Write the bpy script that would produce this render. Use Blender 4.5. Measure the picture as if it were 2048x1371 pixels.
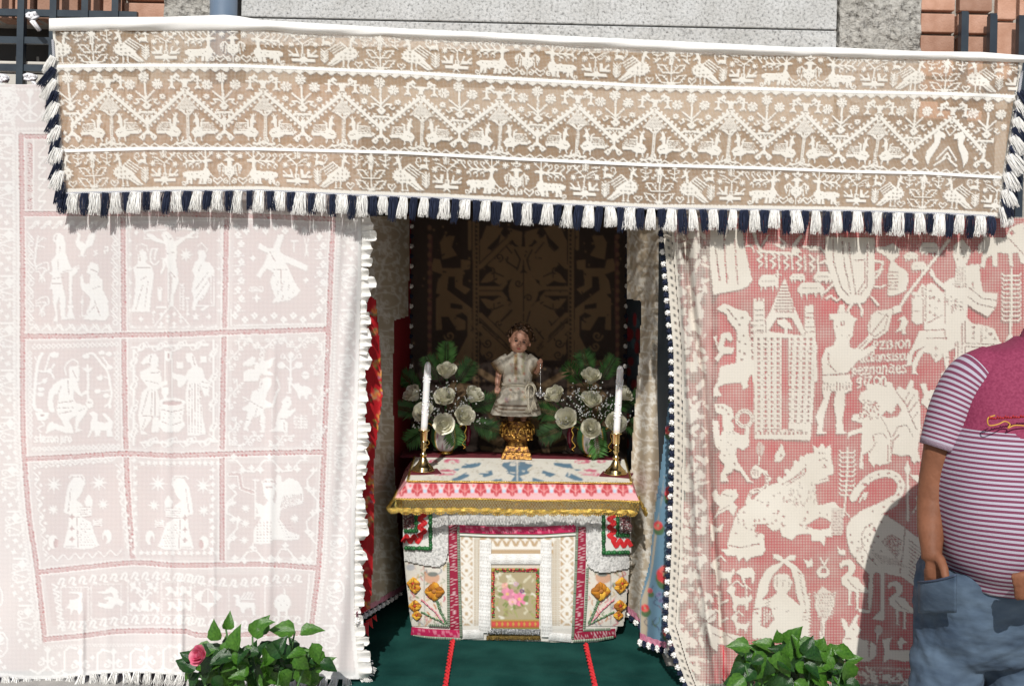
import bpy, bmesh, math, random
import numpy as np
from mathutils import Matrix, Vector, Euler
SC = bpy.context.scene
for o in list(bpy.data.objects): bpy.data.objects.remove(o)
# ------------------------------------------------------------------ camera, sky, sun, exposure
FPX, CX, HY, CZ, ROLL = 1991.0, 1024.0, 567.0, 1.70, 0.022
cam_d = bpy.data.cameras.new('camera'); cam = bpy.data.objects.new('camera', cam_d)
SC.collection.objects.link(cam); SC.camera = cam
cam_d.sensor_width = 36.0; cam_d.lens = FPX/2048*36.0
cam_d.shift_y = -(685.5-HY)/2048.0
cam_d.clip_start = 0.05; cam_d.clip_end = 400
cam.location = (0, 0, CZ)
cam.rotation_euler = (Matrix.Rotation(math.pi/2, 3, 'X') @ Matrix.Rotation(ROLL, 3, 'Z')).to_euler()
SUN_EL, SUN_AZ = math.radians(41), math.radians(7)
W = bpy.data.worlds.new('World'); SC.world = W; W.use_nodes = True
nt = W.node_tree; nt.nodes.clear()
sky = nt.nodes.new('ShaderNodeTexSky'); sky.sky_type = 'NISHITA'; sky.sun_disc = False
sky.sun_elevation = SUN_EL; sky.sun_rotation = math.pi+SUN_AZ; sky.dust_density = 1.5
bgn = nt.nodes.new('ShaderNodeBackground'); bgn.inputs[1].default_value = 0.085
won = nt.nodes.new('ShaderNodeOutputWorld')
nt.links.new(sky.outputs[0], bgn.inputs[0]); nt.links.new(bgn.outputs[0], won.inputs[0])
sun_d = bpy.data.lights.new('sun', 'SUN'); sun_d.energy = 4.6; sun_d.angle = math.radians(0.53); sun_d.color = (1, .965, .91)
sun = bpy.data.objects.new('sun', sun_d); SC.collection.objects.link(sun)
sdir = Vector((math.sin(SUN_AZ)*math.cos(SUN_EL), math.cos(SUN_AZ)*math.cos(SUN_EL), -math.sin(SUN_EL)))
sun.rotation_euler = sdir.to_track_quat('-Z', 'Y').to_euler(); sun.location = (-2, -6, 8)
SC.view_settings.view_transform = 'Standard'; SC.view_settings.look = 'None'
SC.view_settings.gamma = 1.0; SC.view_settings.use_curve_mapping = False
SC.view_settings.exposure = -0.21
SC.cycles.max_bounces = 8; SC.cycles.transparent_max_bounces = 12
SC.cycles.use_denoising = True
random.seed(7); RNG = np.random.default_rng(7)
# ------------------------------------------------------------------ helpers
cr_, sr_ = math.cos(ROLL), math.sin(ROLL)
def P(px, py, Y):
    """world point that stands at distance Y along the view axis and shows at photo pixel (px, py)"""
    dx = np.asarray(px, float)-CX; dy = -(np.asarray(py, float)-HY)
    k = np.asarray(Y, float)/FPX
    return np.stack(np.broadcast_arrays((dx*cr_-dy*sr_)*k, np.asarray(Y, float), CZ+(dx*sr_+dy*cr_)*k), -1)
def pt(px, py, Y): return Vector(P(px, py, Y).tolist())
def sstep(a, b, x):
    t = np.clip((np.asarray(x, float)-a)/(b-a), 0, 1); return t*t*(3-2*t)
def link(o):
    SC.collection.objects.link(o); return o
def tag(o, label=None, cat=None, group=None, kind=None):
    if label: o['label'] = label
    if cat: o['category'] = cat
    if group: o['group'] = group
    if kind: o['kind'] = kind
    return o
def thing(name, label, cat, loc=(0, 0, 0), group=None, rot=(0, 0, 0)):
    o = bpy.data.objects.new(name, None); link(o)
    o.location = loc; o.rotation_euler = rot; o.empty_display_size = .05
    return tag(o, label, cat, group)
def obj(name, me, m=None, parent=None, local=False):
    o = bpy.data.objects.new(name, me); link(o)
    if m is not None and len(me.materials) == 0:
        for q in (m if isinstance(m, (list, tuple)) else [m]): me.materials.append(q)
    if parent is not None:
        o.parent = parent
        if not local and parent.type == 'EMPTY':
            o.matrix_parent_inverse = Matrix.Translation(-Vector(parent.location))
    return o
def dup(src, parent=None, **kw):
    c = src.copy(); link(c); c.parent = parent
    for k, v in kw.items(): setattr(c, k, v)
    return c
def dup_tree(src):
    r = dup(src)
    for ch in src.children:
        c = dup(ch, r)
        for g in ch.children: dup(g, c)
    return r
def mesh(name, v, f, smooth=False, fm=None):
    me = bpy.data.meshes.new(name); me.from_pydata([tuple(map(float, p)) for p in v], [], [tuple(q) for q in f])
    if smooth: me.polygons.foreach_set('use_smooth', [True]*len(me.polygons))
    if fm is not None: me.polygons.foreach_set('material_index', fm)
    me.update(); return me
def bmesh_to(name, bm, smooth=False):
    me = bpy.data.meshes.new(name); bmesh.ops.recalc_face_normals(bm, faces=bm.faces); bm.to_mesh(me); bm.free()
    if smooth: me.polygons.foreach_set('use_smooth', [True]*len(me.polygons))
    return me
def grid_mesh(name, V, keep=None, smooth=True, flip=False):
    """V: (rows, cols, 3) -> quad mesh, fast path"""
    r, c = V.shape[:2]
    idx = np.arange(r*c).reshape(r, c)
    q = np.stack([idx[:-1, :-1], idx[1:, :-1], idx[1:, 1:], idx[:-1, 1:]], -1).reshape(-1, 4)
    if flip: q = q[:, ::-1]
    if keep is not None: q = q[keep.reshape(-1)]
    me = bpy.data.meshes.new(name)
    me.vertices.add(r*c); me.vertices.foreach_set('co', V.reshape(-1).astype(np.float32))
    me.loops.add(q.size); me.loops.foreach_set('vertex_index', q.reshape(-1).astype(np.int32))
    me.polygons.add(len(q)); me.polygons.foreach_set('loop_start', (np.arange(len(q))*4).astype(np.int32))
    me.polygons.foreach_set('loop_total', np.full(len(q), 4, np.int32)) if False else None
    me.polygons.foreach_set('use_smooth', np.full(len(q), smooth))
    me.update(calc_edges=True); return me
def attr_f(me, name, vals):
    a = me.attributes.new(name, 'FLOAT', 'POINT'); a.data.foreach_set('value', np.asarray(vals, np.float32).reshape(-1))
def attr_c(me, name, vals):
    v = np.asarray(vals, np.float32).reshape(-1, 3); v = np.concatenate([v, np.ones((len(v), 1), np.float32)], 1)
    a = me.color_attributes.new(name, 'FLOAT_COLOR', 'POINT'); a.data.foreach_set('color', v.reshape(-1))
def attr_v(me, name, vals):
    a = me.attributes.new(name, 'FLOAT_VECTOR', 'POINT'); a.data.foreach_set('vector', np.asarray(vals, np.float32).reshape(-1))
def box(bm, c, s, rot=None):
    r = bmesh.ops.create_cube(bm, size=1.0)['verts']
    M = Matrix.Translation(Vector(c)) @ (rot.to_4x4() if rot is not None else Matrix()) @ Matrix.Diagonal((s[0], s[1], s[2], 1))
    bmesh.ops.transform(bm, matrix=M, verts=r); return r
def box_me(name, c, s, bev=0.0, rot=None):
    bm = bmesh.new(); box(bm, c, s, rot)
    if bev: bmesh.ops.bevel(bm, geom=list(bm.edges), offset=bev, segments=2, affect='EDGES', profile=.6)
    return bmesh_to(name, bm)
def frame_at(t):
    t = t.normalized(); a = Vector((0, 0, 1)) if abs(t.z) < .9 else Vector((1, 0, 0))
    u = t.cross(a).normalized(); return u, t.cross(u).normalized()
def tube_vf(pts, rad, n=8, cap=True, off=0, flat=1.0):
    """tapered tube along points"""
    pts = [Vector(p) for p in pts]; rad = rad if hasattr(rad, '__len__') else [rad]*len(pts)
    V, F = [], []; u = None
    for i, p in enumerate(pts):
        t = (pts[min(i+1, len(pts)-1)]-pts[max(i-1, 0)])
        if t.length < 1e-9: t = Vector((0, 0, 1))
        t.normalize()
        if u is None: u, w = frame_at(t)
        else:
            u = (u-t*u.dot(t)); u = u.normalized() if u.length > 1e-6 else frame_at(t)[0]; w = t.cross(u)
        for k in range(n):
            a = 2*math.pi*k/n; V.append(p+(u*math.cos(a)+w*math.sin(a)*flat)*rad[i])
    for i in range(len(pts)-1):
        for k in range(n):
            a = off+i*n+k; b = off+i*n+(k+1) % n; F.append((a, b, b+n, a+n))
    if cap:
        F.append(tuple(off+k for k in reversed(range(n)))); m = off+(len(pts)-1)*n; F.append(tuple(m+k for k in range(n)))
    return V, F
class MB:
    def __init__(s): s.v, s.f, s.m = [], [], []
    def add(s, v, f, m=0):
        o = len(s.v); s.v += [tuple(p) for p in v]; s.f += [tuple(i+o for i in q) for q in f]; s.m += [m]*len(f); return s
    def tube(s, pts, rad, n=8, cap=True, m=0, flat=1.0): v, f = tube_vf(pts, rad, n, cap, flat=flat); return s.add(v, f, m)
    def lathe(s, prof, n=24, c=(0, 0, 0), m=0, rfn=None):
        V, F = [], []; c = Vector(c)
        for (r, z) in prof:
            for k in range(n):
                a = 2*math.pi*k/n; rr = r*(rfn(a, z) if rfn else 1); V.append(c+Vector((rr*math.cos(a), rr*math.sin(a), z)))
        for i in range(len(prof)-1):
            for k in range(n):
                a = i*n+k; b = i*n+(k+1) % n; F.append((a, b, b+n, a+n))
        F.append(tuple(reversed(range(n)))); F.append(tuple((len(prof)-1)*n+k for k in range(n)))
        return s.add(V, F, m)
    def ball(s, c, r, n=8, m=0, sc=(1, 1, 1), rot=None):
        V, F = [], []; c = Vector(c); h = max(4, n//2+1)
        for i in range(1, h):
            th = math.pi*i/h
            for k in range(n):
                a = 2*math.pi*k/n; q = Vector((math.sin(th)*math.cos(a)*sc[0], math.sin(th)*math.sin(a)*sc[1], math.cos(th)*sc[2]))*r
                V.append(c+(rot @ q if rot is not None else q))
        for i in range(h-2):
            for k in range(n):
                a = i*n+k; b = i*n+(k+1) % n; F.append((a, a+n, b+n, b))
        for z, ring, fl in ((1, 0, 0), (-1, (h-2)*n, 1)):
            q = Vector((0, 0, z*r*sc[2])); V.append(c+(rot @ q if rot is not None else q)); t = len(V)-1
            for k in range(n):
                a, b = ring+k, ring+(k+1) % n; F.append((a, b, t) if not fl else (b, a, t))
        return s.add(V, F, m)
    def box(s, c, d, rot=None, m=0):
        c = Vector(c); V = []
        for x in (-.5, .5):
            for y in (-.5, .5):
                for z in (-.5, .5):
                    q = Vector((x*d[0], y*d[1], z*d[2])); V.append(c+(rot @ q if rot is not None else q))
        return s.add(V, [(0, 1, 3, 2), (4, 6, 7, 5), (0, 4, 5, 1), (2, 3, 7, 6), (0, 2, 6, 4), (1, 5, 7, 3)], m)
    def me(s, name, smooth=True): return mesh(name, s.v, s.f, smooth, s.m)
    def build(s, name, mat, parent=None, smooth=True, local=False): return obj(name, s.me(name, smooth), mat, parent, local)
# ------------------------------------------------------------------ materials
def newmat(name):
    m = bpy.data.materials.new(name); m.use_nodes = True; n = m.node_tree.nodes; n.clear()
    return m, n, m.node_tree.links
def col4(c): return (c[0], c[1], c[2], 1)
def mat(name, c, rough=.7, metal=0., c2=None, ns=30., bump=0., bs=200., spec=.5, sheen=0., trans=0., sss=0., coord='Object', detail=4., aniso=(1, 1, 1), w=(.35, .65)):
    """principled with noise variation between c and c2 and a noise bump"""
    m, N, L = newmat(name); out = N.new('ShaderNodeOutputMaterial'); b = N.new('ShaderNodeBsdfPrincipled')
    b.inputs['Roughness'].default_value = rough; b.inputs['Metallic'].default_value = metal
    b.inputs['Specular IOR Level'].default_value = spec; b.inputs['Sheen Weight'].default_value = sheen
    if sss: b.inputs['Subsurface Weight'].default_value = sss; b.inputs['Subsurface Radius'].default_value = (.02, .01, .006); b.inputs['Subsurface Scale'].default_value = .5
    b.inputs['Base Color'].default_value = col4(c)
    tc = N.new('ShaderNodeTexCoord'); mp = N.new('ShaderNodeMapping'); mp.inputs['Scale'].default_value = aniso
    L.new(tc.outputs[coord], mp.inputs[0])
    if c2 is not None:
        no = N.new('ShaderNodeTexNoise'); no.inputs['Scale'].default_value = ns; no.inputs['Detail'].default_value = detail
        cr = N.new('ShaderNodeValToRGB'); cr.color_ramp.elements[0].position = w[0]; cr.color_ramp.elements[1].position = w[1]
        cr.color_ramp.elements[0].color = col4(c); cr.color_ramp.elements[1].color = col4(c2)
        L.new(mp.outputs[0], no.inputs[0]); L.new(no.outputs[0], cr.inputs[0]); L.new(cr.outputs[0], b.inputs['Base Color'])
    if bump:
        n2 = N.new('ShaderNodeTexNoise'); n2.inputs['Scale'].default_value = bs; n2.inputs['Detail'].default_value = 3
        bp = N.new('ShaderNodeBump'); bp.inputs['Strength'].default_value = bump; bp.inputs['Distance'].default_value = .004
        L.new(mp.outputs[0], n2.inputs[0]); L.new(n2.outputs[0], bp.inputs['Height']); L.new(bp.outputs[0], b.inputs['Normal'])
    sh = b.outputs[0]
    if trans:
        t = N.new('ShaderNodeBsdfTranslucent'); t.inputs[0].default_value = col4(c)
        if c2 is not None: L.new(cr.outputs[0], t.inputs[0])
        mx = N.new('ShaderNodeMixShader'); mx.inputs[0].default_value = trans
        L.new(sh, mx.inputs[1]); L.new(t.outputs[0], mx.inputs[2]); sh = mx.outputs[0]
    L.new(sh, out.inputs[0]); return m
def colmat(name, rough=.75, trans=0., bump=.25, bs=900., weave=0, metal=0., spec=.3, sheen=0.):
    """colour comes from the 'Col' pattern attribute of the cloth"""
    m, N, L = newmat(name); out = N.new('ShaderNodeOutputMaterial'); b = N.new('ShaderNodeBsdfPrincipled')
    b.inputs['Roughness'].default_value = rough; b.inputs['Specular IOR Level'].default_value = spec; b.inputs['Metallic'].default_value = metal
    b.inputs['Sheen Weight'].default_value = sheen
    a = N.new('ShaderNodeAttribute'); a.attribute_name = 'Col'
    tc = N.new('ShaderNodeTexCoord'); no = N.new('ShaderNodeTexNoise'); no.inputs['Scale'].default_value = bs; no.inputs['Detail'].default_value = 2
    L.new(tc.outputs['Object'], no.inputs[0])
    mr = N.new('ShaderNodeMapRange'); mr.inputs[3].default_value = .8; mr.inputs[4].default_value = 1.15
    L.new(no.outputs[0], mr.inputs[0])
    mu = N.new('ShaderNodeMix'); mu.data_type = 'RGBA'; mu.blend_type = 'MULTIPLY'; mu.inputs[0].default_value = 1
    L.new(a.outputs['Color'], mu.inputs[6]); L.new(mr.outputs[0], mu.inputs[7]); L.new(mu.outputs[2], b.inputs['Base Color'])
    bp = N.new('ShaderNodeBump'); bp.inputs['Strength'].default_value = bump; bp.inputs['Distance'].default_value = .002
    L.new(no.outputs[0], bp.inputs['Height']); L.new(bp.outputs[0], b.inputs['Normal'])
    sh = b.outputs[0]
    if trans:
        t = N.new('ShaderNodeBsdfTranslucent'); L.new(mu.outputs[2], t.inputs[0]); mx = N.new('ShaderNodeMixShader'); mx.inputs[0].default_value = trans
        L.new(sh, mx.inputs[1]); L.new(t.outputs[0], mx.inputs[2]); sh = mx.outputs[0]
    L.new(sh, out.inputs[0]); return m
def lacemat(name, c, c2=None, net=3.0, mod=.35, trans=.15, rough=.9, patch=0., patch_s=6.):
    """thread cloth whose 'fill' attribute is the thread coverage: 1 solid darning, less = open net"""
    m, N, L = newmat(name); out = N.new('ShaderNodeOutputMaterial')
    a = N.new('ShaderNodeAttribute'); a.attribute_name = 'fill'
    pc = N.new('ShaderNodeAttribute'); pc.attribute_name = 'pc'
    sp = N.new('ShaderNodeSeparateXYZ'); L.new(pc.outputs['Vector'], sp.inputs[0])
    def mth(op, x, y=None, cl=False):
        q = N.new('ShaderNodeMath'); q.operation = op; q.use_clamp = cl
        for i, t in enumerate((x, y)):
            if t is None: continue
            if isinstance(t, (int, float)): q.inputs[i].default_value = t
            else: L.new(t, q.inputs[i])
        return q.outputs[0]
    def wave(ch):
        return mth('SINE', mth('MULTIPLY', sp.outputs[ch], 2*math.pi/net))
    g = mth('MULTIPLY', mth('ADD', wave(0), wave(1)), .5)               # -1..1 net threads
    openn = mth('SUBTRACT', 1.0, a.outputs['Fac'])
    al = mth('ADD', a.outputs['Fac'], mth('MULTIPLY', mth('MULTIPLY', g, openn), mod))
    tc = N.new('ShaderNodeTexCoord')
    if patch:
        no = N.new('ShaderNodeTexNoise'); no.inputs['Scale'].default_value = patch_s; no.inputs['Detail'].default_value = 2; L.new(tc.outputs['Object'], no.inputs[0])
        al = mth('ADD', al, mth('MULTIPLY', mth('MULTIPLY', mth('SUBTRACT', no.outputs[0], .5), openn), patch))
    al = mth('ADD', al, 0.0, True)
    d = N.new('ShaderNodeBsdfDiffuse'); d.inputs['Roughness'].default_value = .6; d.inputs[0].default_value = col4(c)
    n1 = N.new('ShaderNodeTexNoise'); n1.inputs['Scale'].default_value = 420; n1.inputs['Detail'].default_value = 2; L.new(tc.outputs['Object'], n1.inputs[0])
    bp = N.new('ShaderNodeBump'); bp.inputs['Strength'].default_value = .35; bp.inputs['Distance'].default_value = .003
    hh = mth('ADD', mth('MULTIPLY', a.outputs['Fac'], .12), mth('MULTIPLY', n1.outputs[0], .6))
    L.new(hh, bp.inputs['Height']); L.new(bp.outputs[0], d.inputs['Normal'])
    t = N.new('ShaderNodeBsdfTranslucent'); t.inputs[0].default_value = col4(c)
    if c2 is not None:
        n3 = N.new('ShaderNodeTexNoise'); n3.inputs['Scale'].default_value = 5; n3.inputs['Detail'].default_value = 4; L.new(tc.outputs['Object'], n3.inputs[0])
        cr = N.new('ShaderNodeValToRGB'); cr.color_ramp.elements[0].position = .35; cr.color_ramp.elements[1].position = .7
        cr.color_ramp.elements[0].color = col4(c); cr.color_ramp.elements[1].color = col4(c2)
        L.new(n3.outputs[0], cr.inputs[0]); L.new(cr.outputs[0], d.inputs[0]); L.new(cr.outputs[0], t.inputs[0])
    src = d.inputs[0].links[0].from_socket if d.inputs[0].links else None
    hv = N.new('ShaderNodeHueSaturation'); hv.inputs['Color'].default_value = col4(c)
    if src: L.new(src, hv.inputs['Color'])
    L.new(mth('ADD', mth('MULTIPLY', g, .10), mth('ADD', mth('MULTIPLY', n1.outputs[0], .22), .86)), hv.inputs['Value']); L.new(hv.outputs[0], d.inputs[0])
    mx = N.new('ShaderNodeMixShader'); mx.inputs[0].default_value = trans; L.new(d.outputs[0], mx.inputs[1]); L.new(t.outputs[0], mx.inputs[2])
    tr = N.new('ShaderNodeBsdfTransparent'); m2 = N.new('ShaderNodeMixShader')
    L.new(al, m2.inputs[0]); L.new(tr.outputs[0], m2.inputs[1]); L.new(mx.outputs[0], m2.inputs[2]); L.new(m2.outputs[0], out.inputs[0])
    return m
# ------------------------------------------------------------------ pattern canvas (thread charts drawn in code)
class Cv:
    def __init__(s, x0, y0, x1, y1, bg=0.0):
        s.x0, s.y0 = x0, y0; w, h = int(x1-x0), int(y1-y0)
        s.a = np.full((h, w)+np.shape(bg), bg, np.float32); s.fr(0, 0, 1)
    def fr(s, ox, oy, sx, sy=None, zx=0, zy=0):
        """following coordinates (x, y) land at (ox+(x-zx)*sx, oy+(y-zy)*sy)"""
        s.o = (ox-zx*sx, oy-zy*(sx if sy is None else sy)); s.s = (sx, sx if sy is None else sy); s.warp = None; return s
    def t(s, p):
        p = np.asarray(p, float).reshape(-1, 2)*s.s+s.o
        return (s.warp(p) if s.warp else p)-(s.x0, s.y0)
    def win(s, p, m=1):
        h, w = s.a.shape[:2]
        x0, y0 = np.floor(p.min(0)-m).astype(int); x1, y1 = np.ceil(p.max(0)+m).astype(int)
        x0, y0, x1, y1 = max(x0, 0), max(y0, 0), min(x1, w), min(y1, h)
        if x1 <= x0 or y1 <= y0: return None
        X, Y = np.meshgrid(np.arange(x0, x1)+.5, np.arange(y0, y1)+.5); return slice(y0, y1), slice(x0, x1), X, Y
    def poly(s, pts, v=1.0):
        p = s.t(pts); r = s.win(p)
        if r is None: return s
        ys, xs, X, Y = r; ins = np.zeros(X.shape, bool); j = len(p)-1
        for i in range(len(p)):
            (xa, ya), (xb, yb) = p[i], p[j]
            if ya != yb: ins ^= ((ya > Y) != (yb > Y)) & (X < (xb-xa)*(Y-ya)/(yb-ya)+xa)
            j = i
        s.a[ys, xs][ins] = v; return s
    def line(s, pts, w=2.0, v=1.0, closed=False, dash=None):
        p = s.t(pts); p = np.vstack([p, p[:1]]) if closed else p
        hw = w*(abs(s.s[0])+abs(s.s[1]))/4
        hw = max(hw, .5)
        for i in range(len(p)-1):
            a, b = p[i], p[i+1]
            r = s.win(np.array([a, b]), hw+1)
            if r is None: continue
            ys, xs, X, Y = r; d = b-a; l2 = max(d@d, 1e-9)
            t = np.clip(((X-a[0])*d[0]+(Y-a[1])*d[1])/l2, 0, 1)
            s.a[ys, xs][np.hypot(X-a[0]-t*d[0], Y-a[1]-t*d[1]) <= hw] = v
        return s
    def ell(s, cx, cy, rx, ry=None, v=1.0, rot=0.0):
        ry = rx if ry is None else ry; a = np.linspace(0, 2*math.pi, 22, endpoint=False)
        x, y = rx*np.cos(a), ry*np.sin(a); c, q = math.cos(rot), math.sin(rot)
        return s.poly(np.stack([cx+x*c-y*q, cy+x*q+y*c], 1), v)
    def ring(s, cx, cy, r, w=2, v=1.0, a0=0, a1=360, ry=None):
        a = np.radians(np.linspace(a0, a1, 20)); return s.line(np.stack([cx+r*np.cos(a), cy+(ry or r)*np.sin(a)], 1), w, v)
    def rect(s, x0, y0, x1, y1, v=1.0): return s.poly([(x0, y0), (x1, y0), (x1, y1), (x0, y1)], v)
    def star(s, cx, cy, r, n=8, inner=.4, v=1.0, rot=0.0):
        a = rot+np.arange(2*n)*math.pi/n; rr = np.where(np.arange(2*n) % 2 == 0, r, r*inner)
        return s.poly(np.stack([cx+rr*np.sin(a), cy-rr*np.cos(a)], 1), v)
    def spiral(s, cx, cy, r, turns=1.2, w=3, a0=0, d=1, v=1.0):
        t = np.linspace(0, 1, 26); a = math.radians(a0)+d*t*turns*2*math.pi; rr = r*(1-.8*t)
        return s.line(np.stack([cx+rr*np.cos(a), cy+rr*np.sin(a)], 1), w, v)
    def samp(s, px, py):
        x = np.asarray(px, float)-s.x0-.5; y = np.asarray(py, float)-s.y0-.5; h, w = s.a.shape[:2]
        x = np.clip(x, 0, w-1.001); y = np.clip(y, 0, h-1.001); i, j = x.astype(int), y.astype(int); fx, fy = x-i, y-j
        if s.a.ndim == 3: fx, fy = fx[..., None], fy[..., None]
        A = s.a; return (A[j, i]*(1-fx)+A[j, i+1]*fx)*(1-fy)+(A[j+1, i]*(1-fx)+A[j+1, i+1]*fx)*fy
    def blur(s, n=1):
        for _ in range(n):
            a = np.pad(s.a, [(1, 1), (1, 1)]+[(0, 0)]*(s.a.ndim-2), 'edge')
            s.a = (a[1:-1, 1:-1]*4+(a[:-2, 1:-1]+a[2:, 1:-1]+a[1:-1, :-2]+a[1:-1, 2:])*2+a[:-2, :-2]+a[2:, 2:]+a[:-2, 2:]+a[2:, :-2])/16
        return s
JT = np.random.default_rng(5).uniform(-1, 1, (2, 512, 512))
def stepped(X, Y, amp, c=3.0):
    """uneven stitch steps along the edges of darned figures"""
    i, j = np.floor(X/c).astype(int) % 512, np.floor(Y/c).astype(int) % 512; return X+amp*JT[0, j, i], Y+amp*JT[1, j, i]
def interp_poly(pl, x):
    pl = np.asarray(pl, float); return np.interp(x, pl[:, 0], pl[:, 1])
def extr_poly(bm_name, pts2, y0, y1, m=None, parent=None, to3=None, bev=0.0):
    """outline pts2 (photo pixels) stood at distance y0 and given real thickness to y1"""
    bm = bmesh.new(); a = [bm.verts.new(pt(x, y, y0)) for x, y in pts2]
    d = y1-y0; b = [bm.verts.new(v.co+Vector((0, d, 0))) for v in a]; n = len(a)
    bm.faces.new(a); bm.faces.new(b[::-1])
    for i in range(n): bm.faces.new((a[i], a[(i+1) % n], b[(i+1) % n], b[i]))
    if bev: bmesh.ops.bevel(bm, geom=list(bm.edges), offset=bev, segments=1, affect='EDGES')
    return obj(bm_name, bmesh_to(bm_name, bm), m, parent)
# ================================================================== setting
YC, YW, ZP = 3.415, 3.64, 0.30          # curtain plane, wall face, platform height
M_ground = mat('paving', (.33, .305, .265), .85, c2=(.42, .39, .34), ns=3, bump=.4, bs=120)
g = obj('ground', mesh('ground', [(-60, -60, 0), (60, -60, 0), (60, 60, 0), (-60, 60, 0)], [(0, 1, 2, 3)]), M_ground); tag(g, kind='structure')
M_step = mat('step_stone', (.30, .29, .275), .85, c2=(.40, .385, .36), ns=14, bump=.4, bs=160)
st = obj('stone_step', box_me('stone_step', (0, 3.92, ZP/2), (7.0, 1.36, ZP), .012), M_step); tag(st, kind='structure')
def granite(name, a, b, dark, sc=95, bump=.6, dist=.006, big=0.):
    m, N, L = newmat(name); out = N.new('ShaderNodeOutputMaterial'); p = N.new('ShaderNodeBsdfPrincipled'); p.inputs['Roughness'].default_value = .9
    tc = N.new('ShaderNodeTexCoord'); n1 = N.new('ShaderNodeTexNoise'); n1.inputs['Scale'].default_value = sc; n1.inputs['Detail'].default_value = 5; n1.inputs['Roughness'].default_value = .7
    n2 = N.new('ShaderNodeTexVoronoi'); n2.inputs['Scale'].default_value = sc*1.6
    n3 = N.new('ShaderNodeTexNoise'); n3.inputs['Scale'].default_value = 7; n3.inputs['Detail'].default_value = 4
    for q in (n1, n2, n3): L.new(tc.outputs['Object'], q.inputs[0])
    cr = N.new('ShaderNodeValToRGB'); e = cr.color_ramp.elements; e[0].position = .33; e[0].color = col4(dark); e[1].position = .47; e[1].color = col4(a)
    x = e.new(.72); x.color = col4(b); L.new(n1.outputs[0], cr.inputs[0])
    mx = N.new('ShaderNodeMix'); mx.data_type = 'RGBA'; mx.blend_type = 'MULTIPLY'; mx.inputs[0].default_value = .45
    cr2 = N.new('ShaderNodeValToRGB'); cr2.color_ramp.elements[0].position = .3; cr2.color_ramp.elements[0].color = (.62, .6, .56, 1); cr2.color_ramp.elements[1].position = .65
    L.new(n3.outputs[0], cr2.inputs[0]); L.new(cr.outputs[0], mx.inputs[6]); L.new(cr2.outputs[0], mx.inputs[7]); L.new(mx.outputs[2], p.inputs['Base Color'])
    bp = N.new('ShaderNodeBump'); bp.inputs['Strength'].default_value = bump; bp.inputs['Distance'].default_value = dist
    L.new(n1.outputs[0], bp.inputs['Height'])
    if big:
        b2 = N.new('ShaderNodeBump'); b2.inputs['Strength'].default_value = big; b2.inputs['Distance'].default_value = .05
        n4 = N.new('ShaderNodeTexNoise'); n4.inputs['Scale'].default_value = 22; n4.inputs['Detail'].default_value = 6; L.new(tc.outputs['Object'], n4.inputs[0])
        L.new(n4.outputs[0], b2.inputs['Height']); L.new(b2.outputs[0], bp.inputs['Normal'])
    L.new(bp.outputs[0], p.inputs['Normal']); L.new(p.outputs[0], out.inputs[0]); return m
M_gran = granite('granite_bush_hammered', (.52, .53, .53), (.70, .71, .71), (.17, .17, .17))
M_rough = granite('granite_rough', (.46, .45, .42), (.66, .645, .60), (.14, .13, .12), 60, .9, .012, .9)
M_mortar = mat('mortar', (.33, .31, .28), .95, c2=(.45, .43, .39), ns=60, bump=.8, bs=180)
M_plaster = mat('dark_plaster', (.10, .085, .07), .95, c2=(.15, .13, .11), ns=8, bump=.3)
def wx(px, Y=YW, py=60): return float(P(px, py, Y)[0])
def wz(py, px=1024, Y=YW): return float(P(px, py, Y)[2])
gw = thing('granite_wall', 'grey granite wall above the lace valance with one chiselled joint', 'wall', (0, YW, 0))
ZL = 2.25  # top of the opening, set low so the wall blocks sun over the valance
for (x0, x1, z0, z1) in ((wx(330)-.0, -.60, 0, ZL), (.60, wx(1842), 0, ZL), (wx(330), wx(1842), ZL, 3.3)):
    obj('backing', box_me('backing', ((x0+x1)/2, YW+.13, (z0+z1)/2), (x1-x0, .2, z1-z0)), M_mortar, gw)
# stones: smooth block with drafted margin, rough blocks either side
def stone(name, x0, x1, z0, z1, m, y=YW, th=.06, lab=None):
    o = obj(name, box_me(name, ((x0+x1)/2, y+th/2-.03, (z0+z1)/2), (x1-x0, th, z1-z0), .004), m, gw)
    if lab: o['label'] = lab
    return o
xa, xb = wx(486), wx(1668)
zj = wz(52, 1080)
stone('stone_block', xa, xb, zj+.003, 3.3, M_gran, lab='pale hammered granite block behind the valance')
stone('stone_margin', xa, xb, zj-.10, zj-.003, M_gran, y=YW-.002)
stone('stone_block', wx(1676), wx(1838), 1.9, 3.3, M_rough, y=YW+.012, lab='rough granite block beside the brick pier')
stone('stone_block', wx(330), wx(432), 1.9, 3.3, M_rough, y=YW+.012, lab='rough granite block left of the drainpipe')
def displaced(o, amt, sub):
    md = o.modifiers.new('sub', 'SUBSURF'); md.subdivision_type = 'SIMPLE'; md.levels = sub; md.render_levels = sub
    tx = bpy.data.textures.new('chip', 'CLOUDS'); tx.noise_scale = .035; tx.noise_depth = 4
    d = o.modifiers.new('chip', 'DISPLACE'); d.texture = tx; d.strength = amt; d.mid_level = .5
for o in gw.children:
    if o.active_material == M_rough: displaced(o, .02, 6)
# drainpipe
dp = thing('drainpipe', 'blue grey painted drainpipe on the granite wall', 'pipe', (wx(458), YW-.06, 0))
M_pipe = mat('pipe_paint', (.11, .16, .23), .4, c2=(.14, .19, .26), ns=9, bump=.05)
mb = MB(); mb.tube([(wx(457), YW-.065, 0.3), (wx(457), YW-.065, 3.3)], .048, 24); mb.build('pipe', M_pipe, dp)
mb = MB(); mb.lathe([(.05, 0), (.053, .004), (.053, .036), (.05, .04)], 24, (wx(457), YW-.065, 2.75)); mb.build('clip', M_pipe, dp)
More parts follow.
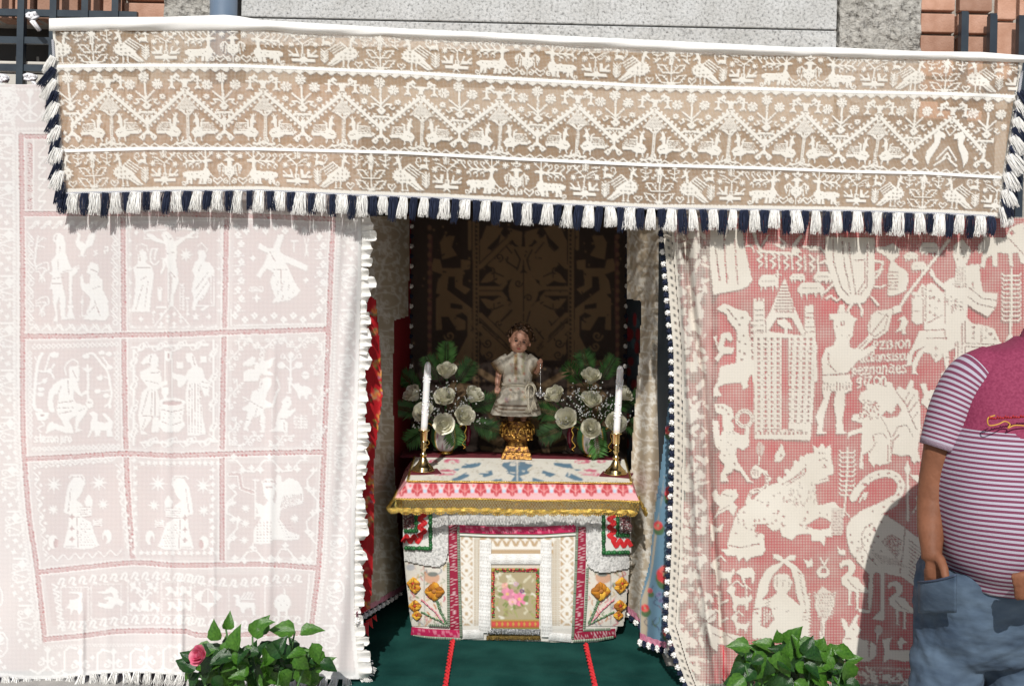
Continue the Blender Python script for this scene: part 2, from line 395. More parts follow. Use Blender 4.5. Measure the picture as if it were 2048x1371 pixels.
# bricks
def brickmat(name, a, b):
    m = mat(name, a, .85, c2=b, ns=18, bump=.5, bs=140); N, L = m.node_tree.nodes, m.node_tree.links
    oi = N.new('ShaderNodeObjectInfo'); hs = N.new('ShaderNodeHueSaturation'); mr = N.new('ShaderNodeMapRange'); mr.inputs[3].default_value = .75; mr.inputs[4].default_value = 1.2
    p = [n for n in N if n.type == 'BSDF_PRINCIPLED'][0]; src = p.inputs['Base Color'].links[0].from_socket
    L.new(oi.outputs['Random'], mr.inputs[0]); L.new(mr.outputs[0], hs.inputs['Value']); L.new(src, hs.inputs['Color']); L.new(hs.outputs[0], p.inputs['Base Color']); return m
M_brick = brickmat('brick', (.40, .215, .145), (.50, .295, .215))
bcache = {}
def brick(par, x0, x1, z0, z1, y, dep=.1):
    key = (round(x1-x0, 3), round(z1-z0, 3), dep)
    if key not in bcache: bcache[key] = box_me('brick', (0, 0, 0), (x1-x0, dep, z1-z0), .004); bcache[key].materials.append(M_brick)
    o = bpy.data.objects.new('brick', bcache[key]); link(o); o.parent = par
    o.location = Vector(((x0+x1)/2, y+dep/2+random.uniform(-.003, .003), (z0+z1)/2))-Vector(par.location)
bw = thing('brick_pier', 'orange brick pier with soldier bricks at the top right corner', 'wall', (wx(1940), YW, 0))
x0 = wx(1845); Wb, Hb, J = .135, .068, .012
obj('mortar', box_me('mortar', (x0+.60, YW+.11, 1.65), (1.26, .18, 3.3)), M_mortar, bw)
zb = wz(68, 1930)
for r in range(-4, 9):
    z = zb+r*(Hb+J)
    xs = [x0-.012, x0+Wb-.012] if r % 2 == 0 else [x0-.012, x0+Wb*.95]
    for i, xx in enumerate(xs):
        x1 = xx+Wb-J if i == 0 else x0+2*Wb-J-.012
        brick(bw, xx, x1, z, z+Hb, YW-.012)
for k in range(6):
    for zz in (wz(160, 2000), wz(160, 2000)+.22, wz(160, 2000)+.44): brick(bw, x0+2*Wb+k*(Hb+J), x0+2*Wb+k*(Hb+J)+Hb, zz, zz+.208, YW-.008)
bl = thing('brick_window_surround', 'orange brick lintel above the barred window, top left', 'wall', (wx(150), YW, 0))
xr = wx(332)
zl = wz(40, 150)
obj('mortar', box_me('mortar', (xr-.50, YW+.12, zl+.5), (1.0, .18, 1.0)), M_mortar, bl)
obj('mortar', box_me('mortar', (xr-.055, YW+.12, zl/2), (.10, .18, zl-.004)), M_mortar, bl)
for k in range(4):
    z = zl-.004+k*(Hb+J); brick(bl, xr-.15, xr, z, z+Hb, YW-.01)
for k in range(9):
    xk = xr-.15-(k+1)*(Hb+J); brick(bl, xk, xk+Hb, zl, zl+.21, YW-.006); brick(bl, xk, xk+Hb, zl+.222, zl+.43, YW-.006)
# barred window, shutter slats, ties
M_iron = mat('iron_paint', (.018, .028, .042), .38, c2=(.03, .045, .06), ns=12, bump=.1, bs=90)
wn = thing('barred_window', 'dark iron window grille at the top left corner', 'window grille', (wx(60), YW, 0))
yb = YW-.075
for px in (6, 64, 127, 189, 248):
    mb = MB(); mb.box((wx(px), yb, 2.25), (.024, .024, 1.9)); mb.build('bar', M_iron, wn, False)
for py in (37, 91, 145, 250):
    mb = MB(); mb.box((wx(120), yb+.003, wz(py, 60)), (.62, .018, .024)); mb.build('cross_bar', M_iron, wn, False)
sh = thing('roller_shutter', 'cream slatted roller shutter behind the iron bars', 'shutter', (wx(60), YW+.1, 0))
M_slat = mat('shutter_slat', (.55, .53, .48), .5, c2=(.6, .58, .54), ns=5)
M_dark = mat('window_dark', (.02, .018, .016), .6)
obj('backing', box_me('backing', (xr-.60, YW+.16, 1.9), (1.1, .02, 2.2)), M_dark, sh)  # near-black sheet stands in for the unlit room behind the slats
for k in range(26):
    z = 1.3+k*.047
    if z < wz(98, 60): obj('slat', box_me('slat', (xr-.6, YW+.12, z), (.93, .012, .044), .004), M_slat, sh)
M_tie = mat('white_tie', (.75, .75, .78), .9, bump=.3)
def knot(name, px, py, lab, Y):
    mb = MB(); random.seed(px)
    for k in range(3):
        a = random.uniform(-.4, .4); c = pt(px, py, Y)
        loop = [c+Vector((.018*math.cos(t)*(1 if k else -1)+random.uniform(-.004, .004), -.02+.012*math.sin(2*t), .009*math.sin(t)+a*.01)) for t in np.linspace(0, 2*math.pi, 10)]
        mb.tube(loop, .006, 6, flat=.5)
    for k in range(2):
        c = pt(px, py, Y); mb.tube([c, c+Vector((random.uniform(-.02, .02), -.03, -.02)), c+Vector((random.uniform(-.05, .05), -.02, -.05))], .006, 6, flat=.4)
    mb.ball(pt(px, py, Y)+Vector((0, -.02, 0)), .012, 8)
    return tag(mb.build(name, M_tie), lab, 'ribbon', 'white ribbons tying the cloths to the grille')
knot('tie_ribbon', 12, 160, 'white ribbon knotted at the far left corner of the pink and white curtain', YW-.1)
knot('tie_ribbon', 66, 156, 'white ribbon tying the curtain top to the second iron bar', YW-.1)
knot('tie_ribbon', 70, 36, 'white ribbon tying the valance corner to the iron grille', YW-.1)
fr = thing('iron_railing', 'dark iron pickets in front of the brick pier', 'railing', (wx(1980), YW-.06, 0))
for px, py in ((1927, 28), (1984, 32), (2042, 36), (2099, 40)):
    mb = MB(); x, z = wx(px, YW-.06), wz(py, px, YW-.06); mb.box((x, YW-.06, z/2+.3), (.026, .026, z-.6)); mb.box((x, YW-.06, z+.001), (.024, .02, .012)); mb.build('picket', M_iron, fr, False)
mb = MB(); mb.box((wx(2010), YW-.06, wz(190, 2000)), (.5, .02, .03)); mb.build('rail', M_iron, fr, False)
# unseen shell behind the cloths, added to stop light leaking into the niche
rc = thing('recess_shell', 'dark shell closing the recess behind the hanging cloths, added to keep light out', 'alcove', (0, 4.3, ZP))
obj('back_wall', box_me('back_wall', (0.05, 4.95, 1.45), (1.6, .1, 2.3)), M_plaster, rc)
obj('side_wall', box_me('side_wall', (-.665, 4.40, 1.45), (.1, 1.0, 2.3)), M_plaster, rc)
obj('side_wall', box_me('side_wall', (.76, 4.40, 1.45), (.1, 1.0, 2.3)), M_plaster, rc)
obj('ceiling', box_me('ceiling', (0, 4.26, 2.50), (1.6, 1.3, .06)), M_plaster, rc)
# green carpet with red braids
M_carpet = mat('green_carpet', (.005, .038, .033), .95, c2=(.012, .066, .056), ns=7, bump=.3, bs=260, spec=.08)
xs = np.linspace(-.63, .645, 60); ys = np.concatenate([np.linspace(4.88, 3.30, 70), [3.27, 3.25, 3.243, 3.24, 3.24, 3.24]])
zs = np.concatenate([np.full(70, ZP+.006), [ZP+.004, ZP-.006, ZP-.03, ZP-.1, ZP-.2, .01]])
X, I = np.meshgrid(xs, np.arange(len(ys))); Yg, Zg = ys[I], zs[I]+.0015*np.sin(X*9+ys[I]*7)+.003*np.sin(X*3.1-ys[I]*2.3)*np.sin(X*7+ys[I]*3)+.004*np.exp(-((ys[I]-3.53-.02*np.sin(X*5))/.012)**2)
gc = obj('green_carpet', grid_mesh('green_carpet', np.stack([X, Yg, Zg], -1)), M_carpet)
tag(gc, 'dark green carpet under the altar with two red braids', 'carpet')
M_braid = mat('red_braid', (.62, .015, .02), .7, c2=(.75, .04, .05), ns=80, bump=.5)
for (pa, pb) in (((905, 1288), (884, 1420)), ((1171, 1290), (1200, 1420))):
    mb = MB(); a = pt(pa[0], pa[1], 1.4*FPX/(pa[1]-HY)); b = pt(pb[0], pb[1], 1.4*FPX/(pb[1]-HY)); n = 60
    for s_ in (0, math.pi):
        pts = []
        for k in range(n+1):
            t = k/n; q = a.lerp(b, t); pts.append(Vector((q.x+.0065*math.sin(t*58+s_), q.y, ZP+.013+.003*math.cos(t*58+s_))))
        mb.tube(pts, .0055, 6, flat=.7)
    mb.build('red_braid', M_braid, gc)
# ================================================================== valance
VL0 = [(60, 60), (110, 59), (300, 59), (470, 58), (500, 59), (700, 68), (1020, 81), (1300, 97), (1520, 107), (1700, 112), (1900, 118), (2100, 124)]
VL1 = [(60, 135), (120, 133), (300, 131), (470, 132), (500, 133), (800, 145), (1020, 158), (1300, 173), (1520, 178), (1700, 184), (1900, 188), (2100, 197)]
VL2 = [(60, 303), (125, 302), (300, 297), (520, 298), (800, 305), (1020, 317), (1300, 330), (1520, 336), (1700, 343), (1850, 346), (2000, 355), (2100, 362)]
VL3 = [(60, 388), (125, 386), (350, 381), (520, 380), (700, 389), (900, 396), (1020, 403), (1300, 416), (1520, 419), (1700, 421), (1900, 427), (2000, 433), (2100, 440)]
VV = np.array([0, 74.5, 243.5, 330.])
def v_edges(v): return 105+20*np.clip(v/330, 0, 1), np.interp(v, [0, 90, 240, 330], [2046, 2034, 2012, 2003])
def v_invx(px, v): l, r = v_edges(v); return 115+(px-l)/(r-l)*1910
def v_px(X, v):
    l, r = v_edges(v); px = l+(X-115)/1910*(r-l)
    ys = [interp_poly(L, px) for L in (VL0, VL1, VL2, VL3)]
    t = np.asarray(v, float); out = np.where(t < VV[1], ys[0]+(ys[1]-ys[0])*t/VV[1], np.where(t < VV[2], ys[1]+(ys[2]-ys[1])*(t-VV[1])/(VV[2]-VV[1]), ys[2]+(ys[3]-ys[2])*(t-VV[2])/(VV[3]-VV[2])))
    return px, out
def v_Y(px, py, v):
    d = 3.398-.032*np.clip(v/330., -.1, 1.3)+.006*np.sin(px/95.+v/80.)+.004*np.sin(px/41.+1.3)
    # drag folds from the right-hand corner
    for (ax, ay, bx, by, w, a) in ((2052, 128, 1820, 258, 16, .020), (2052, 122, 1760, 160, 13, .014), (2040, 180, 1900, 330, 18, .010), (98, 58, 190, 75, 10, .012)):
        dx, dy = bx-ax, by-ay; l = math.hypot(dx, dy); s_ = ((px-ax)*dx+(py-ay)*dy)/l; q = ((px-ax)*-dy+(py-ay)*dx)/l
        wd = w*(.5+np.clip(s_/l, 0, 1)); d = d-a*np.exp(-(q/wd)**2)*np.clip(1-s_/l, 0, 1)*(s_ > -20)
    return d
cv = Cv(115, 0, 2025, 330, .13)
def band_small(y0, y1, xs_tree, xs_eagle, vmid):
    trees = [v_invx(x, vmid) for x in xs_tree]; eag = [v_invx(x, vmid) for x in xs_eagle]
    sy = (y1-y0)/610.
    def FA(tx, ex): cv.fr(tx, y0, (ex-tx)/2400., sy, 725, 82)
    def FB(tx, ex): cv.fr(tx, y0, (ex-tx)/2400.*1.0836, sy*1.0836, (725-1706)/1.0836, 76)
    for tx in trees:
        h = 283.; FA(tx, tx+h)
        cv.line([(725, 330), (735, 660)], 24); cv.line([(690, 660), (780, 660)], 40)
        for d in (-1, 1):
            m = lambda L: [(725+d*(x-725), y) for x, y in L]
            cv.line(m([(960, 345), (860, 350), (770, 455)]), 20).line(m([(960, 345), (865, 478), (740, 480)]), 20)
            cv.line(m([(985, 515), (860, 530), (760, 640)]), 20).line(m([(985, 515), (880, 650), (740, 655)]), 20)
            for (x, y) in ((820, 360), (795, 395), (940, 400), (900, 440), (830, 545), (790, 580), (950, 575), (915, 620)): cv.line(m([(x-14, y-14), (x+14, y+14)]), 18)
            cv.line(m([(700, 150), (745, 215), (740, 330)]), 28).line(m([(700, 130), (860, 270)]), 20)
            for (x, y) in ((760, 170), (800, 215), (840, 260)): cv.line(m([(x-20, y+12), (x+26, y-14)]), 16)
            cv.line(m([(975, 110), (975, 290)]), 20).line(m([(975, 190), (1045, 170), (1060, 130), (1020, 130)]), 18).line(m([(975, 200), (910, 180), (870, 165), (870, 130), (910, 135)]), 18).line(m([(920, 240), (1020, 310)]), 22).line(m([(1030, 240), (960, 285)]), 20)
            cv.line(m([(950, 95), (1000, 95)]), 30)
            cv.line(m([(1085, 670), (1020, 600), (1030, 570), (1060, 570), (1085, 600), (1110, 565), (1140, 575), (1150, 600), (1085, 670)]), 20)
        cv.line([(660, 110), (710, 170), (690, 330)], 22).line([(640, 140), (720, 110), (770, 140)], 20).line([(725, 85), (725, 160)], 36)
    segs = []
    for tx in trees:
        L = [e for e in eag if e < tx]; R = [e for e in eag if e > tx]
        segs.append((tx, max(L) if L else tx-283)); segs.append((tx, min(R) if R else tx+283))
    for tx, ex in segs:
        FA(tx, ex)
        # bird
        cv.poly([(1165, 110), (1215, 190), (1235, 330), (1300, 350), (1420, 450), (1605, 650), (1500, 660), (1330, 540), (1190, 540), (1110, 480), (1085, 420), (1130, 350), (1185, 325), (1175, 220), (1110, 260), (1085, 250), (1150, 190), (1130, 130)])
        cv.line([(1180, 90), (1180, 160)], 18).line([(1180, 170), (1245, 120)], 16).line([(1180, 170), (1120, 125)], 16)
        for i in range(4): cv.line([(1255+i*38, 320-i*28), (1460+i*30, 470-i*36)], 22)
        cv.line([(1250, 330), (1380, 225)], 26)
        cv.line([(1400, 545), (1560, 655)], 12, .3)
        for (x, y) in ((1215, 360), (1145, 425), (1215, 430), (1285, 425), (1220, 495), (1290, 500), (1362, 495)): cv.line([(x-18, y), (x+18, y)], 11, .3).line([(x, y-18), (x, y+18)], 11, .3)
        cv.line([(1240, 540), (1245, 660)], 24).line([(1318, 540), (1322, 660)], 24).line([(1220, 662), (1270, 662)], 16).line([(1300, 662), (1345, 662)], 16)
        for (x, y) in ((1085, 390), (1085, 460), (1120, 500), (1160, 535), (1120, 355), (1155, 320)): cv.rect(x-12, y-12, x+12, y+12)
        # monkey and plume
        cv.poly([(1500, 260), (1560, 225), (1670, 215), (1665, 270), (1690, 320), (1640, 290), (1600, 280), (1560, 290), (1520, 320), (1530, 275)])
        cv.line([(1520, 265), (1460, 190)], 20).ring(1510, 155, 38, 18, 1, 90, 400).line([(1640, 215), (1640, 110), (1600, 150)], 26).line([(1610, 160), (1680, 160)], 20)
        cv.line([(1630, 350), (1635, 600)], 22)
        for k in range(5): cv.line([(1570, 360+k*45), (1633, 425+k*45)], 20).line([(1690, 360+k*45), (1633, 425+k*45)], 20)
        FB(tx, ex)
        # carnation plant
        cv.line([(258, 270), (262, 420)], 24).line([(258, 270), (130, 180)], 18).line([(258, 270), (440, 110)], 20).line([(240, 60), (240, 180)], 16).line([(195, 130), (290, 130)], 16)
        for (x, y) in ((210, 95), (275, 95), (215, 160), (275, 160)): cv.ring(x, y, 16, 10)
        for (x, y) in ((130, 230), (190, 280), (310, 270), (370, 215), (360, 120), (400, 150), (330, 190), (440, 110), (100, 180), (60, 125), (110, 120)): cv.line([(x-32, y-10), (x+32, y+10)], 17)
        cv.star(68, 270, 62, 8, .42); cv.star(430, 285, 60, 8, .42)
        cv.poly([(150, 350), (200, 340), (190, 480), (100, 475), (30, 475), (20, 440), (110, 440), (40, 380), (60, 350), (130, 430), (150, 420)])
        cv.poly([(350, 340), (370, 345), (350, 430), (400, 430), (460, 370), (490, 380), (420, 440), (480, 435), (470, 470), (330, 480), (300, 490)])
        cv.rect(225, 420, 290, 480).ell(245, 520, 60, 48).rect(75, 510, 425, 558).line([(200, 600), (245, 555), (295, 600)], 20).rect(240, 430, 262, 480, .3)
        # stag
        cv.poly([(545, 430), (600, 400), (880, 390), (905, 330), (905, 270), (860, 235), (930, 190), (1040, 215), (1030, 240), (960, 250), (950, 350), (1000, 420), (985, 480), (940, 530), (920, 600), (870, 600), (870, 520), (860, 510), (850, 600), (800, 600), (820, 510), (760, 510), (750, 545), (700, 510), (700, 600), (660, 600), (655, 520), (630, 600), (590, 600), (610, 490), (560, 490)])
        cv.line([(610, 238), (880, 232)], 26)
        for k in range(4): cv.line([(840-k*100, 228), (760-k*95, 150)], 22).ring(785-k*95, 140, 26, 16, 1, 150, 400)
        for k in range(3): cv.line([(860-k*110, 250), (770-k*105, 285)], 20).ring(790-k*103, 320, 30, 16, 1, 200, 420)
        cv.line([(930, 70), (930, 190)], 20).line([(930, 200), (1040, 90)], 18).line([(930, 200), (830, 90)], 18).line([(1000, 95), (1040, 130)], 16).line([(820, 130), (870, 90)], 16)
        cv.line([(980, 430), (1030, 480)], 22).spiral(975, 555, 50, 1.2, 22, 200).spiral(565, 580, 40, 1.1, 18, 20)
        for (x, y) in ((780, 440), (830, 470), (880, 440), (700, 450), (640, 440)): cv.rect(x-7, y-7, x+7, y+7, .3)
        cv.line([(1105, 600), (1040, 540), (1055, 495), (1105, 530), (1160, 490), (1190, 530), (1105, 600)], 20)
        cv.star(1140, 155, 64, 8, .42)
    for ex in eag:
        cv.fr(ex, y0, .127, sy*1.0836, 1310, 76)
        for d in (-1, 1):
            m = lambda L: [(1310+d*(x-1310), y) for x, y in L]
            cv.poly(m([(1310, 180), (1355, 185), (1410, 235), (1345, 240), (1345, 320), (1390, 320), (1400, 440), (1350, 470), (1310, 530)]))
            cv.line(m([(1380, 330), (1430, 270), (1490, 310), (1500, 350)]), 24).line(m([(1410, 330), (1425, 470)]), 20).line(m([(1450, 300), (1470, 430)]), 20)
            cv.line(m([(1480, 330), (1490, 390)]), 16).spiral(1310+d*60, 555, 46, 1.2, 22, 270, d).line(m([(1310, 520), (1310, 600)]), 18)
            cv.line(m([(1310, 170), (1390, 115)]), 18)
        cv.line([(1250, 118), (1370, 118)], 16).rect(1290, 75, 1330, 110)
        for (x, y) in ((1260, 370), (1310, 350), (1360, 375), (1285, 430), (1320, 440), (1300, 470), (1310, 405)): cv.rect(x-8, y-8, x+8, y+8, .3)
band_small(1, 71, [184.6, 760, 1342.8, 1892], [465.5, 1054.7, 1618.5], 36)
band_small(248, 322, [186, 742, 1319, 1846], [459, 1032.8, 1593], 285)
peaks = [v_invx(x, 100) for x in (215, 367.6, 525.7, 684.6, 841.9, 1000.8, 1156.8, 1311.8, 1463.2, 1613, 1762.6, 1906.7)]
vals = [peaks[0]-76]+[(a+b)/2 for a, b in zip(peaks, peaks[1:])]+[peaks[-1]+74]
SY2 = 160./1200
def F2(cx, half): cv.fr(cx, 79, half/557., SY2, 0, 100)
for i, pk in enumerate(peaks):
    h = (vals[i+1]-vals[i])/2; F2((vals[i]+vals[i+1])/2, h)
    for d in (-1, 1):
        m = lambda L: [(d*x, y) for x, y in L]
        cv.line(m([(0, 440), (557, 960)]), 52)
        for k in range(10): x, y = 30+k*55, 470+k*51; cv.rect(d*(x+20)-18, y-62, d*(x+20)+18, y-22); cv.rect(d*(x-22)-18, y+30, d*(x-22)+18, y+68)
        cv.poly(m([(70, 230), (120, 175), (180, 235), (120, 290)])).rect(d*110-12, 235, d*110+12, 262, .3).line(m([(75, 300), (110, 275)]), 30)
        # little dancer
        cv.line(m([(185, 235), (185, 400)]), 34).line(m([(140, 300), (240, 290)]), 22).line(m([(185, 370), (145, 415)]), 24).line(m([(185, 370), (230, 415)]), 24).rect(d*185-22, 225, d*185+22, 262)
        if i < 11:
            cv.poly(m([(10, 735), (0, 530), (0, 520), (185, 735)])) if 0 else None
            # bird by the trunk
            cv.poly(m([(140, 770), (190, 880), (190, 980), (240, 1050), (350, 1050), (440, 1080), (420, 1110), (300, 1100), (230, 1150), (110, 1150), (70, 1080), (110, 1020), (150, 1000), (140, 930), (95, 930), (130, 880)]))
            for k in range(5): cv.line(m([(215+k*4, 1065-k*32), (430-k*10, 1060-k*30)]), 20)
            cv.line(m([(215, 1040), (225, 900), (260, 880)]), 26).line(m([(150, 870), (140, 790)]), 14).line(m([(150, 850), (190, 800)]), 14).line(m([(150, 850), (115, 800)]), 14)
            cv.line(m([(140, 1140), (120, 1210)]), 22).line(m([(215, 1140), (220, 1210)]), 22).line(m([(50, 1160), (65, 1215)]), 24)
            cv.line(m([(20, 760), (85, 745)]), 26).line(m([(15, 1220), (60, 1250), (150, 1255), (140, 1240)]), 30)
            for (x, y) in ((150, 1080), (175, 1065), (125, 1085)): cv.rect(d*x-8, y-8, d*x+8, y+8, .3)
    if i < 11:
        cv.poly([(0, 520), (190, 735), (-160, 735)], .88)
        for k in range(9):
            for j in range(k+1):
                x = -16*k+j*34+14; cv.rect(x-7, 560+k*20-7, x+7, 560+k*20+7, .45)
        cv.line([(-70, 745), (30, 830)], 24).line([(110, 745), (30, 830)], 24).line([(28, 800), (20, 1190), (0, 1250)], 46, .92)
        for k in range(14): cv.rect(14, 830+k*28, 34, 842+k*28, .4)
    else:   # pair of beasts instead of the tree
        for d in (-1, 1):
            m = lambda L: [(d*x, y) for x, y in L]
            cv.poly(m([(60, 700), (180, 640), (240, 720), (220, 840), (320, 980), (330, 1100), (270, 1210), (250, 1100), (190, 980), (140, 860), (130, 760), (70, 780)]))
            cv.line(m([(0, 900), (150, 1100)]), 26).line(m([(20, 1080), (170, 1200)]), 30).line(m([(0, 1000), (60, 1080)]), 26).line(m([(0, 560), (80, 620), (0, 720)]), 20)
    cv.poly([(-75, 270), (75, 270), (30, 350), (40, 400), (-40, 400), (-30, 350)]); cv.rect(-10, 430, 10, 470, .3)
for i, v in enumerate(vals):
    h = (peaks[min(i, 11)]-peaks[max(i-1, 0)])/2 if 0 < i < 12 else 76; F2(v, h)
    def ros(x, y, r=88):
        cv.star(x, y, r, 8, .72, 1, math.pi/8); cv.line([(x-r, y), (x+r, y)], 10, .3).line([(x, y-r), (x, y+r)], 10, .3).rect(x-14, y-14, x+14, y+14)
        for a in range(4): cv.rect(x+46*math.cos(a*1.571+.785)-8, y+46*math.sin(a*1.571+.785)-8, x+46*math.cos(a*1.571+.785)+8, y+46*math.sin(a*1.571+.785)+8, .3)
    ros(-30, 240); ros(-235, 355); ros(165, 350)
    cv.line([(-20, 330), (-5, 640)], 30).line([(-150, 460), (-10, 580)], 26).line([(110, 450), (0, 580)], 26)
    for d in (-1, 1):
        m = lambda L: [(d*x, y) for x, y in L]
        cv.line(m([(0, 640), (70, 580), (150, 580), (110, 620), (160, 655), (190, 625)]), 22).line(m([(20, 770), (100, 775), (110, 735), (80, 740)]), 22)
        cv.star(-5+d*240, 540, 56, 8, .6).rect(-5+d*240-10, 530, -5+d*240+10, 550, .3)
        cv.poly(m([(85, 1100), (140, 1160), (80, 1215), (30, 1150)])).rect(d*80-9, 1145, d*80+9, 1170, .3).line(m([(35, 1110), (70, 1130)]), 24)
    cv.poly([(-75, 670), (0, 620), (75, 670), (20, 740), (-20, 740)]).line([(-12, 670), (12, 670)], 9, .3).line([(-100, 780), (110, 780)], 30)
    cv.line([(-25, 815), (25, 875)], 16).line([(25, 815), (-25, 875)], 16).rect(-20, 900, 20, 1050).poly([(-80, 1110), (0, 1030), (80, 1110)]).star(-110, 1060, 38, 4, .5)
cv.fr(0, 0, 1)
for x in np.arange(118, 2030, 21.0):
    cv.poly([(x-8, 78), (x+8, 78), (x, 85)]).line([(x-10, 79), (x, 86), (x+10, 79)], 2.4).line([(x-10, 240), (x, 233), (x+10, 240)], 2.6)
cv.rect(100, 70.5, 2040, 78).rect(100, 240, 2040, 247).rect(100, 322, 2040, 331)
for xa, xb in ((100, 120), (2020, 2040)): cv.rect(xa, 0, xb, 331)
val = thing('lace_valance', 'cream filet lace valance of stags, birds and trees with navy and white fringe', 'valance', (0, 3.43, 2.2))
Xc = np.arange(115, 2025.1, 2.0); Vc = np.arange(0, 330.1, 2.0); XX, VVg = np.meshgrid(Xc, Vc)
PXv, PYv = v_px(XX, VVg); fil = cv.samp(*stepped(XX, VVg, .45, 2.))
me = grid_mesh('lace_panel', P(PXv, PYv, v_Y(PXv, PYv, VVg)-.0015*fil)); attr_f(me, 'fill', fil); attr_v(me, 'pc', np.stack([XX, VVg, 0*XX], -1))
M_vlace = lacemat('valance_lace', (.82, .80, .745), (.85, .835, .79), 2.7, .5, .12, patch=.22, patch_s=7)
obj('lace_panel', me, M_vlace, val)
Xc = np.arange(117, 2023, 10.); Vc = np.arange(0, 330, 8.); XX, VVg = np.meshgrid(Xc, Vc); PXl, PYl = v_px(XX, VVg)
M_vlin = mat('tan_lining', (.56, .31, .125), .9, c2=(.68, .41, .19), ns=2.2, bump=.2, bs=500, trans=.35)
obj('lining', grid_mesh('lining', P(PXl, PYl, v_Y(PXl, PYl, VVg)+.005)), M_vlin, val)
N_, L_ = M_vlin.node_tree.nodes, M_vlin.node_tree.links; o_ = [q for q in N_ if q.type == 'OUTPUT_MATERIAL'][0]; s0 = o_.inputs[0].links[0].from_socket; tr_ = N_.new('ShaderNodeBsdfTransparent'); mx_ = N_.new('ShaderNodeMixShader'); mx_.inputs[0].default_value = .50; L_.new(tr_.outputs[0], mx_.inputs[1]); L_.new(s0, mx_.inputs[2]); L_.new(mx_.outputs[0], o_.inputs[0])   # loose gauze
# heading roll
HT = [(60, 42), (100, 37), (200, 35), (330, 34), (450, 30), (480, 33), (520, 40), (800, 57), (1000, 66), (1300, 80), (1600, 95), (1650, 94), (1850, 103), (1960, 104), (2060, 112)]
Xh = np.linspace(98, 2056, 330); th = np.linspace(0, 1, 13); XX, T = np.meshgrid(Xh, th)
yt, yl = interp_poly(HT, XX), interp_poly(VL0, XX)+3
R = np.random.default_rng(3); wr = sum(R.uniform(.3, 1)*np.sin(XX/R.uniform(14, 70)+R.uniform(0, 6)+T*R.uniform(0, 4)) for _ in range(7))
pinch = sum(.012*np.exp(-((XX-c)/26)**2)*T for c in (225, 540, 770, 1640, 1900))
Yh = v_Y(XX, yl, 0)-.017*np.sin(np.pi*np.clip(T*.94+.03, 0, 1))**.7+.0026*wr*np.sin(np.pi*T)+pinch+.012*(T < .01)
me = grid_mesh('heading_band', P(XX, yt+(yl-yt)*T, Yh))
M_head = mat('cotton_white', (.80, .79, .765), .9, c2=(.84, .83, .81), ns=6, bump=.35, bs=500)
obj('heading_band', me, M_head, val)
# stripe ribbons sewn over the net
for L, nm in ((74.5, 'seam_tape'), (243.5, 'seam_tape')):
    Xs = np.arange(116, 2024, 6.); T = np.linspace(-3.1, 3.1, 5); XX, TT = np.meshgrid(Xs, T); a, b = v_px(XX, L+TT)
    obj(nm, grid_mesh(nm, P(a, b, v_Y(a, b, L+TT)-.0022-.0006*np.cos(TT/3.1*1.5))), M_head, val)
# navy and white piping round the edge
M_pipe2 = colmat('piping_braid', .8)
def piping(pts):
    V, C = [], []
    d = np.array(pts); l = np.concatenate([[0], np.cumsum(np.hypot(*np.diff(d, axis=0).T))]); s_ = np.arange(0, l[-1], 2.2); x, y = np.interp(s_, l, d[:, 0]), np.interp(s_, l, d[:, 1])
    tx, ty = np.gradient(x), np.gradient(y); n = np.hypot(tx, ty); nx, ny = -ty/n, tx/n
    W_ = np.linspace(-2.6, 2.6, 5)
    A = np.stack([P(x+nx*w, y+ny*w, v_Y(x, y, np.clip((y-60)/1., 0, 330))-.006-.003*math.cos(w/2.6*1.5)) for w in W_], 0)
    ch = np.stack([((np.arange(len(x))+k) // 1) % 2 for k in range(5)], 0)
    C = np.where(ch[..., None] == 0, np.array([.02, .035, .10]), np.array([.7, .7, .7]))
    me = grid_mesh('piping', A, flip=True); attr_c(me, 'Col', C); obj('piping', me, M_pipe2, val)
bx = np.arange(118, 2020, 12.); ba, bb = v_px(bx, 330+0*bx); piping(list(zip(ba, bb+1)))
vv = np.arange(20, 331, 10.); la, lb = v_px(115+0*vv, vv); piping(list(zip(la-1, lb))); la, lb = v_px(2025+0*vv, vv); piping(list(zip(la+1, lb)))
# tassels
M_tw = mat('tassel_white', (.84, .83, .80), .9, c2=(.88, .875, .86), ns=60)
M_tn = mat('tassel_navy', (.006, .012, .036), .85, c2=(.011, .02, .055), ns=60)
def tassel_mesh(name, seed, w, L, n, splay):
    R = random.Random(seed); mb = MB()
    for k in range(n):
        x0 = (k/(n-1)-.5)*w*.8+R.uniform(-.001, .001); y0 = R.uniform(-.005, .005); x1 = x0*splay+R.gauss(0, .0022); l = L*R.uniform(.86, 1.04); b = R.uniform(-.004, .004)
        if R.random() < .06: x1 += R.choice((-1, 1))*R.uniform(.006, .014)
        pts = [(x0*.9, y0*.6, 0), (x0+b, y0-.004, -l*.35), ((x0+x1)/2+b, y0-.005, -l*.7), (x1, y0+R.uniform(-.005, .003), -l)]
        mb.tube(pts, [.0011, .0015, .0014, .0009], 3, False)
    return mb.me(name)
TWm = [tassel_mesh('tassel', s_, .040, .072, 58, 1.28) for s_ in range(4)]; TNm = [tassel_mesh('tassel', 10+s_, .032, .078, 36, .92) for s_ in range(4)]
for m_ in TWm: m_.materials.append(M_tw)
for m_ in TNm: m_.materials.append(M_tn)
def tassel(px, py, v, white, rot=0., sc=1., dy=0.):
    o = bpy.data.objects.new('tassel', random.choice(TWm if white else TNm)); link(o); o.parent = val
    o.location = pt(px, py, float(v_Y(np.array(px), np.array(py), v))-.008+dy)-Vector(val.location)
    o.rotation_euler = (random.uniform(-.12, .05), rot+random.uniform(-.12, .12), random.uniform(-.3, .3)); o.scale = (sc*random.uniform(.85, 1.15), sc, sc*random.uniform(.86, 1.10))
k = 0; x = 128.0
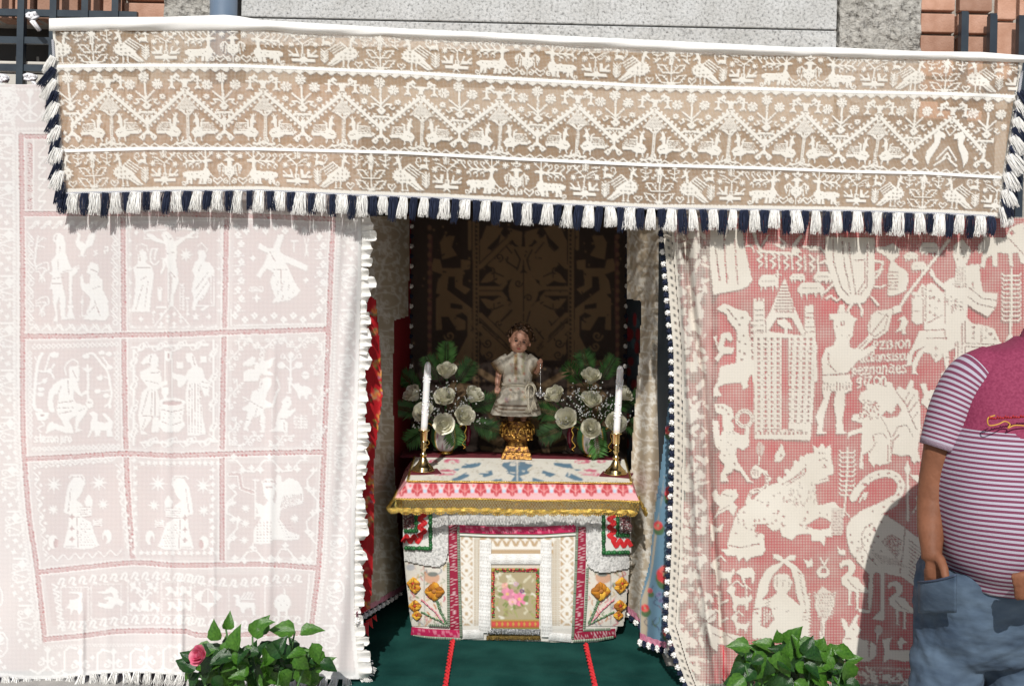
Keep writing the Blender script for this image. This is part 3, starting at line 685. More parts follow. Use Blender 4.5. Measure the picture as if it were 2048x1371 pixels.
while x < 2002:
    tassel(x, float(interp_poly(VL3, x))+1, 330, k % 2 == 1, 0, 1.0); x += 20.6; k += 1
for i in range(12):   # left side, swept downwards
    v = 62+i*23.0; a, b = v_px(np.array(115.), np.array(v)); tassel(float(a)-2, float(b)-8, v, i % 2 == 0, .52-.03*i, 1.0, -.006)
for i in range(14):
    v = 70+i*19.0; a, b = v_px(np.array(2025.), np.array(v)); tassel(float(a)+2, float(b)-8, v, i % 2 == 1, -.60+.02*i, 1.0, -.006)
# ================================================================== left curtain: white lace panels over pink
NET, BAND, GRV = .80, .50, .56
lc = Cv(-140, 150, 740, 1376, NET)
def bez(pl, n=8):
    p = np.array(pl, float); t = np.linspace(0, len(p)-1, (len(p)-1)*n+1); i = np.clip(t.astype(int), 0, len(p)-2); f = t-i
    p = np.vstack([2*p[0]-p[1], p, 2*p[-1]-p[-2]])
    a, b, c, d = p[i], p[i+1], p[i+2], p[i+3]; f = f[:, None]
    return .5*((2*b)+(-a+c)*f+(2*a-5*b+4*c-d)*f**2+(-a+3*b-3*c+d)*f**3)
# the inserted lace bands follow the sag of the cloth
VB = {1: [(42, 270), (44, 430), (45, 600), (45, 780), (48, 900), (58, 1030), (73, 1130), (90, 1280)], 2: [(246, 425), (247, 600), (249, 780), (254, 950), (265, 1115)],
      3: [(453, 425), (450, 600), (446, 780), (444, 950), (444, 1125)], 4: [(667, 425), (661, 560), (653, 780), (646, 950), (638, 1120), (622, 1255)]}
HB = {1: [(46, 427), (250, 427), (450, 430), (667, 438)], 2: [(46, 672), (150, 672), (250, 669), (350, 668), (450, 664), (560, 661), (655, 658)], 3: [(50, 917), (150, 912), (248, 906), (345, 910), (445, 907), (560, 904), (645, 903)],
      4: [(76, 1143), (170, 1133), (268, 1124), (345, 1129), (400, 1129), (530, 1127), (636, 1135)], 5: [(88, 1277), (165, 1270), (240, 1261), (362, 1261), (400, 1269), (500, 1267), (622, 1264)]}
def strip(pl, w=4.8, n=8):
    q = bez(pl); lc.line(q, 2*w, BAND); d = np.diff(q, axis=0); l = np.concatenate([[0], np.cumsum(np.hypot(*d.T))])
    s_ = np.arange(3, l[-1], n); x, y = np.interp(s_, l, q[:, 0]), np.interp(s_, l, q[:, 1]); tx, ty = np.gradient(x), np.gradient(y); m = np.maximum(np.hypot(tx, ty), 1e-6); tx, ty = tx/m, ty/m
    for i in range(len(x)):
        lc.poly([(x[i]+tx[i]*3.2, y[i]+ty[i]*3.2), (x[i]-ty[i]*4, y[i]+tx[i]*4), (x[i]-tx[i]*3.2, y[i]-ty[i]*3.2), (x[i]+ty[i]*4, y[i]-tx[i]*4)], .70)
        lc.rect(x[i]-.9, y[i]-.9, x[i]+.9, y[i]+.9, .25)
    for sg in (-1, 1):
        e = np.stack([x-ty*sg*(w+1.6), y+tx*sg*(w+1.6)], 1); lc.line(e, 3.2, .95)
        e2 = np.stack([x-ty*sg*(w-1), y+tx*sg*(w-1)], 1)
        for i in range(0, len(e2)): lc.rect(e2[i, 0]-1.2, e2[i, 1]-1.2, e2[i, 0]+1.2, e2[i, 1]+1.2, .1)
# pink ground of the figured panels is a little more open
def quad(x0, y0, x1, y1, dy=0): lc.poly([(x0, y0), (x1, y0+dy), (x1, y1+dy), (x0, y1)], .70)
lc.fr(0, 0, 1)
for (a, b, c, d) in ((1, 2, 1, 2), (2, 3, 1, 2), (3, 4, 1, 2), (1, 2, 2, 3), (2, 3, 2, 3), (3, 4, 2, 3), (1, 2, 3, 4), (2, 3, 3, 4), (3, 4, 3, 4), (1, 4, 4, 5)):
    y0 = np.mean([p[1] for p in HB[c]]); vy = lambda k, y: np.interp(y, [p[1] for p in VB[k]], [p[0] for p in VB[k]])
    y1 = np.mean([p[1] for p in HB[d]]); lc.poly([(vy(a, y0)+16, y0+18), (vy(b, y0)-16, y0+16), (vy(b, y1)-16, y1-18), (vy(a, y1)+16, y1-16)], .74)
# --- scroll borders
def scroll_v(x, y0, y1, per=94.0, w=34):
    k = 0; y = y0
    while y < y1:
        xx = x(y); d = 1 if k % 2 else -1
        lc.fr(xx, y, 1)
        lc.line([(-w*.4, 0), (w*.35, 0), (w*.62, per*.14), (w*.62, per*.36), (w*.3, per*.5), (-w*.3, per*.5)], 3)
        lc.poly([(w*.1, per*.02), (w*.45, per*.12), (w*.1, per*.24), (-w*.2, per*.12)]).line([(-w*.5, per*.3), (w*.4, per*.22)], 3).line([(-w*.5, per*.3), (w*.3, per*.4)], 2.5)
        lc.spiral(-w*.3, per*.16, 7, 1.1, 2.4, 90).spiral(-w*.3, per*.42, 7, 1.1, 2.4, 270, -1)
        for (a, b, r) in ((.1, .62, 7), (-.35, .74, 6), (.4, .74, 6), (.0, .86, 7), (-.5, .58, 5), (.55, .9, 5)): lc.star(w*a, per*b, r, 4, .5, 1, .3)
        y += per; k += 1
    lc.fr(0, 0, 1)
xb1 = lambda y: np.interp(y, [p[1] for p in VB[1]], [p[0] for p in VB[1]])
scroll_v(lambda y: xb1(y)-30, 176, 1290); scroll_v(lambda y: xb1(y)-92, 230, 1290, 94, 30)
lc.fr(0, 0, 1)
xb4 = lambda y: np.interp(y, [p[1] for p in VB[4]], [p[0] for p in VB[4]])
scroll_v(lambda y: xb4(y)+36, 440, 1300, 90, 30)
for y in np.arange(170, 1290, 7.0):
    x = float(xb1(y)); lc.poly([(x-17, y), (x-12, y+3), (x-17, y+6), (x-20, y+3)], .97); lc.poly([(x-12, y+3), (x-9, y+6), (x-12, y+9), (x-15, y+6)], .9)
    x = float(xb4(y)); lc.poly([(x+12, y), (x+17, y+3), (x+12, y+6), (x+9, y+3)], .97)
lc.line([(float(xb1(y))-8, y) for y in np.arange(265, 1290, 12)], 3, .97)
# upper-left corner (border turns under the valance)
for k in range(5):
    x = 8+k*52; lc.fr(x, 198, 1); lc.line([(-26, 28), (-10, 44), (12, 44), (26, 28)], 3).line([(0, 40), (0, -10)], 4).line([(0, 20), (-14, 6)], 4).line([(0, 20), (14, 6)], 4).poly([(0, -22), (8, -12), (0, -2), (-8, -12)]).line([(-14, 34), (0, 24), (14, 34)], 4).star(26, 0, 8, 8, .45).star(26, 26, 6, 4, .4).spiral(-16, 20, 6, 1, 2.2)
lc.fr(0, 0, 1)
for x in np.arange(-40, 200, 7.): lc.poly([(x, 254), (x+4, 258), (x, 262), (x-4, 258)], .95).poly([(x, 176), (x+4, 179), (x, 182), (x-4, 179)], .95)
strip([(42, 272), (120, 273), (250, 273)]); lc.line([(36, 266), (250, 267)], 3, .97)
for y in np.arange(285, 420, 5.0):
    for j in range(3): lc.rect(56+j*3.6, y+(j % 2)*2.5, 58+j*3.6, y+2+(j % 2)*2.5, .02)
lc.line([(67, 282), (66, 424)], 4, .97)
for y in np.arange(292, 415, 22): lc.line([(92, y), (78, y+16), (78, y+22), (92, y+22)], 3)
for k in (1, 2, 3, 4): strip(VB[k])
for k in (1, 2, 3, 4, 5): strip(HB[k])
S_ = .97
# --- panel 1: figure at a column with cock and kneeling figure
A = lambda: lc.fr(0, 420, .2626)
A()
for k in range(7): lc.line([(225+k*88, 140), (275+k*88, 85), (300+k*88, 85), (290+k*88, 115)], 11).line([(245+k*88, 140), (290+k*88, 92)], 9).line([(225+k*92, 915), (275+k*92, 870), (300+k*92, 915)], 11).line([(250+k*92, 870), (290+k*92, 915)], 9)
for k in range(7):
    for x0 in (210, 850): lc.line([(x0, 170+k*100), (x0+45, 225+k*100)], 11).line([(x0, 200+k*100), (x0+40, 245+k*100)], 8).ring(x0+28, 255+k*100, 17, 9)
lc.poly([(440, 175), (480, 190), (500, 260), (500, 330), (520, 390), (545, 440), (590, 440), (590, 470), (555, 500), (520, 470), (460, 480), (480, 590), (500, 660), (495, 800), (515, 830), (465, 835), (455, 700), (450, 650), (430, 720), (440, 850), (400, 850), (425, 800), (405, 700), (400, 600), (378, 600), (400, 500), (375, 480), (400, 460), (390, 390), (425, 340), (425, 240)])
lc.ring(445, 215, 36, 10).line([(440, 380), (440, 460)], 5, GRV).line([(470, 470), (550, 455)], 5, GRV).line([(400, 520), (480, 515)], 5, GRV).line([(395, 560), (470, 560)], 5, GRV).line([(460, 260), (450, 330)], 5, GRV)
lc.line([(600, 420), (560, 440)], 9).line([(600, 440), (560, 455)], 9)
lc.rect(525, 475, 548, 720).rect(515, 725, 555, 745).poly([(525, 745), (545, 745), (570, 825), (505, 825)])
lc.poly([(690, 395), (745, 410), (755, 455), (740, 490), (780, 530), (780, 600), (820, 680), (832, 800), (800, 838), (640, 830), (690, 690), (680, 660), (620, 600), (610, 510), (628, 480), (640, 560), (680, 560), (690, 490), (660, 480), (670, 430)])
lc.line([(700, 600), (770, 580)], 5, GRV).line([(720, 690), (760, 800)], 5, GRV).line([(660, 800), (720, 730)], 5, GRV).line([(690, 450), (740, 470)], 5, GRV)
lc.line([(630, 630), (625, 800)], 6).poly([(623, 680), (638, 700), (623, 720), (610, 700)]).line([(600, 808), (650, 808)], 9)
# cock
lc.poly([(585, 165), (615, 180), (605, 230), (650, 260), (680, 180), (720, 170), (725, 210), (700, 270), (660, 290), (640, 330), (640, 355), (615, 355), (615, 310), (585, 280), (575, 240), (590, 200)]).line([(600, 350), (655, 350)], 9)
lc.line([(740, 310), (715, 315), (740, 330), (715, 345)], 10).line([(800, 280), (820, 280), (820, 310), (795, 310), (800, 330)], 10)
# tree and water on the left
lc.line([(290, 200), (275, 280), (265, 400), (275, 440)], 12).line([(285, 250), (330, 210), (350, 220)], 9).line([(285, 270), (335, 280)], 9)
for y in (430, 690): lc.line(bez([(275, y), (310, y-20), (360, y-30), (370, y+20), (330, y+50), (340, y+110)]), 9).line(bez([(275, y+20), (320, y+10), (350, y+20), (320, y+60), (320, y+120)]), 9).line(bez([(275, y+40), (300, y+40), (310, y+70), (300, y+110)]), 9)
# --- panel 2: crucifixion
lc.fr(240, 430, .175)
for k in range(7): lc.star(135+k*160, 1272, 28, 4, .4).star(115, 130+k*160, 30, 4, .4).star(1130, 130+k*160, 30, 4, .4); lc.line([(150+k*140, 1285), (230+k*140, 1280)], 10)
lc.line([(100, 110), (100, 1260)], 8).line([(1150, 110), (1150, 1260)], 8).line([(120, 80), (1130, 60)], 12)
lc.line([(275, 180), (530, 165)], 16).line([(620, 155), (890, 165)], 16).line([(280, 170), (280, 270), (400, 270)], 14).line([(885, 165), (885, 250), (640, 265)], 14).line([(550, 630), (550, 980)], 16).rect(510, 85, 650, 130)
lc.line([(530, 108), (630, 108)], 6, GRV)
lc.poly([(300, 205), (360, 215), (430, 265), (500, 295), (470, 230), (500, 185), (560, 195), (610, 260), (620, 300), (740, 250), (820, 190), (860, 170), (860, 205), (800, 240), (700, 310), (650, 350), (650, 450), (640, 520), (660, 650), (670, 750), (640, 850), (610, 920), (610, 1040), (560, 1050), (580, 920), (590, 800), (600, 720), (540, 600), (520, 540), (530, 420), (520, 330), (400, 300), (310, 240)])
lc.line([(520, 230), (560, 280), (600, 260)], 8, GRV).line([(540, 440), (620, 430)], 7, GRV).line([(570, 640), (640, 720)], 7, GRV).line([(480, 500), (550, 500)], 20).line([(500, 500), (500, 600), (470, 660)], 24)
lc.poly([(210, 420), (250, 390), (300, 420), (310, 500), (290, 540), (360, 580), (390, 680), (370, 800), (350, 950), (340, 1105), (130, 1105), (170, 900), (180, 750), (150, 600), (200, 560)]).line([(190, 400), (190, 350), (250, 330), (310, 350), (315, 410)], 10)
lc.line([(190, 600), (340, 600)], 7, GRV).line([(240, 740), (300, 700)], 7, GRV).line([(260, 800), (180, 1080)], 7, GRV).line([(320, 760), (280, 1080)], 7, GRV).line([(220, 430), (230, 520)], 7, GRV)
lc.line(bez([(430, 385), (360, 400), (350, 520), (400, 565), (450, 520)]), 18).line(bez([(420, 400), (400, 440), (400, 510)]), 22).ring(455, 845, 22, 10).line([(455, 865), (455, 960)], 36)
lc.star(755, 455, 88, 8, .35, 1).ell(755, 455, 34, 34)
lc.poly([(890, 400), (960, 400), (985, 460), (960, 530), (1020, 540), (1075, 620), (1070, 680), (1000, 720), (1030, 800), (950, 950), (860, 1030), (870, 1085), (820, 1085), (840, 950), (820, 850), (850, 700), (830, 640), (805, 690), (850, 550), (900, 500)]).line([(885, 360), (930, 320), (1000, 390), (985, 420)], 12).line([(1070, 640), (1075, 1030), (860, 1035)], 10).line([(1040, 700), (1045, 1010)], 8).line([(940, 1080), (1000, 1040)], 26)
for (a, b) in (((1010, 650), (860, 850)), ((1020, 730), (870, 940)), ((930, 560), (900, 640)), ((950, 920), (890, 1000))): lc.line([a, b], 7, GRV)
lc.line([(690, 780), (690, 1080)], 8).line([(725, 780), (725, 1080)], 8)
for k in range(9): lc.line([(690, 800+k*33), (725, 800+k*33)], 7)
lc.line([(770, 940), (770, 1150)], 10).rect(745, 935, 795, 960).line([(560, 1050), (390, 1270)], 14).line([(620, 1050), (800, 1265)], 14)
for k in range(9): lc.star(470+(k % 5)*75, 1130+(k//5)*80+(k % 2)*30, 30, 4, .5)
lc.rect(410, 1040, 530, 1062).line([(385, 1100), (385, 1230)], 12).rect(365, 1095, 408, 1118).star(240, 1185, 38, 4, .5).star(865, 1160, 45, 5, .5).star(1015, 1160, 36, 4, .5).star(190, 200, 34, 4, .5).star(1010, 185, 34, 4, .5)
# --- panel 3: carrying the cross
lc.fr(340, 420, .2772)
for k in range(9):
    for (x, y) in ((470, 175), (1060, 190)):
        yy = y+k*66
        for q in ((-14, 0), (14, 0), (0, -15), (0, 15)): lc.ell(x+20+q[0]+(k % 2)*25, yy+q[1], 11, 11)
        lc.line([(x-15, yy+30), (x+70, yy+20)], 5)
for k in range(9):
    for (x, y) in ((480, 120), (470, 760)):
        for q in ((-14, 0), (14, 0), (0, -15), (0, 15)): lc.ell(x+k*70+q[0], y+(k % 2)*30+q[1], 11, 11)
lc.line([(440, 720), (440, 830), (1110, 820)], 9)
lc.poly([(780, 175), (825, 175), (790, 280), (800, 310), (995, 400), (985, 440), (830, 375), (860, 430), (900, 520), (940, 580), (920, 610), (860, 650), (770, 660), (735, 670), (760, 630), (720, 520), (750, 450), (700, 420), (660, 470), (650, 490), (625, 470), (680, 380), (710, 310), (635, 275), (645, 235), (720, 280), (745, 270)])
for k in range(26): lc.rect(745+(k*37) % 150, 470+(k*23) % 170, 751+(k*37) % 150, 478+(k*23) % 170, GRV)
lc.line([(800, 430), (805, 580)], 6, GRV).line([(720, 300), (760, 370)], 6, GRV).line([(740, 430), (850, 430)], 5, GRV).rect(740, 300, 748, 306, GRV)
lc.line([(880, 222), (920, 222)], 14).line([(895, 225), (892, 300)], 9).line([(970, 200), (985, 280), (975, 330)], 8).line([(1000, 200), (985, 270), (995, 330)], 8)
lc.line([(575, 555), (670, 555), (670, 583), (575, 583)], 8, S_, True).line([(590, 570), (655, 570)], 6).star(600, 345, 26, 4, .5).star(980, 505, 24, 4, .5).star(625, 635, 34, 4, .4)
# --- panel 4: kneeling saint in the wilderness
lc.fr(50, 670, .1823)
def chain(x0, y0, x1, y1, n):
    for k in range(n):
        t = (k+.5)/n; x, y = x0+(x1-x0)*t, y0+(y1-y0)*t; lc.line([(x-24, y), (x, y-26), (x+24, y), (x, y+26)], 11, S_, True)
chain(75, 125, 1030, 95, 18); chain(75, 1250, 1050, 1215, 18); chain(50, 170, 60, 1130, 17); chain(1000, 170, 1010, 1150, 17)
lc.poly([(485, 345), (590, 335), (595, 500), (570, 505), (600, 600), (620, 640), (690, 590), (690, 630), (620, 668), (590, 655), (540, 600), (530, 690), (560, 740), (660, 770), (690, 800), (660, 870), (590, 960), (580, 1020), (640, 1040), (550, 1065), (550, 980), (560, 880), (520, 900), (480, 930), (520, 1010), (530, 1070), (450, 1070), (330, 1030), (260, 1060), (225, 1080), (250, 980), (290, 940), (330, 965), (430, 1000), (400, 930), (360, 880), (340, 800), (360, 740), (370, 640), (320, 640), (300, 720), (330, 840), (270, 840), (245, 760), (260, 620), (320, 530), (400, 480), (480, 470)])
lc.line(bez([(450, 430), (440, 340), (520, 265), (580, 300), (570, 340)]), 14)
for (a, b) in (((370, 740), (530, 720)), ((350, 800), (530, 790)), ((360, 860), (520, 830)), ((470, 500), (480, 640)), ((400, 560), (360, 640)), ((590, 830), (650, 800)), ((520, 380), (560, 470))): lc.line([a, b], 8, GRV)
lc.line([(690, 370), (690, 720)], 24).poly([(620, 355), (750, 355), (710, 400), (665, 400)]).line([(685, 320), (685, 360)], 18).ell(708, 745, 42, 55).line([(680, 735), (735, 735)], 8, GRV)
lc.line(bez([(190, 200), (150, 270), (125, 400), (110, 550), (100, 700), (110, 800), (180, 830)]), 34).line([(120, 260), (110, 240)], 18).line([(160, 390), (215, 400), (270, 215), (360, 200)], 16).line([(215, 400), (270, 390), (320, 320)], 16).line([(270, 390), (320, 470)], 18).ell(320, 215, 55, 32).ell(270, 390, 26, 26).line([(120, 540), (215, 500), (240, 470)], 16).ell(215, 500, 30, 26).ell(175, 590, 40, 22).ell(170, 650, 40, 22)
lc.poly([(110, 845), (265, 845), (250, 910), (210, 935), (140, 930)]).rect(165, 865, 210, 890, GRV).line(bez([(180, 940), (210, 980), (140, 1020), (180, 1060)]), 14)
lc.line(bez([(640, 230), (740, 200), (830, 300), (900, 390), (930, 520), (950, 640), (930, 740), (930, 790)]), 26).line([(900, 380), (910, 320), (850, 240)], 20).line([(950, 600), (770, 620)], 12).line([(940, 480), (830, 440)], 12).line([(930, 740), (880, 780)], 22)
for (x, y) in ((670, 230), (840, 190), (920, 205), (820, 470), (800, 610), (890, 660), (930, 350)): lc.ell(x, y, 36, 24)
lc.poly([(700, 850), (750, 825), (800, 870), (790, 940), (870, 960), (920, 950), (850, 870), (870, 850), (930, 900), (970, 960), (950, 1040), (970, 1105), (900, 1110), (890, 1040), (830, 1040), (820, 1105), (770, 1105), (770, 1040), (730, 1050), (710, 1120), (690, 1110), (720, 1030), (720, 950), (740, 900)])
def stroke(glyphs, x, y, s, w):
    for g in glyphs:
        for st in g[1]: lc.line([(x+q[0]*s, y+q[1]*s) for q in st], w)
        x += g[0]*s
_s = (.8, [[(.6, .15), (.3, 0), (.05, .2), (.5, .6), (.55, .85), (.2, 1), (0, .85)]]); _t = (.6, [[(.3, -.4), (.25, .8), (.5, 1)], [(0, .1), (.5, .05)]]); _e = (.75, [[(.05, .5), (.55, .45), (.5, .1), (.2, 0), (0, .4), (.1, .85), (.45, 1), (.6, .85)]])
_z = (.75, [[(0, .1), (.55, 0), (.05, .95), (.6, .9)]]); _o = (.8, [[(.3, 0), (.05, .3), (.05, .7), (.3, 1), (.55, .7), (.55, .3), (.3, 0)]]); _n = (.8, [[(.1, 0), (.05, 1)], [(.1, .25), (.4, 0), (.55, .2), (.5, 1)]]); _j = (.5, [[(.3, 0), (.3, 1.2), (0, 1.4)]]); _i = (.4, [[(.2, 0), (.15, 1)]]); _r = (.6, [[(.1, 0), (.1, 1)], [(.1, .3), (.35, 0), (.5, .1)]])
stroke([_s, _t, _e, _z, _o, _n, _j, _i, _r, _o], 100, 1110, 62, 15)
# --- panel 5: woman at the well
lc.fr(240, 660, .1897)
def knotband(x0, y0, x1, y1, n, vert=False):
    lc.line([(x0, y0), (x1, y1)], 24)
    for k in range(n):
        t = (k+.5)/n; x, y = x0+(x1-x0)*t, y0+(y1-y0)*t
        lc.ell(x, y, 34, 52, S_, .7).ell(x+26, y-20, 22, 18).ell(x-24, y+22, 22, 18).line(bez([(x-20, y+30), (x-60, y+55), (x-90, y+20)]) if not vert else bez([(x+10, y-30), (x+45, y-70), (x+20, y-100)]), 11).line(bez([(x+20, y-30), (x+60, y-50), (x+85, y-10)]) if not vert else bez([(x-10, y+30), (x-45, y+70), (x-20, y+95)]), 11)
        lc.line([(x-8, y+22), (x+12, y-24)], 6, GRV).rect(x+22, y-24, x+30, y-16, GRV)
knotband(125, 180, 925, 150, 4); knotband(220, 1180, 1030, 1170, 4); knotband(145, 210, 145, 1200, 4, True); knotband(985, 110, 985, 1150, 4, True)
lc.poly([(300, 255), (370, 245), (405, 290), (400, 380), (380, 400), (430, 430), (440, 530), (500, 530), (500, 570), (420, 610), (390, 620), (415, 720), (410, 1070), (330, 1075), (350, 900), (300, 980), (240, 1060), (310, 1100), (220, 1095), (190, 900), (230, 650), (290, 600), (250, 540), (215, 510), (210, 440), (290, 400), (330, 370), (300, 340), (230, 365), (220, 340)])
for (a, b) in (((330, 260), (310, 360)), ((280, 530), (400, 560)), ((340, 620), (330, 880)), ((300, 640), (230, 880)), ((370, 640), (370, 900)), ((240, 900), (400, 910)), ((320, 450), (420, 440)), ((270, 930), (230, 1050))): lc.line([a, b], 8, GRV)
lc.line([(475, 230), (475, 560)], 9).line([(548, 300), (548, 720)], 9).poly([(470, 215), (550, 215), (545, 310), (510, 330), (475, 310)]).rect(500, 240, 520, 290, GRV).poly([(440, 600), (510, 600), (520, 650), (490, 700), (485, 745), (460, 745), (455, 700), (430, 650)])
lc.ell(545, 765, 145, 55).ell(550, 765, 105, 25, .6).poly([(410, 800), (680, 800), (660, 930), (690, 1000), (620, 1070), (470, 1070), (390, 1000), (430, 930)])
for k in range(4): lc.rect(470+k*55, 875, 482+k*55, 887, GRV).rect(455+k*55, 915, 467+k*55, 927, GRV)
lc.line([(430, 960), (545, 1000), (660, 960)], 8, GRV).line([(420, 830), (545, 860), (670, 830)], 8, GRV)
lc.poly([(700, 245), (760, 235), (790, 290), (820, 380), (870, 400), (890, 500), (940, 540), (940, 690), (890, 690), (850, 600), (870, 900), (900, 1060), (900, 1095), (850, 1095), (830, 1110), (710, 1105), (710, 900), (690, 680), (720, 500), (690, 560), (640, 600), (610, 600), (600, 520), (555, 510), (555, 450), (600, 460), (690, 480), (720, 420), (760, 390), (740, 340), (710, 340), (690, 280)])
for k in range(5): lc.line([(735+k*28, 560), (725+k*32, 1080)], 7, GRV)
lc.line([(860, 540), (930, 560)], 8, GRV).line([(870, 600), (930, 610)], 8, GRV).line([(760, 260), (790, 370)], 8, GRV).star(630, 370, 52, 4, .6, 1, .78).star(880, 305, 52, 4, .6, 1, .78)
# --- panel 6: sacrifice with angel, sheep and fire
lc.fr(440, 670, .175)
def zigvine(pts, w=14):
    lc.line(pts, w)
    for (a, b) in zip(pts, pts[1:]):
        m = ((a[0]+b[0])/2, (a[1]+b[1])/2); lc.spiral(m[0]+26, m[1]+30, 30, 1.1, 12, 40).spiral(m[0]-30, m[1]-28, 26, 1.1, 11, 220).star(m[0]+60, m[1]-6, 26, 4, .5)
zigvine([(220, 40), (340, 40), (410, 140), (520, 140), (620, 40), (720, 35), (800, 130), (900, 130), (980, 30), (1090, 30), (1165, 120)]); zigvine([(130, 1250), (280, 1250), (360, 1150), (480, 1150)]); zigvine([(560, 1260), (650, 1250), (720, 1150), (840, 1150)]); zigvine([(950, 1260), (1030, 1250), (1140, 1130)])
zigvine([(220, 60), (215, 170), (110, 280), (110, 400)]); zigvine([(195, 500), (195, 600), (105, 700), (105, 850)]); zigvine([(185, 930), (180, 1050), (100, 1110), (110, 1250)]); zigvine([(1165, 130), (1165, 230), (1080, 330), (1080, 450)]); zigvine([(1165, 580), (1155, 690), (1065, 780), (1065, 900)]); zigvine([(1150, 980), (1150, 1120), (1060, 1130)])
lc.poly([(440, 260), (500, 250), (510, 310), (480, 330), (530, 290), (630, 250), (590, 360), (530, 400), (600, 430), (610, 460), (520, 455), (470, 440), (450, 490), (430, 520), (270, 525), (270, 420), (330, 380), (390, 390), (400, 330), (340, 350), (260, 345), (270, 310), (370, 240), (405, 260), (400, 310), (440, 310)]).ring(480, 225, 22, 10)
lc.poly([(470, 500), (540, 475), (590, 500), (585, 580), (540, 650), (520, 740), (600, 780), (640, 640), (680, 600), (640, 500), (650, 460), (665, 500), (690, 600), (650, 680), (610, 820), (530, 830), (500, 850), (515, 950), (510, 1110), (450, 1110), (475, 1060), (450, 1000), (470, 900), (410, 940), (370, 930), (350, 1000), (310, 1050), (330, 1105), (265, 1075), (280, 1040), (300, 950), (320, 870), (240, 845), (320, 790), (350, 740), (250, 760), (310, 730), (250, 710), (270, 700), (340, 740), (370, 640), (470, 600), (440, 590)])
for (a, b) in (((340, 750), (480, 830)), ((480, 510), (470, 600)), ((420, 620), (450, 650)), ((450, 1000), (510, 1010)), ((300, 960), (360, 980)), ((420, 840), (400, 930)), ((470, 270), (440, 330))): lc.line([a, b], 8, GRV)
lc.poly([(710, 750), (760, 690), (810, 710), (820, 780), (790, 830), (760, 850), (800, 860), (870, 825), (860, 860), (800, 930), (740, 960), (780, 1000), (770, 1095), (560, 1095), (640, 1050), (640, 980), (670, 880), (710, 820)]).line([(730, 1000), (740, 1090)], 8, GRV).rect(768, 755, 778, 765, GRV).line([(670, 950), (760, 960)], 7, GRV)
for k in range(9): lc.line([(850-(k % 2)*8, 925+k*17), (995, 922+k*17)], 9)
lc.line([(925, 905), (925, 1065)], 10).line([(592, 830), (592, 1080)], 7)
lc.poly([(790, 540), (850, 560), (900, 540), (920, 580), (1000, 580), (1055, 620), (1050, 670), (1000, 690), (1000, 730), (970, 730), (960, 690), (920, 690), (920, 730), (895, 720), (880, 650), (850, 610)])
lc.line([(805, 230), (805, 560)], 22).line([(800, 400), (720, 330)], 16).line([(805, 400), (900, 340)], 16).line([(805, 310), (880, 240)], 12).line([(805, 310), (730, 240)], 12).star(810, 230, 48, 8, .6).ell(700, 345, 48, 40).ell(900, 340, 48, 38).ring(720, 240, 24, 10).ring(905, 240, 24, 10).line([(790, 540), (800, 650)], 26).rect(765, 650, 820, 664).rect(770, 480, 825, 520).ell(975, 455, 44, 46).line([(932, 455), (1018, 455)], 7, GRV)
# --- panel 7 / 8: praying women in long dresses
def praying():
    lc.line([(525, 700), (545, 685), (625, 685), (640, 705), (640, 760)], 11)
    lc.poly([(560, 700), (610, 695), (640, 730), (630, 800), (600, 850), (580, 870), (620, 900), (640, 930), (660, 930), (640, 880), (670, 830), (690, 840), (705, 880), (700, 930), (695, 990), (620, 1000), (690, 1040), (740, 1190), (760, 1215), (700, 1240), (620, 1245), (590, 1240), (480, 1235), (520, 1080), (530, 980), (485, 970), (500, 850), (520, 760)])
    for k in range(5): lc.line([(585, 930+k*18), (690, 925+k*18)], 4, GRV)
    lc.line([(585, 1010), (595, 1230)], 6, GRV).line([(540, 780), (520, 960)], 5, GRV).line([(500, 1225), (570, 1225)], 10, NET)
    for r in range(10):
        for k in range(6): lc.rect(608+k*20+(r % 2)*10, 1030+r*20, 614+k*20+(r % 2)*10, 1037+r*20, GRV) if 608+k*20 < 640+r*12 else None
    for y in (1000, 1090, 1170): lc.star(548, y, 24, 4, .5, GRV)
    lc.rect(708, 1015, 775, 1075); [lc.line([(718, 1028+k*14), (766, 1028+k*14)], 4, GRV) for k in range(4)]
    lc.star(410, 755, 70, 8, .3).star(755, 740, 72, 8, .3).star(405, 945, 46, 8, .4).star(785, 905, 46, 8, .4).star(750, 740, 26, 4, .5)
    lc.ell(405, 1190, 36, 52).ell(425, 1200, 18, 36, .56, .1).ell(815, 1150, 36, 52).ell(800, 1170, 14, 30, .70)
lc.fr(0, 770, .2626); praying()
lc.line(bez([(260+k*45, 600+(k % 2)*28-k*4) for k in range(15)]), 9); lc.line(bez([(345+k*45, 1340-(k % 2)*40-k*4) for k in range(14)]), 9); lc.line(bez([(255+k*6+(k % 2)*36, 660+k*48) for k in range(14)]), 9); lc.line(bez([(880+k*6+(k % 2)*36, 600+k*48) for k in range(14)]), 9)
for k in range(14): lc.ell(270+k*6+((k+1) % 2)*30, 665+k*48, 12, 12).ell(895+k*6+((k+1) % 2)*30, 605+k*48, 12, 12).ell(262+k*45, 600+((k+1) % 2)*28-k*4, 11, 11)
lc.fr(363, 772, -.2626, .2626, 575, 0); praying()
lc.fr(0, 770, .2626)
for k in range(13): lc.star(1020+(k % 2)*12, 570+k*58, 24, 4, .5, 1, (k % 2)*.7); lc.star(1085+k*48, 592, 24, 5, .5, 1, k); lc.star(1075+k*48, 1275, 24, 5, .5, 1, k)
lc.fr(340, 770, .2772)
for k in range(12): lc.star(310-(k % 2)*10, 610+k*52, 24, 4, .5, 1, (k % 2)*.7)
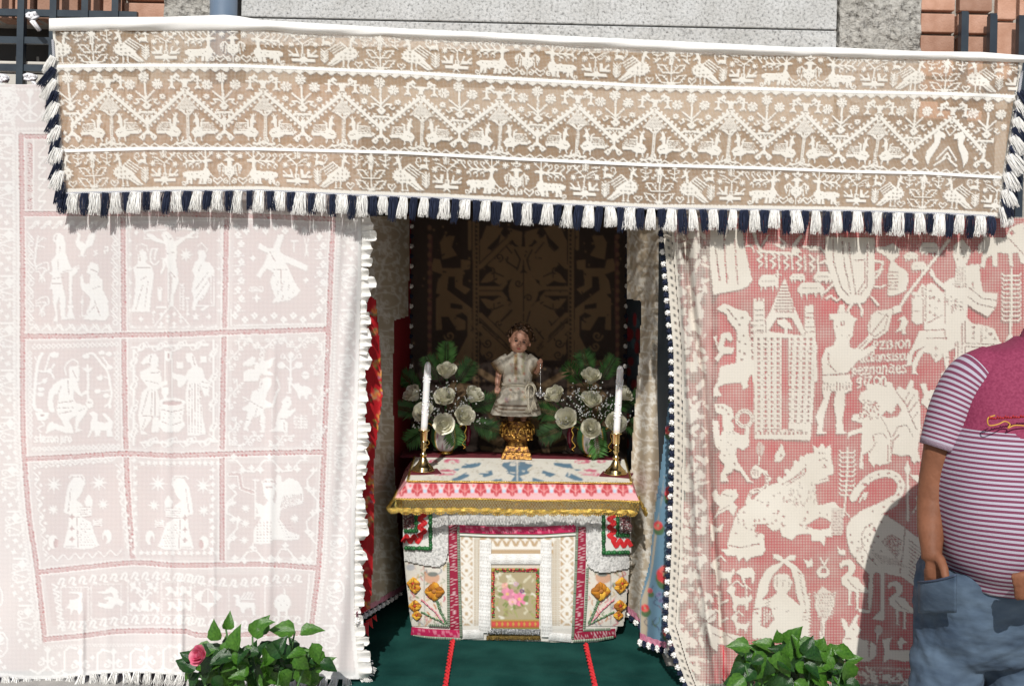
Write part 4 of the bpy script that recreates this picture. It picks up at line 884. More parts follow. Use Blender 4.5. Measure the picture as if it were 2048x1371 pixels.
# --- panel 9: angel
lc.poly([(660, 690), (690, 670), (740, 672), (765, 700), (750, 800), (740, 830), (760, 850), (770, 780), (750, 720), (775, 640), (800, 650), (810, 700), (860, 665), (920, 690), (960, 750), (960, 850), (880, 870), (800, 895), (790, 960), (850, 1050), (935, 1080), (930, 1110), (850, 1115), (740, 1110), (720, 1140), (600, 1145), (605, 1040), (660, 950), (605, 940), (640, 920), (600, 830), (680, 870), (710, 830), (680, 800), (670, 740)])
for k in range(10): lc.line([(800+k*16, 890-k*5), (820+k*14, 800-k*2)], 5, GRV)
for r in range(7):
    for k in range(5): lc.rect(625+k*24, 985+r*22, 634+k*24, 994+r*22, GRV); lc.rect(775+k*18+r*10, 960+r*22, 781+k*18+r*10, 966+r*22, GRV)
lc.rect(690, 730, 740, 738, GRV).rect(670, 690, 760, 696, GRV)
lc.line([(615, 680), (615, 960)], 8).line([(595, 685), (640, 685)], 10).line([(430, 640), (500, 640), (515, 740), (600, 770)], 34).line([(430, 640), (500, 640), (515, 740), (600, 770)], 20, .62)
for (x, y) in ((545, 885), (545, 995), (535, 1115), (900, 960)): lc.star(x, y, 36, 8, .45)
zig = lambda pts: [lc.line(pts, 11)]+[lc.star((a[0]+b[0])/2+8, (a[1]+b[1])/2+(30 if i % 2 else -26), 30, 4, .5) for i, (a, b) in enumerate(zip(pts, pts[1:]))]
zig([(420, 540), (480, 540), (550, 620), (610, 620), (680, 540), (740, 540), (810, 620), (880, 610), (940, 540), (990, 540)]); zig([(420, 720), (480, 780), (410, 850), (410, 920), (485, 960), (485, 1030), (420, 1100), (420, 1180)]); zig([(1060, 600), (990, 680), (990, 740), (1065, 830), (1060, 910), (985, 980), (985, 1060), (1050, 1140)]); zig([(420, 1270), (500, 1270), (560, 1200), (620, 1190), (690, 1270), (750, 1270), (800, 1180), (850, 1180), (920, 1270), (980, 1270), (1030, 1200)])
# --- bottom row of small animals
def wavewarp(p): return p
lc.fr(0, 1100, .1976)
top = lambda x: np.interp(x, [560, 900, 1280, 1560, 1800, 2020], [310, 280, 250, 245, 260, 290]); bot = lambda x: np.interp(x, [560, 830, 1000, 1280, 1560, 1800, 2020], [760, 745, 720, 690, 690, 700, 720])
for k in range(14):
    x = 590+k*106; lc.line(bez([(x, top(x)+30), (x+30, top(x)-25), (x+60, top(x)-10), (x+40, top(x)+40), (x+70, top(x)+45)]), 20).line(bez([(x, bot(x)+30), (x+30, bot(x)-25), (x+60, bot(x)-10), (x+40, bot(x)+40), (x+70, bot(x)+45)]), 20)
for k in range(5): lc.line(bez([(530+k*14, 340+k*90), (580+k*14, 370+k*90), (540+k*14, 400+k*90), (600+k*14, 420+k*90)]), 18)
for x0 in (610, 920, 1290, 1630):
    w = 300 if x0 > 700 else 280; pts = []
    y0, y1 = top(x0)+60, bot(x0)-45
    for k in range(24): pts.append((x0+w*k/23, y0+(k % 2)*9))
    lc.line(pts, 6).line([(x, y+y1-y0) for x, y in pts], 6).line([(x0+(k % 2)*9, y0+(y1-y0)*k/23) for k in range(24)], 6).line([(x0+w+(k % 2)*9, y0+(y1-y0)*k/23) for k in range(24)], 6)
lc.poly([(700, 500), (800, 480), (800, 440), (700, 430), (700, 415), (835, 420), (830, 520), (835, 590), (800, 650), (780, 600), (740, 600), (720, 650), (710, 590), (660, 580), (700, 540)])
for k in range(4): lc.line([(715+k*32, 425), (735+k*30, 385)], 9)
lc.poly([(970, 420), (1060, 410), (1130, 360), (1190, 400), (1200, 480), (1260, 520), (1230, 560), (1170, 540), (1140, 590), (1060, 580), (980, 560), (1000, 520), (1060, 540), (1110, 500), (1040, 490), (1090, 460), (1150, 470), (1130, 420), (1060, 440)])
lc.poly([(1420, 500), (1510, 500), (1500, 590), (1520, 610), (1410, 610), (1430, 590)]).line([(1460, 500), (1400, 430)], 14).line([(1460, 500), (1520, 420)], 14).line([(1460, 500), (1460, 400)], 14); [lc.ell(1390+k*35, 430-(k % 2)*20, 16, 12) for k in range(5)]
def lion(x, y, s_=1): lc.poly([(x+s_*a, y+b) for a, b in ((-50, -30), (-20, -50), (10, -40), (20, 0), (50, 0), (40, -40), (60, -50), (58, 10), (50, 50), (30, 50), (20, 20), (-10, 20), (-30, 50), (-50, 40), (-30, 10), (-35, -10))])
for (x, y) in ((1360, 370), (1530, 370), (1360, 570), (1560, 570)): lion(x, y)
for (x, y) in ((1730, 410), (1870, 410), (1750, 560), (1870, 560)): lion(x, y, 1.2)
lc.line([(1645, 485), (1940, 495)], 9).line([(1800, 330), (1810, 640)], 9)
lc.fr(350, 1130, .1904)
topF = lambda x: np.interp(x, [0, 300, 600, 1000, 1400], [110, 150, 180, 130, 120])
for k in range(12): x = 20+k*112; y = topF(x); lc.line(bez([(x, y+30), (x+30, y-25), (x+60, y-10), (x+40, y+40), (x+75, y+45)]), 21); y += 440; lc.line(bez([(x, y+30), (x+30, y-25), (x+60, y-10), (x+40, y+40), (x+75, y+45)]), 21)
lion(100, 260, 1.1); lion(100, 420, 1.1)
lc.poly([(250, 390), (440, 390), (370, 440), (350, 500), (330, 440)]).line(bez([(270, 380), (280, 300), (340, 240), (400, 300), (420, 380)]), 12).line([(345, 240), (345, 390)], 10); [lc.poly([(x-s_*10, 270), (x+s_*40, 260), (x+s_*110, 330), (x+s_*80, 340), (x+s_*60, 380), (x+s_*30, 350)]) for x, s_ in ((300, -1), (390, 1))]
lc.poly([(600, 320), (640, 300), (680, 320), (680, 380), (840, 390), (840, 520), (820, 520), (800, 440), (740, 450), (730, 500), (700, 500), (680, 430), (640, 420), (640, 330)]); [lc.line([(690+k*35, 350), (740+k*30, 280)], 12) for k in range(4)]; lc.line([(680, 355), (840, 350)], 10)
lc.ell(1130, 390, 90, 90); lc.line([(1150, 240), (1155, 300)], 14); [lc.rect(1080+k*30, 360+(k % 2)*50, 1090+k*30, 372+(k % 2)*50, GRV) for k in range(4)]; lc.line([(1090, 470), (1090, 520)], 24).line([(1170, 470), (1170, 520)], 24)
for x0, w in ((200, 330), (560, 340), (940, 340)): lc.line([(x0+w*k/26, 205+(k % 2)*10) for k in range(27)], 6).line([(x0+w*k/26, 530+(k % 2)*10) for k in range(27)], 6).line([(x0+(k % 2)*10, 205+325*k/26) for k in range(27)], 6)
lc.line([(1410, 90), (1370, 600)], 14)
# lower border
lc.fr(0, 0, 1)
for k in range(8):
    x = 95+k*66; y = 1320+6*math.sin(k*1.2); lc.fr(x, y, 1); lc.line([(-34, 18), (-18, 26), (0, 12), (18, 26), (34, 18)], 4).line([(0, 10), (0, -22)], 4).poly([(0, -30), (7, -22), (0, -14), (-7, -22)]).spiral(-14, 4, 8, 1, 3, 270).spiral(14, 4, 8, 1, 3, 270, -1).line([(-10, -6), (0, 4), (10, -6)], 4).line([(34, 18), (34, -18), (44, -28), (58, -24)], 4).star(24, -12, 6, 4, .5)
lc.fr(0, 0, 1)
for x in np.arange(90, 640, 6.): y = 1291-4*math.sin((x-100)/80); lc.rect(x-1.5, y-1.5, x+1.5, y+1.5, .95).rect(x+1.5, y+2, x+4, y+4.5, .95)
def l_Y(px, py):
    d = YC+.004*np.sin(px/63.+py/310.)+.003*np.sin(px/27.+py/140.+1)+.0022*np.sin(py/55.+px/90.)
    for (c, w, a, y0, s_) in ((165, 5, .012, 1150, 0), (363, 5, .014, 1130, 0), (548, 9, .012, 640, -.02), (427, 5, .006, 980, 0), (334, 6, .005, 430, .01), (330, 8, .006, 760, 0), (212, 10, .006, 1180, 0.02), (300, 22, .010, 1240, 0), (480, 18, .010, 1240, 0)):
        d = d-a*np.exp(-((px-c-s_*(py-y0))/w)**2)*sstep(y0, y0+120, py)
    ex = np.interp(py, [430, 700, 1000, 1371], [672, 660, 655, 650])
    t = np.clip((px-ex)/70., 0, 1.2); d = d+.055*t*t+.010*np.sin((px-ex)/8.5+py/90.)*sstep(0, .4, t)*(1-.3*sstep(.8, 1.1, t))
    d = d+.02*sstep(1180, 1371, py)*np.sin(px/70.)
    return d
Lrx = lambda py: np.interp(py, [430, 560, 800, 1100, 1240, 1320, 1376], [722, 722, 716, 709, 708, 716, 724])
Xc = np.arange(-138, 738, 2.0); Yc = np.arange(165, 1375, 2.0); XX, YY = np.meshgrid(Xc, Yc)
fil = lc.samp(*stepped(XX, YY, .6, 2.))
hem = 1352+6*np.sin(XX/48.)-8*sstep(200, 330, XX)*(1-sstep(360, 400, XX))
fil = np.where(np.abs(YY-hem+5) < 3, .97, fil); fil = np.where(YY < 171, .97, fil); fil = np.where(np.abs(XX-Lrx(YY)+4) < 4, .97, fil)
cx, cy = (XX[:-1, :-1]+1), (YY[:-1, :-1]+1)
keep = (cx < Lrx(cy)) & (cy < 1352+6*np.sin(cx/48.)-8*sstep(200, 330, cx)*(1-sstep(360, 400, cx))) & (cy > 167+3*np.sin(cx/31.))
lcu = thing('left_lace_curtain', 'white lace curtain of figured square panels over pink lining, left of the altar', 'curtain', (-1.1, YC, ZP))
me = grid_mesh('lace', P(XX, YY, l_Y(XX, YY)), keep); attr_f(me, 'fill', fil); attr_v(me, 'pc', np.stack([XX, YY, 0*XX], -1))
M_llace = lacemat('white_lace', (.83, .83, .825), (.86, .855, .84), 2.6, .35, .12)
obj('lace', me, M_llace, lcu)
Xc = np.arange(-136, 728, 6.0); Yc = np.arange(170, 1346, 6.0); XX, YY = np.meshgrid(Xc, Yc); cx, cy = XX[:-1, :-1]+3, YY[:-1, :-1]+3
M_llin = mat('pink_lining', (.50, .13, .145), .85, c2=(.56, .165, .17), ns=4, bump=.15, bs=400)
obj('lining', grid_mesh('lining', P(XX, YY, l_Y(XX, YY)+.004), (cx < Lrx(cy)-5)), M_llin, lcu)
# ruffled white edging beside the opening, and looped fringe along the hem
M_ruff = mat('cotton_lace', (.82, .81, .77), .95, c2=(.86, .85, .83), ns=40, bump=.7, bs=330, trans=.1)
rr = random.Random(5)
y = 436.0
while y < 1330:
    x = float(Lrx(y)); w = rr.uniform(12, 28)*(1 if y > 560 else 1.15); h = rr.uniform(18, 40)
    n, m_ = 14, 6; V = np.zeros((n, m_, 3)); lf_ = rr.uniform(.01, .03); ph = rr.uniform(0, 6)
    for i in range(n):
        for j in range(m_):
            u = i/(n-1); s_ = j/(m_-1)
            px = x-2+w*s_*(.75+.35*math.sin(u*math.pi))+rr.uniform(-1, 1)*s_; py = y+h*u+3*s_*math.sin(u*9+ph)
            V[i, j] = P(px, py, float(l_Y(np.array(x), np.array(py)))+.004-lf_*math.sin(u*math.pi)*s_+.012*s_*math.sin(u*11+ph))
    obj('ruffle', grid_mesh('ruffle', V), M_ruff, lcu)
    y += h*rr.uniform(.45, .9)
lf = [tassel_mesh('fringe_tuft', 40+k, .03, .045, 26, 1.2) for k in range(3)]
for m_ in lf: m_.materials.append(M_tw)
for x in list(np.arange(-100, 705, 22.)):
    py = 1350+6*math.sin(x/48.)-(8*float(sstep(200, 330, x))*(1-float(sstep(360, 400, x))))
    o = bpy.data.objects.new('fringe_tuft', rr.choice(lf)); link(o); o.parent = lcu; o.location = pt(x, py, float(l_Y(np.array(x), np.array(py)))-.004)-Vector(lcu.location); o.rotation_euler = (0, rr.uniform(-.3, .3), rr.uniform(-.3, .3))
for (px, py, ro) in ((722, 1316, -1.0), (726, 1334, -1.2), (722, 1350, -.9), (712, 1300, -.7)):
    o = bpy.data.objects.new('fringe_tuft', rr.choice(lf)); link(o); o.parent = lcu; o.location = pt(px, py, YC+.05)-Vector(lcu.location); o.rotation_euler = (0, ro, 0)
# ================================================================== right curtain: cream filet lace over red
RN = .32
rc_ = Cv(1330, 432, 2240, 1376, RN)
G = RN
F1 = lambda: rc_.fr(1330, 430, .2407); F2_ = lambda: rc_.fr(1680, 430, .2407); F3 = lambda: rc_.fr(1400, 700, .2479); F4 = lambda: rc_.fr(1600, 700, .2479); F5 = lambda: rc_.fr(1380, 1020, .2560); F6 = lambda: rc_.fr(1600, 1020, .2560)
r_ = rc_
# folded border strip on the left: dense foliage lace
r_.poly([(1330, 432), (1424, 432), (1424, 760), (1424, 1000), (1418, 1371), (1330, 1371)], .5)
R = random.Random(11)
for k in range(330):
    x, y = R.uniform(1352, 1412), R.uniform(436, 1376); a = R.uniform(0, 3.1); l = R.uniform(3, 14)
    r_.ell(x, y, R.uniform(5, 13), R.uniform(2.5, 6), .96, a+.6) if k < 290 else r_.line([(x, y), (x+l*math.cos(a), y+l*math.sin(a))], 2, G)
r_.line([(1423, 432), (1423, 760), (1421, 1000), (1412, 1371)], 2.4, .3); r_.line([(1419, 432), (1419, 760), (1417, 1000), (1406, 1371)], 1.6, .5)
F1()
r_.poly([(375, 120), (640, 115), (660, 250), (700, 430), (725, 540), (690, 590), (620, 620), (500, 640), (400, 660), (375, 400)])
for pl in ([(420, 280), (440, 430), (455, 540)], [(490, 120), (500, 370), (515, 570)], [(580, 200), (590, 380), (605, 570)]): r_.line(pl, 9, G)
r_.line([(520, 490), (515, 570)], 8, G)
# zig-zag water, posts, claws
for k in range(5):
    x = 770+k*108; r_.line([(x, 300+k*8), (x+40, 340+k*8), (x, 370+k*8), (x+40, 400+k*8), (x+10, 435+k*8)], 16); r_.line([(x+70, 310+k*8), (x+72, 435+k*8)], 16)
r_.line([(735, 130), (760, 230), (800, 300), (1100, 325)], 22).poly([(780, 290), (850, 200), (870, 150), (830, 200)]).poly([(890, 240), (990, 290), (1010, 230), (930, 170), (990, 240)]).poly([(1050, 310), (1060, 240), (1130, 160), (1140, 180), (1090, 260), (1140, 310)]).line([(1150, 265), (1290, 270), (1360, 340)], 20).line([(1200, 290), (1280, 290)], 12)
r_.line([(1290, 400), (1330, 380), (1380, 440), (1400, 420)], 18).line([(680, 260), (720, 250), (740, 300)], 14)
# sheep
def sheep(x, y, w, h, d=1):
    r_.poly([(x+a*w*d, y+b*h) for a, b in ((-.5, -.1), (-.3, -.5), (.3, -.5), (.5, -.15), (.5, .2), (.42, .6), (.36, .2), (.25, .2), (.22, .6), (.14, .2), (-.1, .25), (-.14, .65), (-.2, .25), (-.3, .25), (-.34, .65), (-.4, .2), (-.5, .1))])
    r_.line([(x-.3*w, y-.1*h), (x+.35*w, y-.08*h)], 6, .6)
sheep(860, 560, 170, 130); sheep(1100, 520, 130, 70); sheep(1210, 620, 220, 130); sheep(1310, 520, 150, 100); r_.line([(935, 460), (940, 540)], 14).line([(905, 495), (965, 495)], 10)
r_.line([(1340, 690), (1380, 670), (1430, 710), (1480, 660)], 18).line([(1330, 640), (1410, 560)], 20)
# crocodile-headed beast, left
r_.poly([(430, 780), (470, 740), (500, 735), (600, 780), (680, 800), (720, 860), (690, 900), (700, 1000), (720, 1100), (720, 1200), (735, 1280), (690, 1300), (640, 1371), (430, 1371), (480, 1280), (590, 1230), (600, 960), (530, 880), (510, 820), (450, 790)])
for (x, y) in ((640, 850), (620, 910), (650, 1000), (620, 1050), (670, 1070), (620, 1130), (660, 1150), (640, 1200), (590, 860)): r_.rect(x-8, y-8, x+8, y+8, G)
for k in range(9): r_.poly([(715, 880+k*52), (745, 895+k*52), (715, 915+k*52)])
r_.poly([(400, 1010), (430, 1000), (440, 1100), (470, 980), (540, 970), (570, 1030), (540, 1050), (500, 1020), (490, 1090), (580, 1100), (560, 1150), (490, 1150), (440, 1220), (410, 1190), (450, 1140)])
r_.line([(520, 780), (570, 840)], 8, G)
# castle
r_.poly([(735, 690), (755, 690), (755, 715), (775, 715), (775, 690), (790, 690), (790, 715), (805, 715), (805, 690), (820, 690), (830, 880), (860, 830), (995, 515), (1075, 760), (1160, 960), (1165, 740), (1185, 760), (1205, 740), (1230, 745), (1250, 990), (1270, 1380), (725, 1380), (735, 990)])
r_.poly([(860, 965), (930, 850), (1050, 850), (1140, 1000)], G)
r_.poly([(930, 870), (1000, 860), (1040, 900), (1060, 950), (1020, 940), (1015, 990), (995, 990), (995, 940), (930, 900)])
for k in range(9): r_.line([(965-k*7, 580+k*25), (1010+k*9, 580+k*25)], 8, G)
r_.line([(925, 780), (925, 800), (1065, 805), (1065, 775)], 8, G)
for k in range(5): r_.line([(750, 790+k*43), (815, 787+k*43)], 8, G).line([(1175, 815+k*38), (1235, 815+k*38)], 8, G)
r_.line([(740, 980), (830, 975)], 5, .6).line([(835, 880), (840, 970)], 7, G).line([(1160, 930), (1160, 1000)], 7, G)
rc_.fr(0, 0, 1)
r_.poly([(1507, 690), (1635, 690), (1621, 880), (1509, 877)], .97)
for k in range(20):
    y = 678+k*9.6
    for j, x in enumerate((1517.5, 1531, 1543.5, 1556, 1583.5, 1596.5, 1609.5, 1622)):
        if j > 3 and k > 17: continue
        dx = -k*.35 if j > 3 else 0
        r_.rect(x-2.6+dx, y-2.8, x+2.6+dx, y+2.8, G+.05); r_.rect(x+5.5+dx, y+4, x+7+dx, y+5.5, .45)
r_.rect(1563, 675, 1577, 857, G); r_.line([(1525, 857), (1604, 860)], 1.6, G)
for k in range(13): r_.rect(1510+k*8.3, 863.5, 1514.5+k*8.3, 868.5, G+.05)
r_.fr(1400, 700, .2479); r_.poly([(160, 130), (330, 90), (430, 160), (390, 230), (385, 300), (350, 320), (330, 260), (200, 270), (140, 300), (180, 370), (110, 370), (105, 310), (150, 240)]); r_.fr(0, 0, 1)
# upper-right shields, ring-marked shapes
F2_()
r_.poly([(-120, 180), (285, 190), (290, 560), (250, 660), (200, 730), (60, 735), (-20, 660), (-80, 500), (-120, 360)])
for pl in ([(20, 220), (30, 380), (90, 650)], [(75, 230), (85, 360), (130, 660)], [(230, 230), (225, 590), (170, 660), (130, 650)], [(210, 380), (205, 550), (150, 640)], [(-60, 200), (-55, 380), (10, 600), (70, 670)], [(110, 380), (210, 370)]): r_.line(pl, 8, G)
r_.line([(100, 735), (60, 800)], 22).line([(160, 735), (185, 790), (180, 830)], 20).line([(265, 680), (320, 745)], 18).line([(290, 590), (340, 600), (380, 580)], 16)
r_.poly([(380, 260), (440, 230), (500, 280), (490, 340), (440, 380), (500, 430), (560, 470), (570, 540), (550, 620), (480, 660), (400, 670), (400, 480), (420, 380), (380, 340), (300, 300), (300, 270)])
for k in range(6): r_.line([(400, 475+k*28), (480, 475+k*28)], 8, G)
for (x, y, w, h) in ((740, 285, 160, 90), (590, 345, 120, 60), (655, 430, 130, 70)): sheep(x, y, w, h*1.3)
r_.line([(290, 380), (360, 390), (330, 480), (300, 520)], 20).line([(300, 470), (360, 450)], 16)
# lance
r_.line([(905, 210), (560, 660), (510, 740)], 24).poly([(440, 760), (515, 740), (510, 800), (445, 825)]).poly([(430, 770), (440, 800), (415, 900), (400, 960), (300, 1030), (240, 1010), (230, 920), (260, 830), (310, 790), (400, 785)]).line([(390, 820), (250, 1000)], 8, G).line([(255, 840), (245, 980), (290, 1010), (370, 950), (400, 840), (310, 805)], 6, G)
r_.line([(250, 1020), (140, 1130)], 44).line([(235, 1030), (150, 1120)], 8, G)
# rider: head, body, shield, cloak
r_.poly([(950, 250), (1020, 200), (1090, 290), (1060, 390), (1040, 410), (1070, 420), (1160, 420), (1170, 560), (1190, 640), (1310, 650), (1300, 760), (1230, 845), (1130, 790), (1060, 740), (1055, 850), (1000, 910), (1000, 960), (990, 1000), (960, 1100), (930, 1120), (900, 1120), (910, 1180), (900, 1280), (930, 1310), (870, 1345), (835, 1320), (880, 1280), (860, 1180), (850, 1130), (850, 1180), (800, 1225), (750, 1150), (700, 1140), (660, 1200), (630, 1280), (650, 1320), (600, 1315), (600, 1230), (650, 1130), (720, 1080), (620, 1130), (600, 1180), (590, 1250), (550, 1255), (580, 1130), (620, 1060), (660, 960), (700, 960), (700, 890), (640, 910), (600, 880), (600, 640), (640, 640), (680, 570), (720, 580), (760, 560), (790, 580), (860, 650), (870, 620), (800, 560), (740, 480), (760, 440), (800, 520), (860, 570), (910, 530), (950, 520), (970, 420), (940, 330)])
r_.line([(1080, 410), (1160, 415)], 10)
for pl in ([(940, 575), (1050, 575)], [(945, 595), (1050, 595)], [(1070, 600), (1120, 640), (1180, 690), (1300, 710)], [(1065, 680), (1150, 740), (1290, 770)], [(1100, 560), (1110, 610)], [(700, 960), (870, 950)], [(720, 1025), (890, 1020)], [(720, 900), (850, 830)], [(870, 620), (875, 900)], [(710, 580), (710, 880)], [(685, 600), (690, 900)], [(605, 800), (660, 795)], [(870, 960), (880, 1030)], [(880, 1180), (910, 1180)]): r_.line(pl, 7, G)
for (x, y) in ((750, 630), (745, 685), (780, 685), (820, 715), (750, 745), (795, 770), (745, 805), (790, 830), (795, 1105), (795, 1165), (610, 675), (650, 675)): r_.line([(x-13, y), (x+13, y)], 6, G).line([(x, y-13), (x, y+13)], 6, G)
for k in range(45): a, q = R.uniform(0, 6.3), R.uniform(0, 75); r_.rect(955+q*math.cos(a)-5, 745+q*math.sin(a)-5, 955+q*math.cos(a)+5, 745+q*math.sin(a)+5, G)
for k in range(7): r_.line([(965+k*12, 430), (950+k*15, 565)], 4, .6)
for (x, y) in ((960, 320), (1010, 300), (1030, 350), (975, 370), (1000, 270), (1050, 300)): r_.rect(x-6, y-6, x+6, y+6, G)
# horse hindquarters with chequered caparison
r_.poly([(1010, 880), (1050, 850), (1100, 900), (1180, 910), (1280, 940), (1350, 1090), (1400, 1100), (1400, 1400), (940, 1250), (960, 1060)])
for pl in ([(1040, 880), (1040, 1060)], [(1015, 900), (1010, 1240)], [(1175, 920), (1175, 1070)], [(1005, 1060), (1340, 1080)], [(1045, 1090), (1390, 1110)], [(1040, 1090), (1035, 1240)], [(960, 1060), (950, 1230)], [(980, 1050), (980, 1230)]): r_.line(pl, 7, G)
for (x, y) in ((1110, 930), (1110, 975), (1110, 1020), (1215, 945), (1250, 985), (1210, 1020), (1290, 1030), (1120, 1135), (1200, 1150)): r_.line([(x-14, y), (x+14, y)], 6, G).line([(x, y-14), (x, y+14)], 6, G)
# animal at far right top
r_.poly([(1145, 260), (1190, 210), (1200, 180), (1370, 190), (1420, 100), (1529, 60), (1560, 420), (1500, 390), (1480, 310), (1430, 320), (1440, 430), (1410, 420), (1400, 320), (1310, 310), (1310, 430), (1270, 420), (1260, 330), (1220, 360), (1200, 440), (1165, 430), (1190, 300), (1150, 320)])
r_.line([(1400, 190), (1529, 330)], 7, G).star(1430, 150, 30, 4, .5, G).star(1465, 45, 20, 4, .4, G)
# fir tree
r_.line([(1425, 450), (1425, 760), (1415, 1000)], 18)
for k in range(11):
    y = 490+k*37; w = 78
    for d in (-1, 1): r_.line([(1424, y+12), (1424+d*(w-14), y+14), (1424+d*w, y-6)], 13)
for k in range(5): r_.line([(1415, 980), (1375+k*20, 1050)], 9)
r_.poly([(1470, 1060), (1500, 980), (1540, 1000), (1560, 1120), (1480, 1100)])
# small bird
r_.poly([(470, 880), (530, 830), (565, 880), (540, 960), (550, 985), (510, 990), (520, 950), (455, 980), (500, 920), (510, 870)])
# soldier with hat and club
r_.poly([(-85, 820), (-10, 815), (0, 770), (30, 740), (60, 790), (65, 815), (110, 830), (85, 860), (90, 960), (110, 1000), (85, 1030), (40, 1020), (40, 1080), (130, 1110), (150, 1130), (120, 1180), (60, 1230), (20, 1300), (20, 1330), (-60, 1330), (-80, 1290), (-120, 1260), (-130, 1150), (-70, 1100), (-30, 1080), (-30, 1020), (-40, 930), (-45, 870), (-85, 860)]) if 0 else None
F1()
r_.poly([(1365, 820), (1430, 815), (1450, 745), (1490, 740), (1500, 800), (1540, 800), (1540, 830), (1600, 860), (1570, 900), (1560, 1000), (1530, 1040), (1540, 1100), (1640, 1120), (1720, 1080), (1760, 1100), (1700, 1150), (1600, 1210), (1520, 1300), (1530, 1320), (1310, 1320), (1300, 1200), (1330, 1110), (1400, 1080), (1420, 1020), (1400, 920), (1400, 870), (1365, 860)])
r_.line([(1360, 1140), (1360, 1240), (1420, 1300)], 8, G).rect(1460, 880, 1490, 915, G).rect(1466, 886, 1484, 909, .97).rect(1420, 920, 1430, 930, G); [r_.rect(1450+k*16, 960+(k*37) % 50, 1456+k*16, 966+(k*37) % 50, G) for k in range(6)]
for k in range(7): r_.rect(1440+k*13, 803, 1446+k*13, 809, G)
F3()
r_.poly([(990, 205), (1215, 195), (1215, 240), (1230, 260), (1225, 320), (1170, 350), (1170, 440), (1150, 560), (1160, 650), (1200, 670), (1095, 675), (1100, 560), (1080, 430), (1100, 330), (1060, 330), (1030, 440), (1000, 530), (990, 650), (1035, 670), (940, 675), (955, 590), (935, 540), (950, 490), (1000, 390), (985, 300), (1000, 250), (990, 240)])
for k in range(9): r_.line([(1005+k*25, 262), (1000+k*26, 322)], 6, G)
r_.line([(1060, 195), (1200, 185)], 6, G)
# lettering
def rtxt(gl, x, y, s, w, sl=-.05):
    for g in gl:
        for st in g[1]: r_.line([(x+q[0]*s, y+q[1]*s+(q[0]*s)*sl) for q in st], w)
        x += g[0]*s; y += g[0]*s*sl
_p = (.85, [[(.1, 1.5), (.1, 0), (.4, -.05), (.6, .2), (.5, .45), (.1, .5)]]); _3 = (.7, [[(.05, 0), (.45, .1), (.2, .4), (.5, .7), (.1, 1)]]); _O = (.95, [[(.4, 0), (.1, .25), (.1, .75), (.4, 1), (.75, .75), (.75, .25), (.4, 0)]]); _d = (.95, [[(.55, .3), (.2, .25), (.05, .7), (.3, 1), (.6, .7), (.65, 0), (.2, -.15)], [(.6, .7), (.75, 1)]]); _c = (.65, [[(.5, .05), (.15, .1), (.05, .5), (.15, .95), (.5, .9)]]); _b = (.7, [[(.15, -.2), (.1, 1), (.5, .9), (.5, .5), (.1, .5)], [(.1, .1), (.5, -.1)]]); _a = (.85, [[(.55, .1), (.15, .1), (.05, .6), (.25, 1), (.55, .7), (.55, .1), (.55, .9), (.7, 1)]]); _u = (.85, [[(.1, 0), (.05, .8), (.3, 1), (.5, .8), (.55, 0), (.55, .9)]]); _h = (.8, [[(.1, -.3), (.1, 1.1), (.0, 1.3)], [(.1, .4), (.4, .15), (.55, .5), (.4, .9), (.15, .6)]]); _g = (.85, [[(.55, .1), (.15, .15), (.1, .6), (.4, .7), (.55, .1), (.5, 1.1), (.1, 1.3)]])
F2_()
rtxt([_p, _z, _i, _3, _i, _O, _n], 275, 1050, 66, 13); rtxt([_d, _c, _b, _a, _n, _s, _i, _s, _c, _u], 165, 1165, 56, 12); rtxt([_h, _e, _z, _n, _a, _n, _d, _e, _s], 100, 1265, 64, 12); F4(); rtxt([_g, _i, _z, _O, _n], 455, 215, 68, 13, -.02)
# winged dragon / griffin group
r_.poly([(530, 280), (640, 275), (700, 300), (690, 250), (740, 260), (770, 330), (800, 290), (850, 320), (890, 240), (920, 250), (910, 310), (950, 320), (970, 460), (975, 640), (950, 800), (975, 900), (940, 890), (925, 920), (880, 840), (820, 850), (740, 830), (740, 900), (640, 930), (610, 910), (600, 950), (560, 900), (550, 820), (510, 840), (510, 960), (480, 950), (490, 820), (500, 660), (410, 690), (380, 720), (390, 660), (500, 620), (500, 590), (410, 560), (430, 520), (490, 500), (510, 430), (470, 390), (490, 340), (540, 320)])
r_.poly([(660, 530), (730, 440), (760, 470), (790, 430), (820, 480), (790, 530), (720, 545)], G); r_.poly([(650, 470), (690, 450), (740, 440), (770, 480), (740, 510), (690, 490)])
for pl in ([(780, 340), (850, 430), (900, 550), (940, 640)], [(880, 340), (840, 420)], [(920, 360), (860, 460)], [(940, 420), (880, 500)], [(950, 500), (900, 570)], [(650, 540), (690, 600), (735, 700)], [(735, 720), (740, 900)], [(710, 760), (710, 900)], [(800, 680), (750, 730), (750, 790)], [(750, 690), (790, 620), (860, 600), (910, 690)], [(600, 680), (670, 670), (700, 710)], [(590, 690), (600, 740)], [(560, 820), (620, 740)]): r_.line(pl, 7, G)
for k in range(60): x, y = R.uniform(470, 640), R.uniform(400, 560); r_.rect(x-6, y-6, x+6, y+6, G)
r_.poly([(970, 270), (1020, 265), (1030, 330), (1100, 310), (1180, 300), (1210, 400), (1190, 470), (1120, 490), (1030, 470), (975, 420), (1000, 360)])
r_.line([(1040, 395), (1160, 395), (1120, 340)], 7, G).line([(1050, 440), (1130, 400)], 7, G)
r_.poly([(1210, 230), (1300, 150), (1330, 180), (1280, 300), (1220, 320)])
# pine branch
r_.line([(385, 780), (385, 900), (375, 1100), (355, 1330)], 14)
for k in range(10):
    y = 810+k*38
    for d in (-1, 1): r_.line([(382, y+14), (382+d*48, y+16), (382+d*64, y-6)], 12)
r_.line([(355, 1290), (400, 1340)], 9).line([(355, 1290), (320, 1340)], 9)
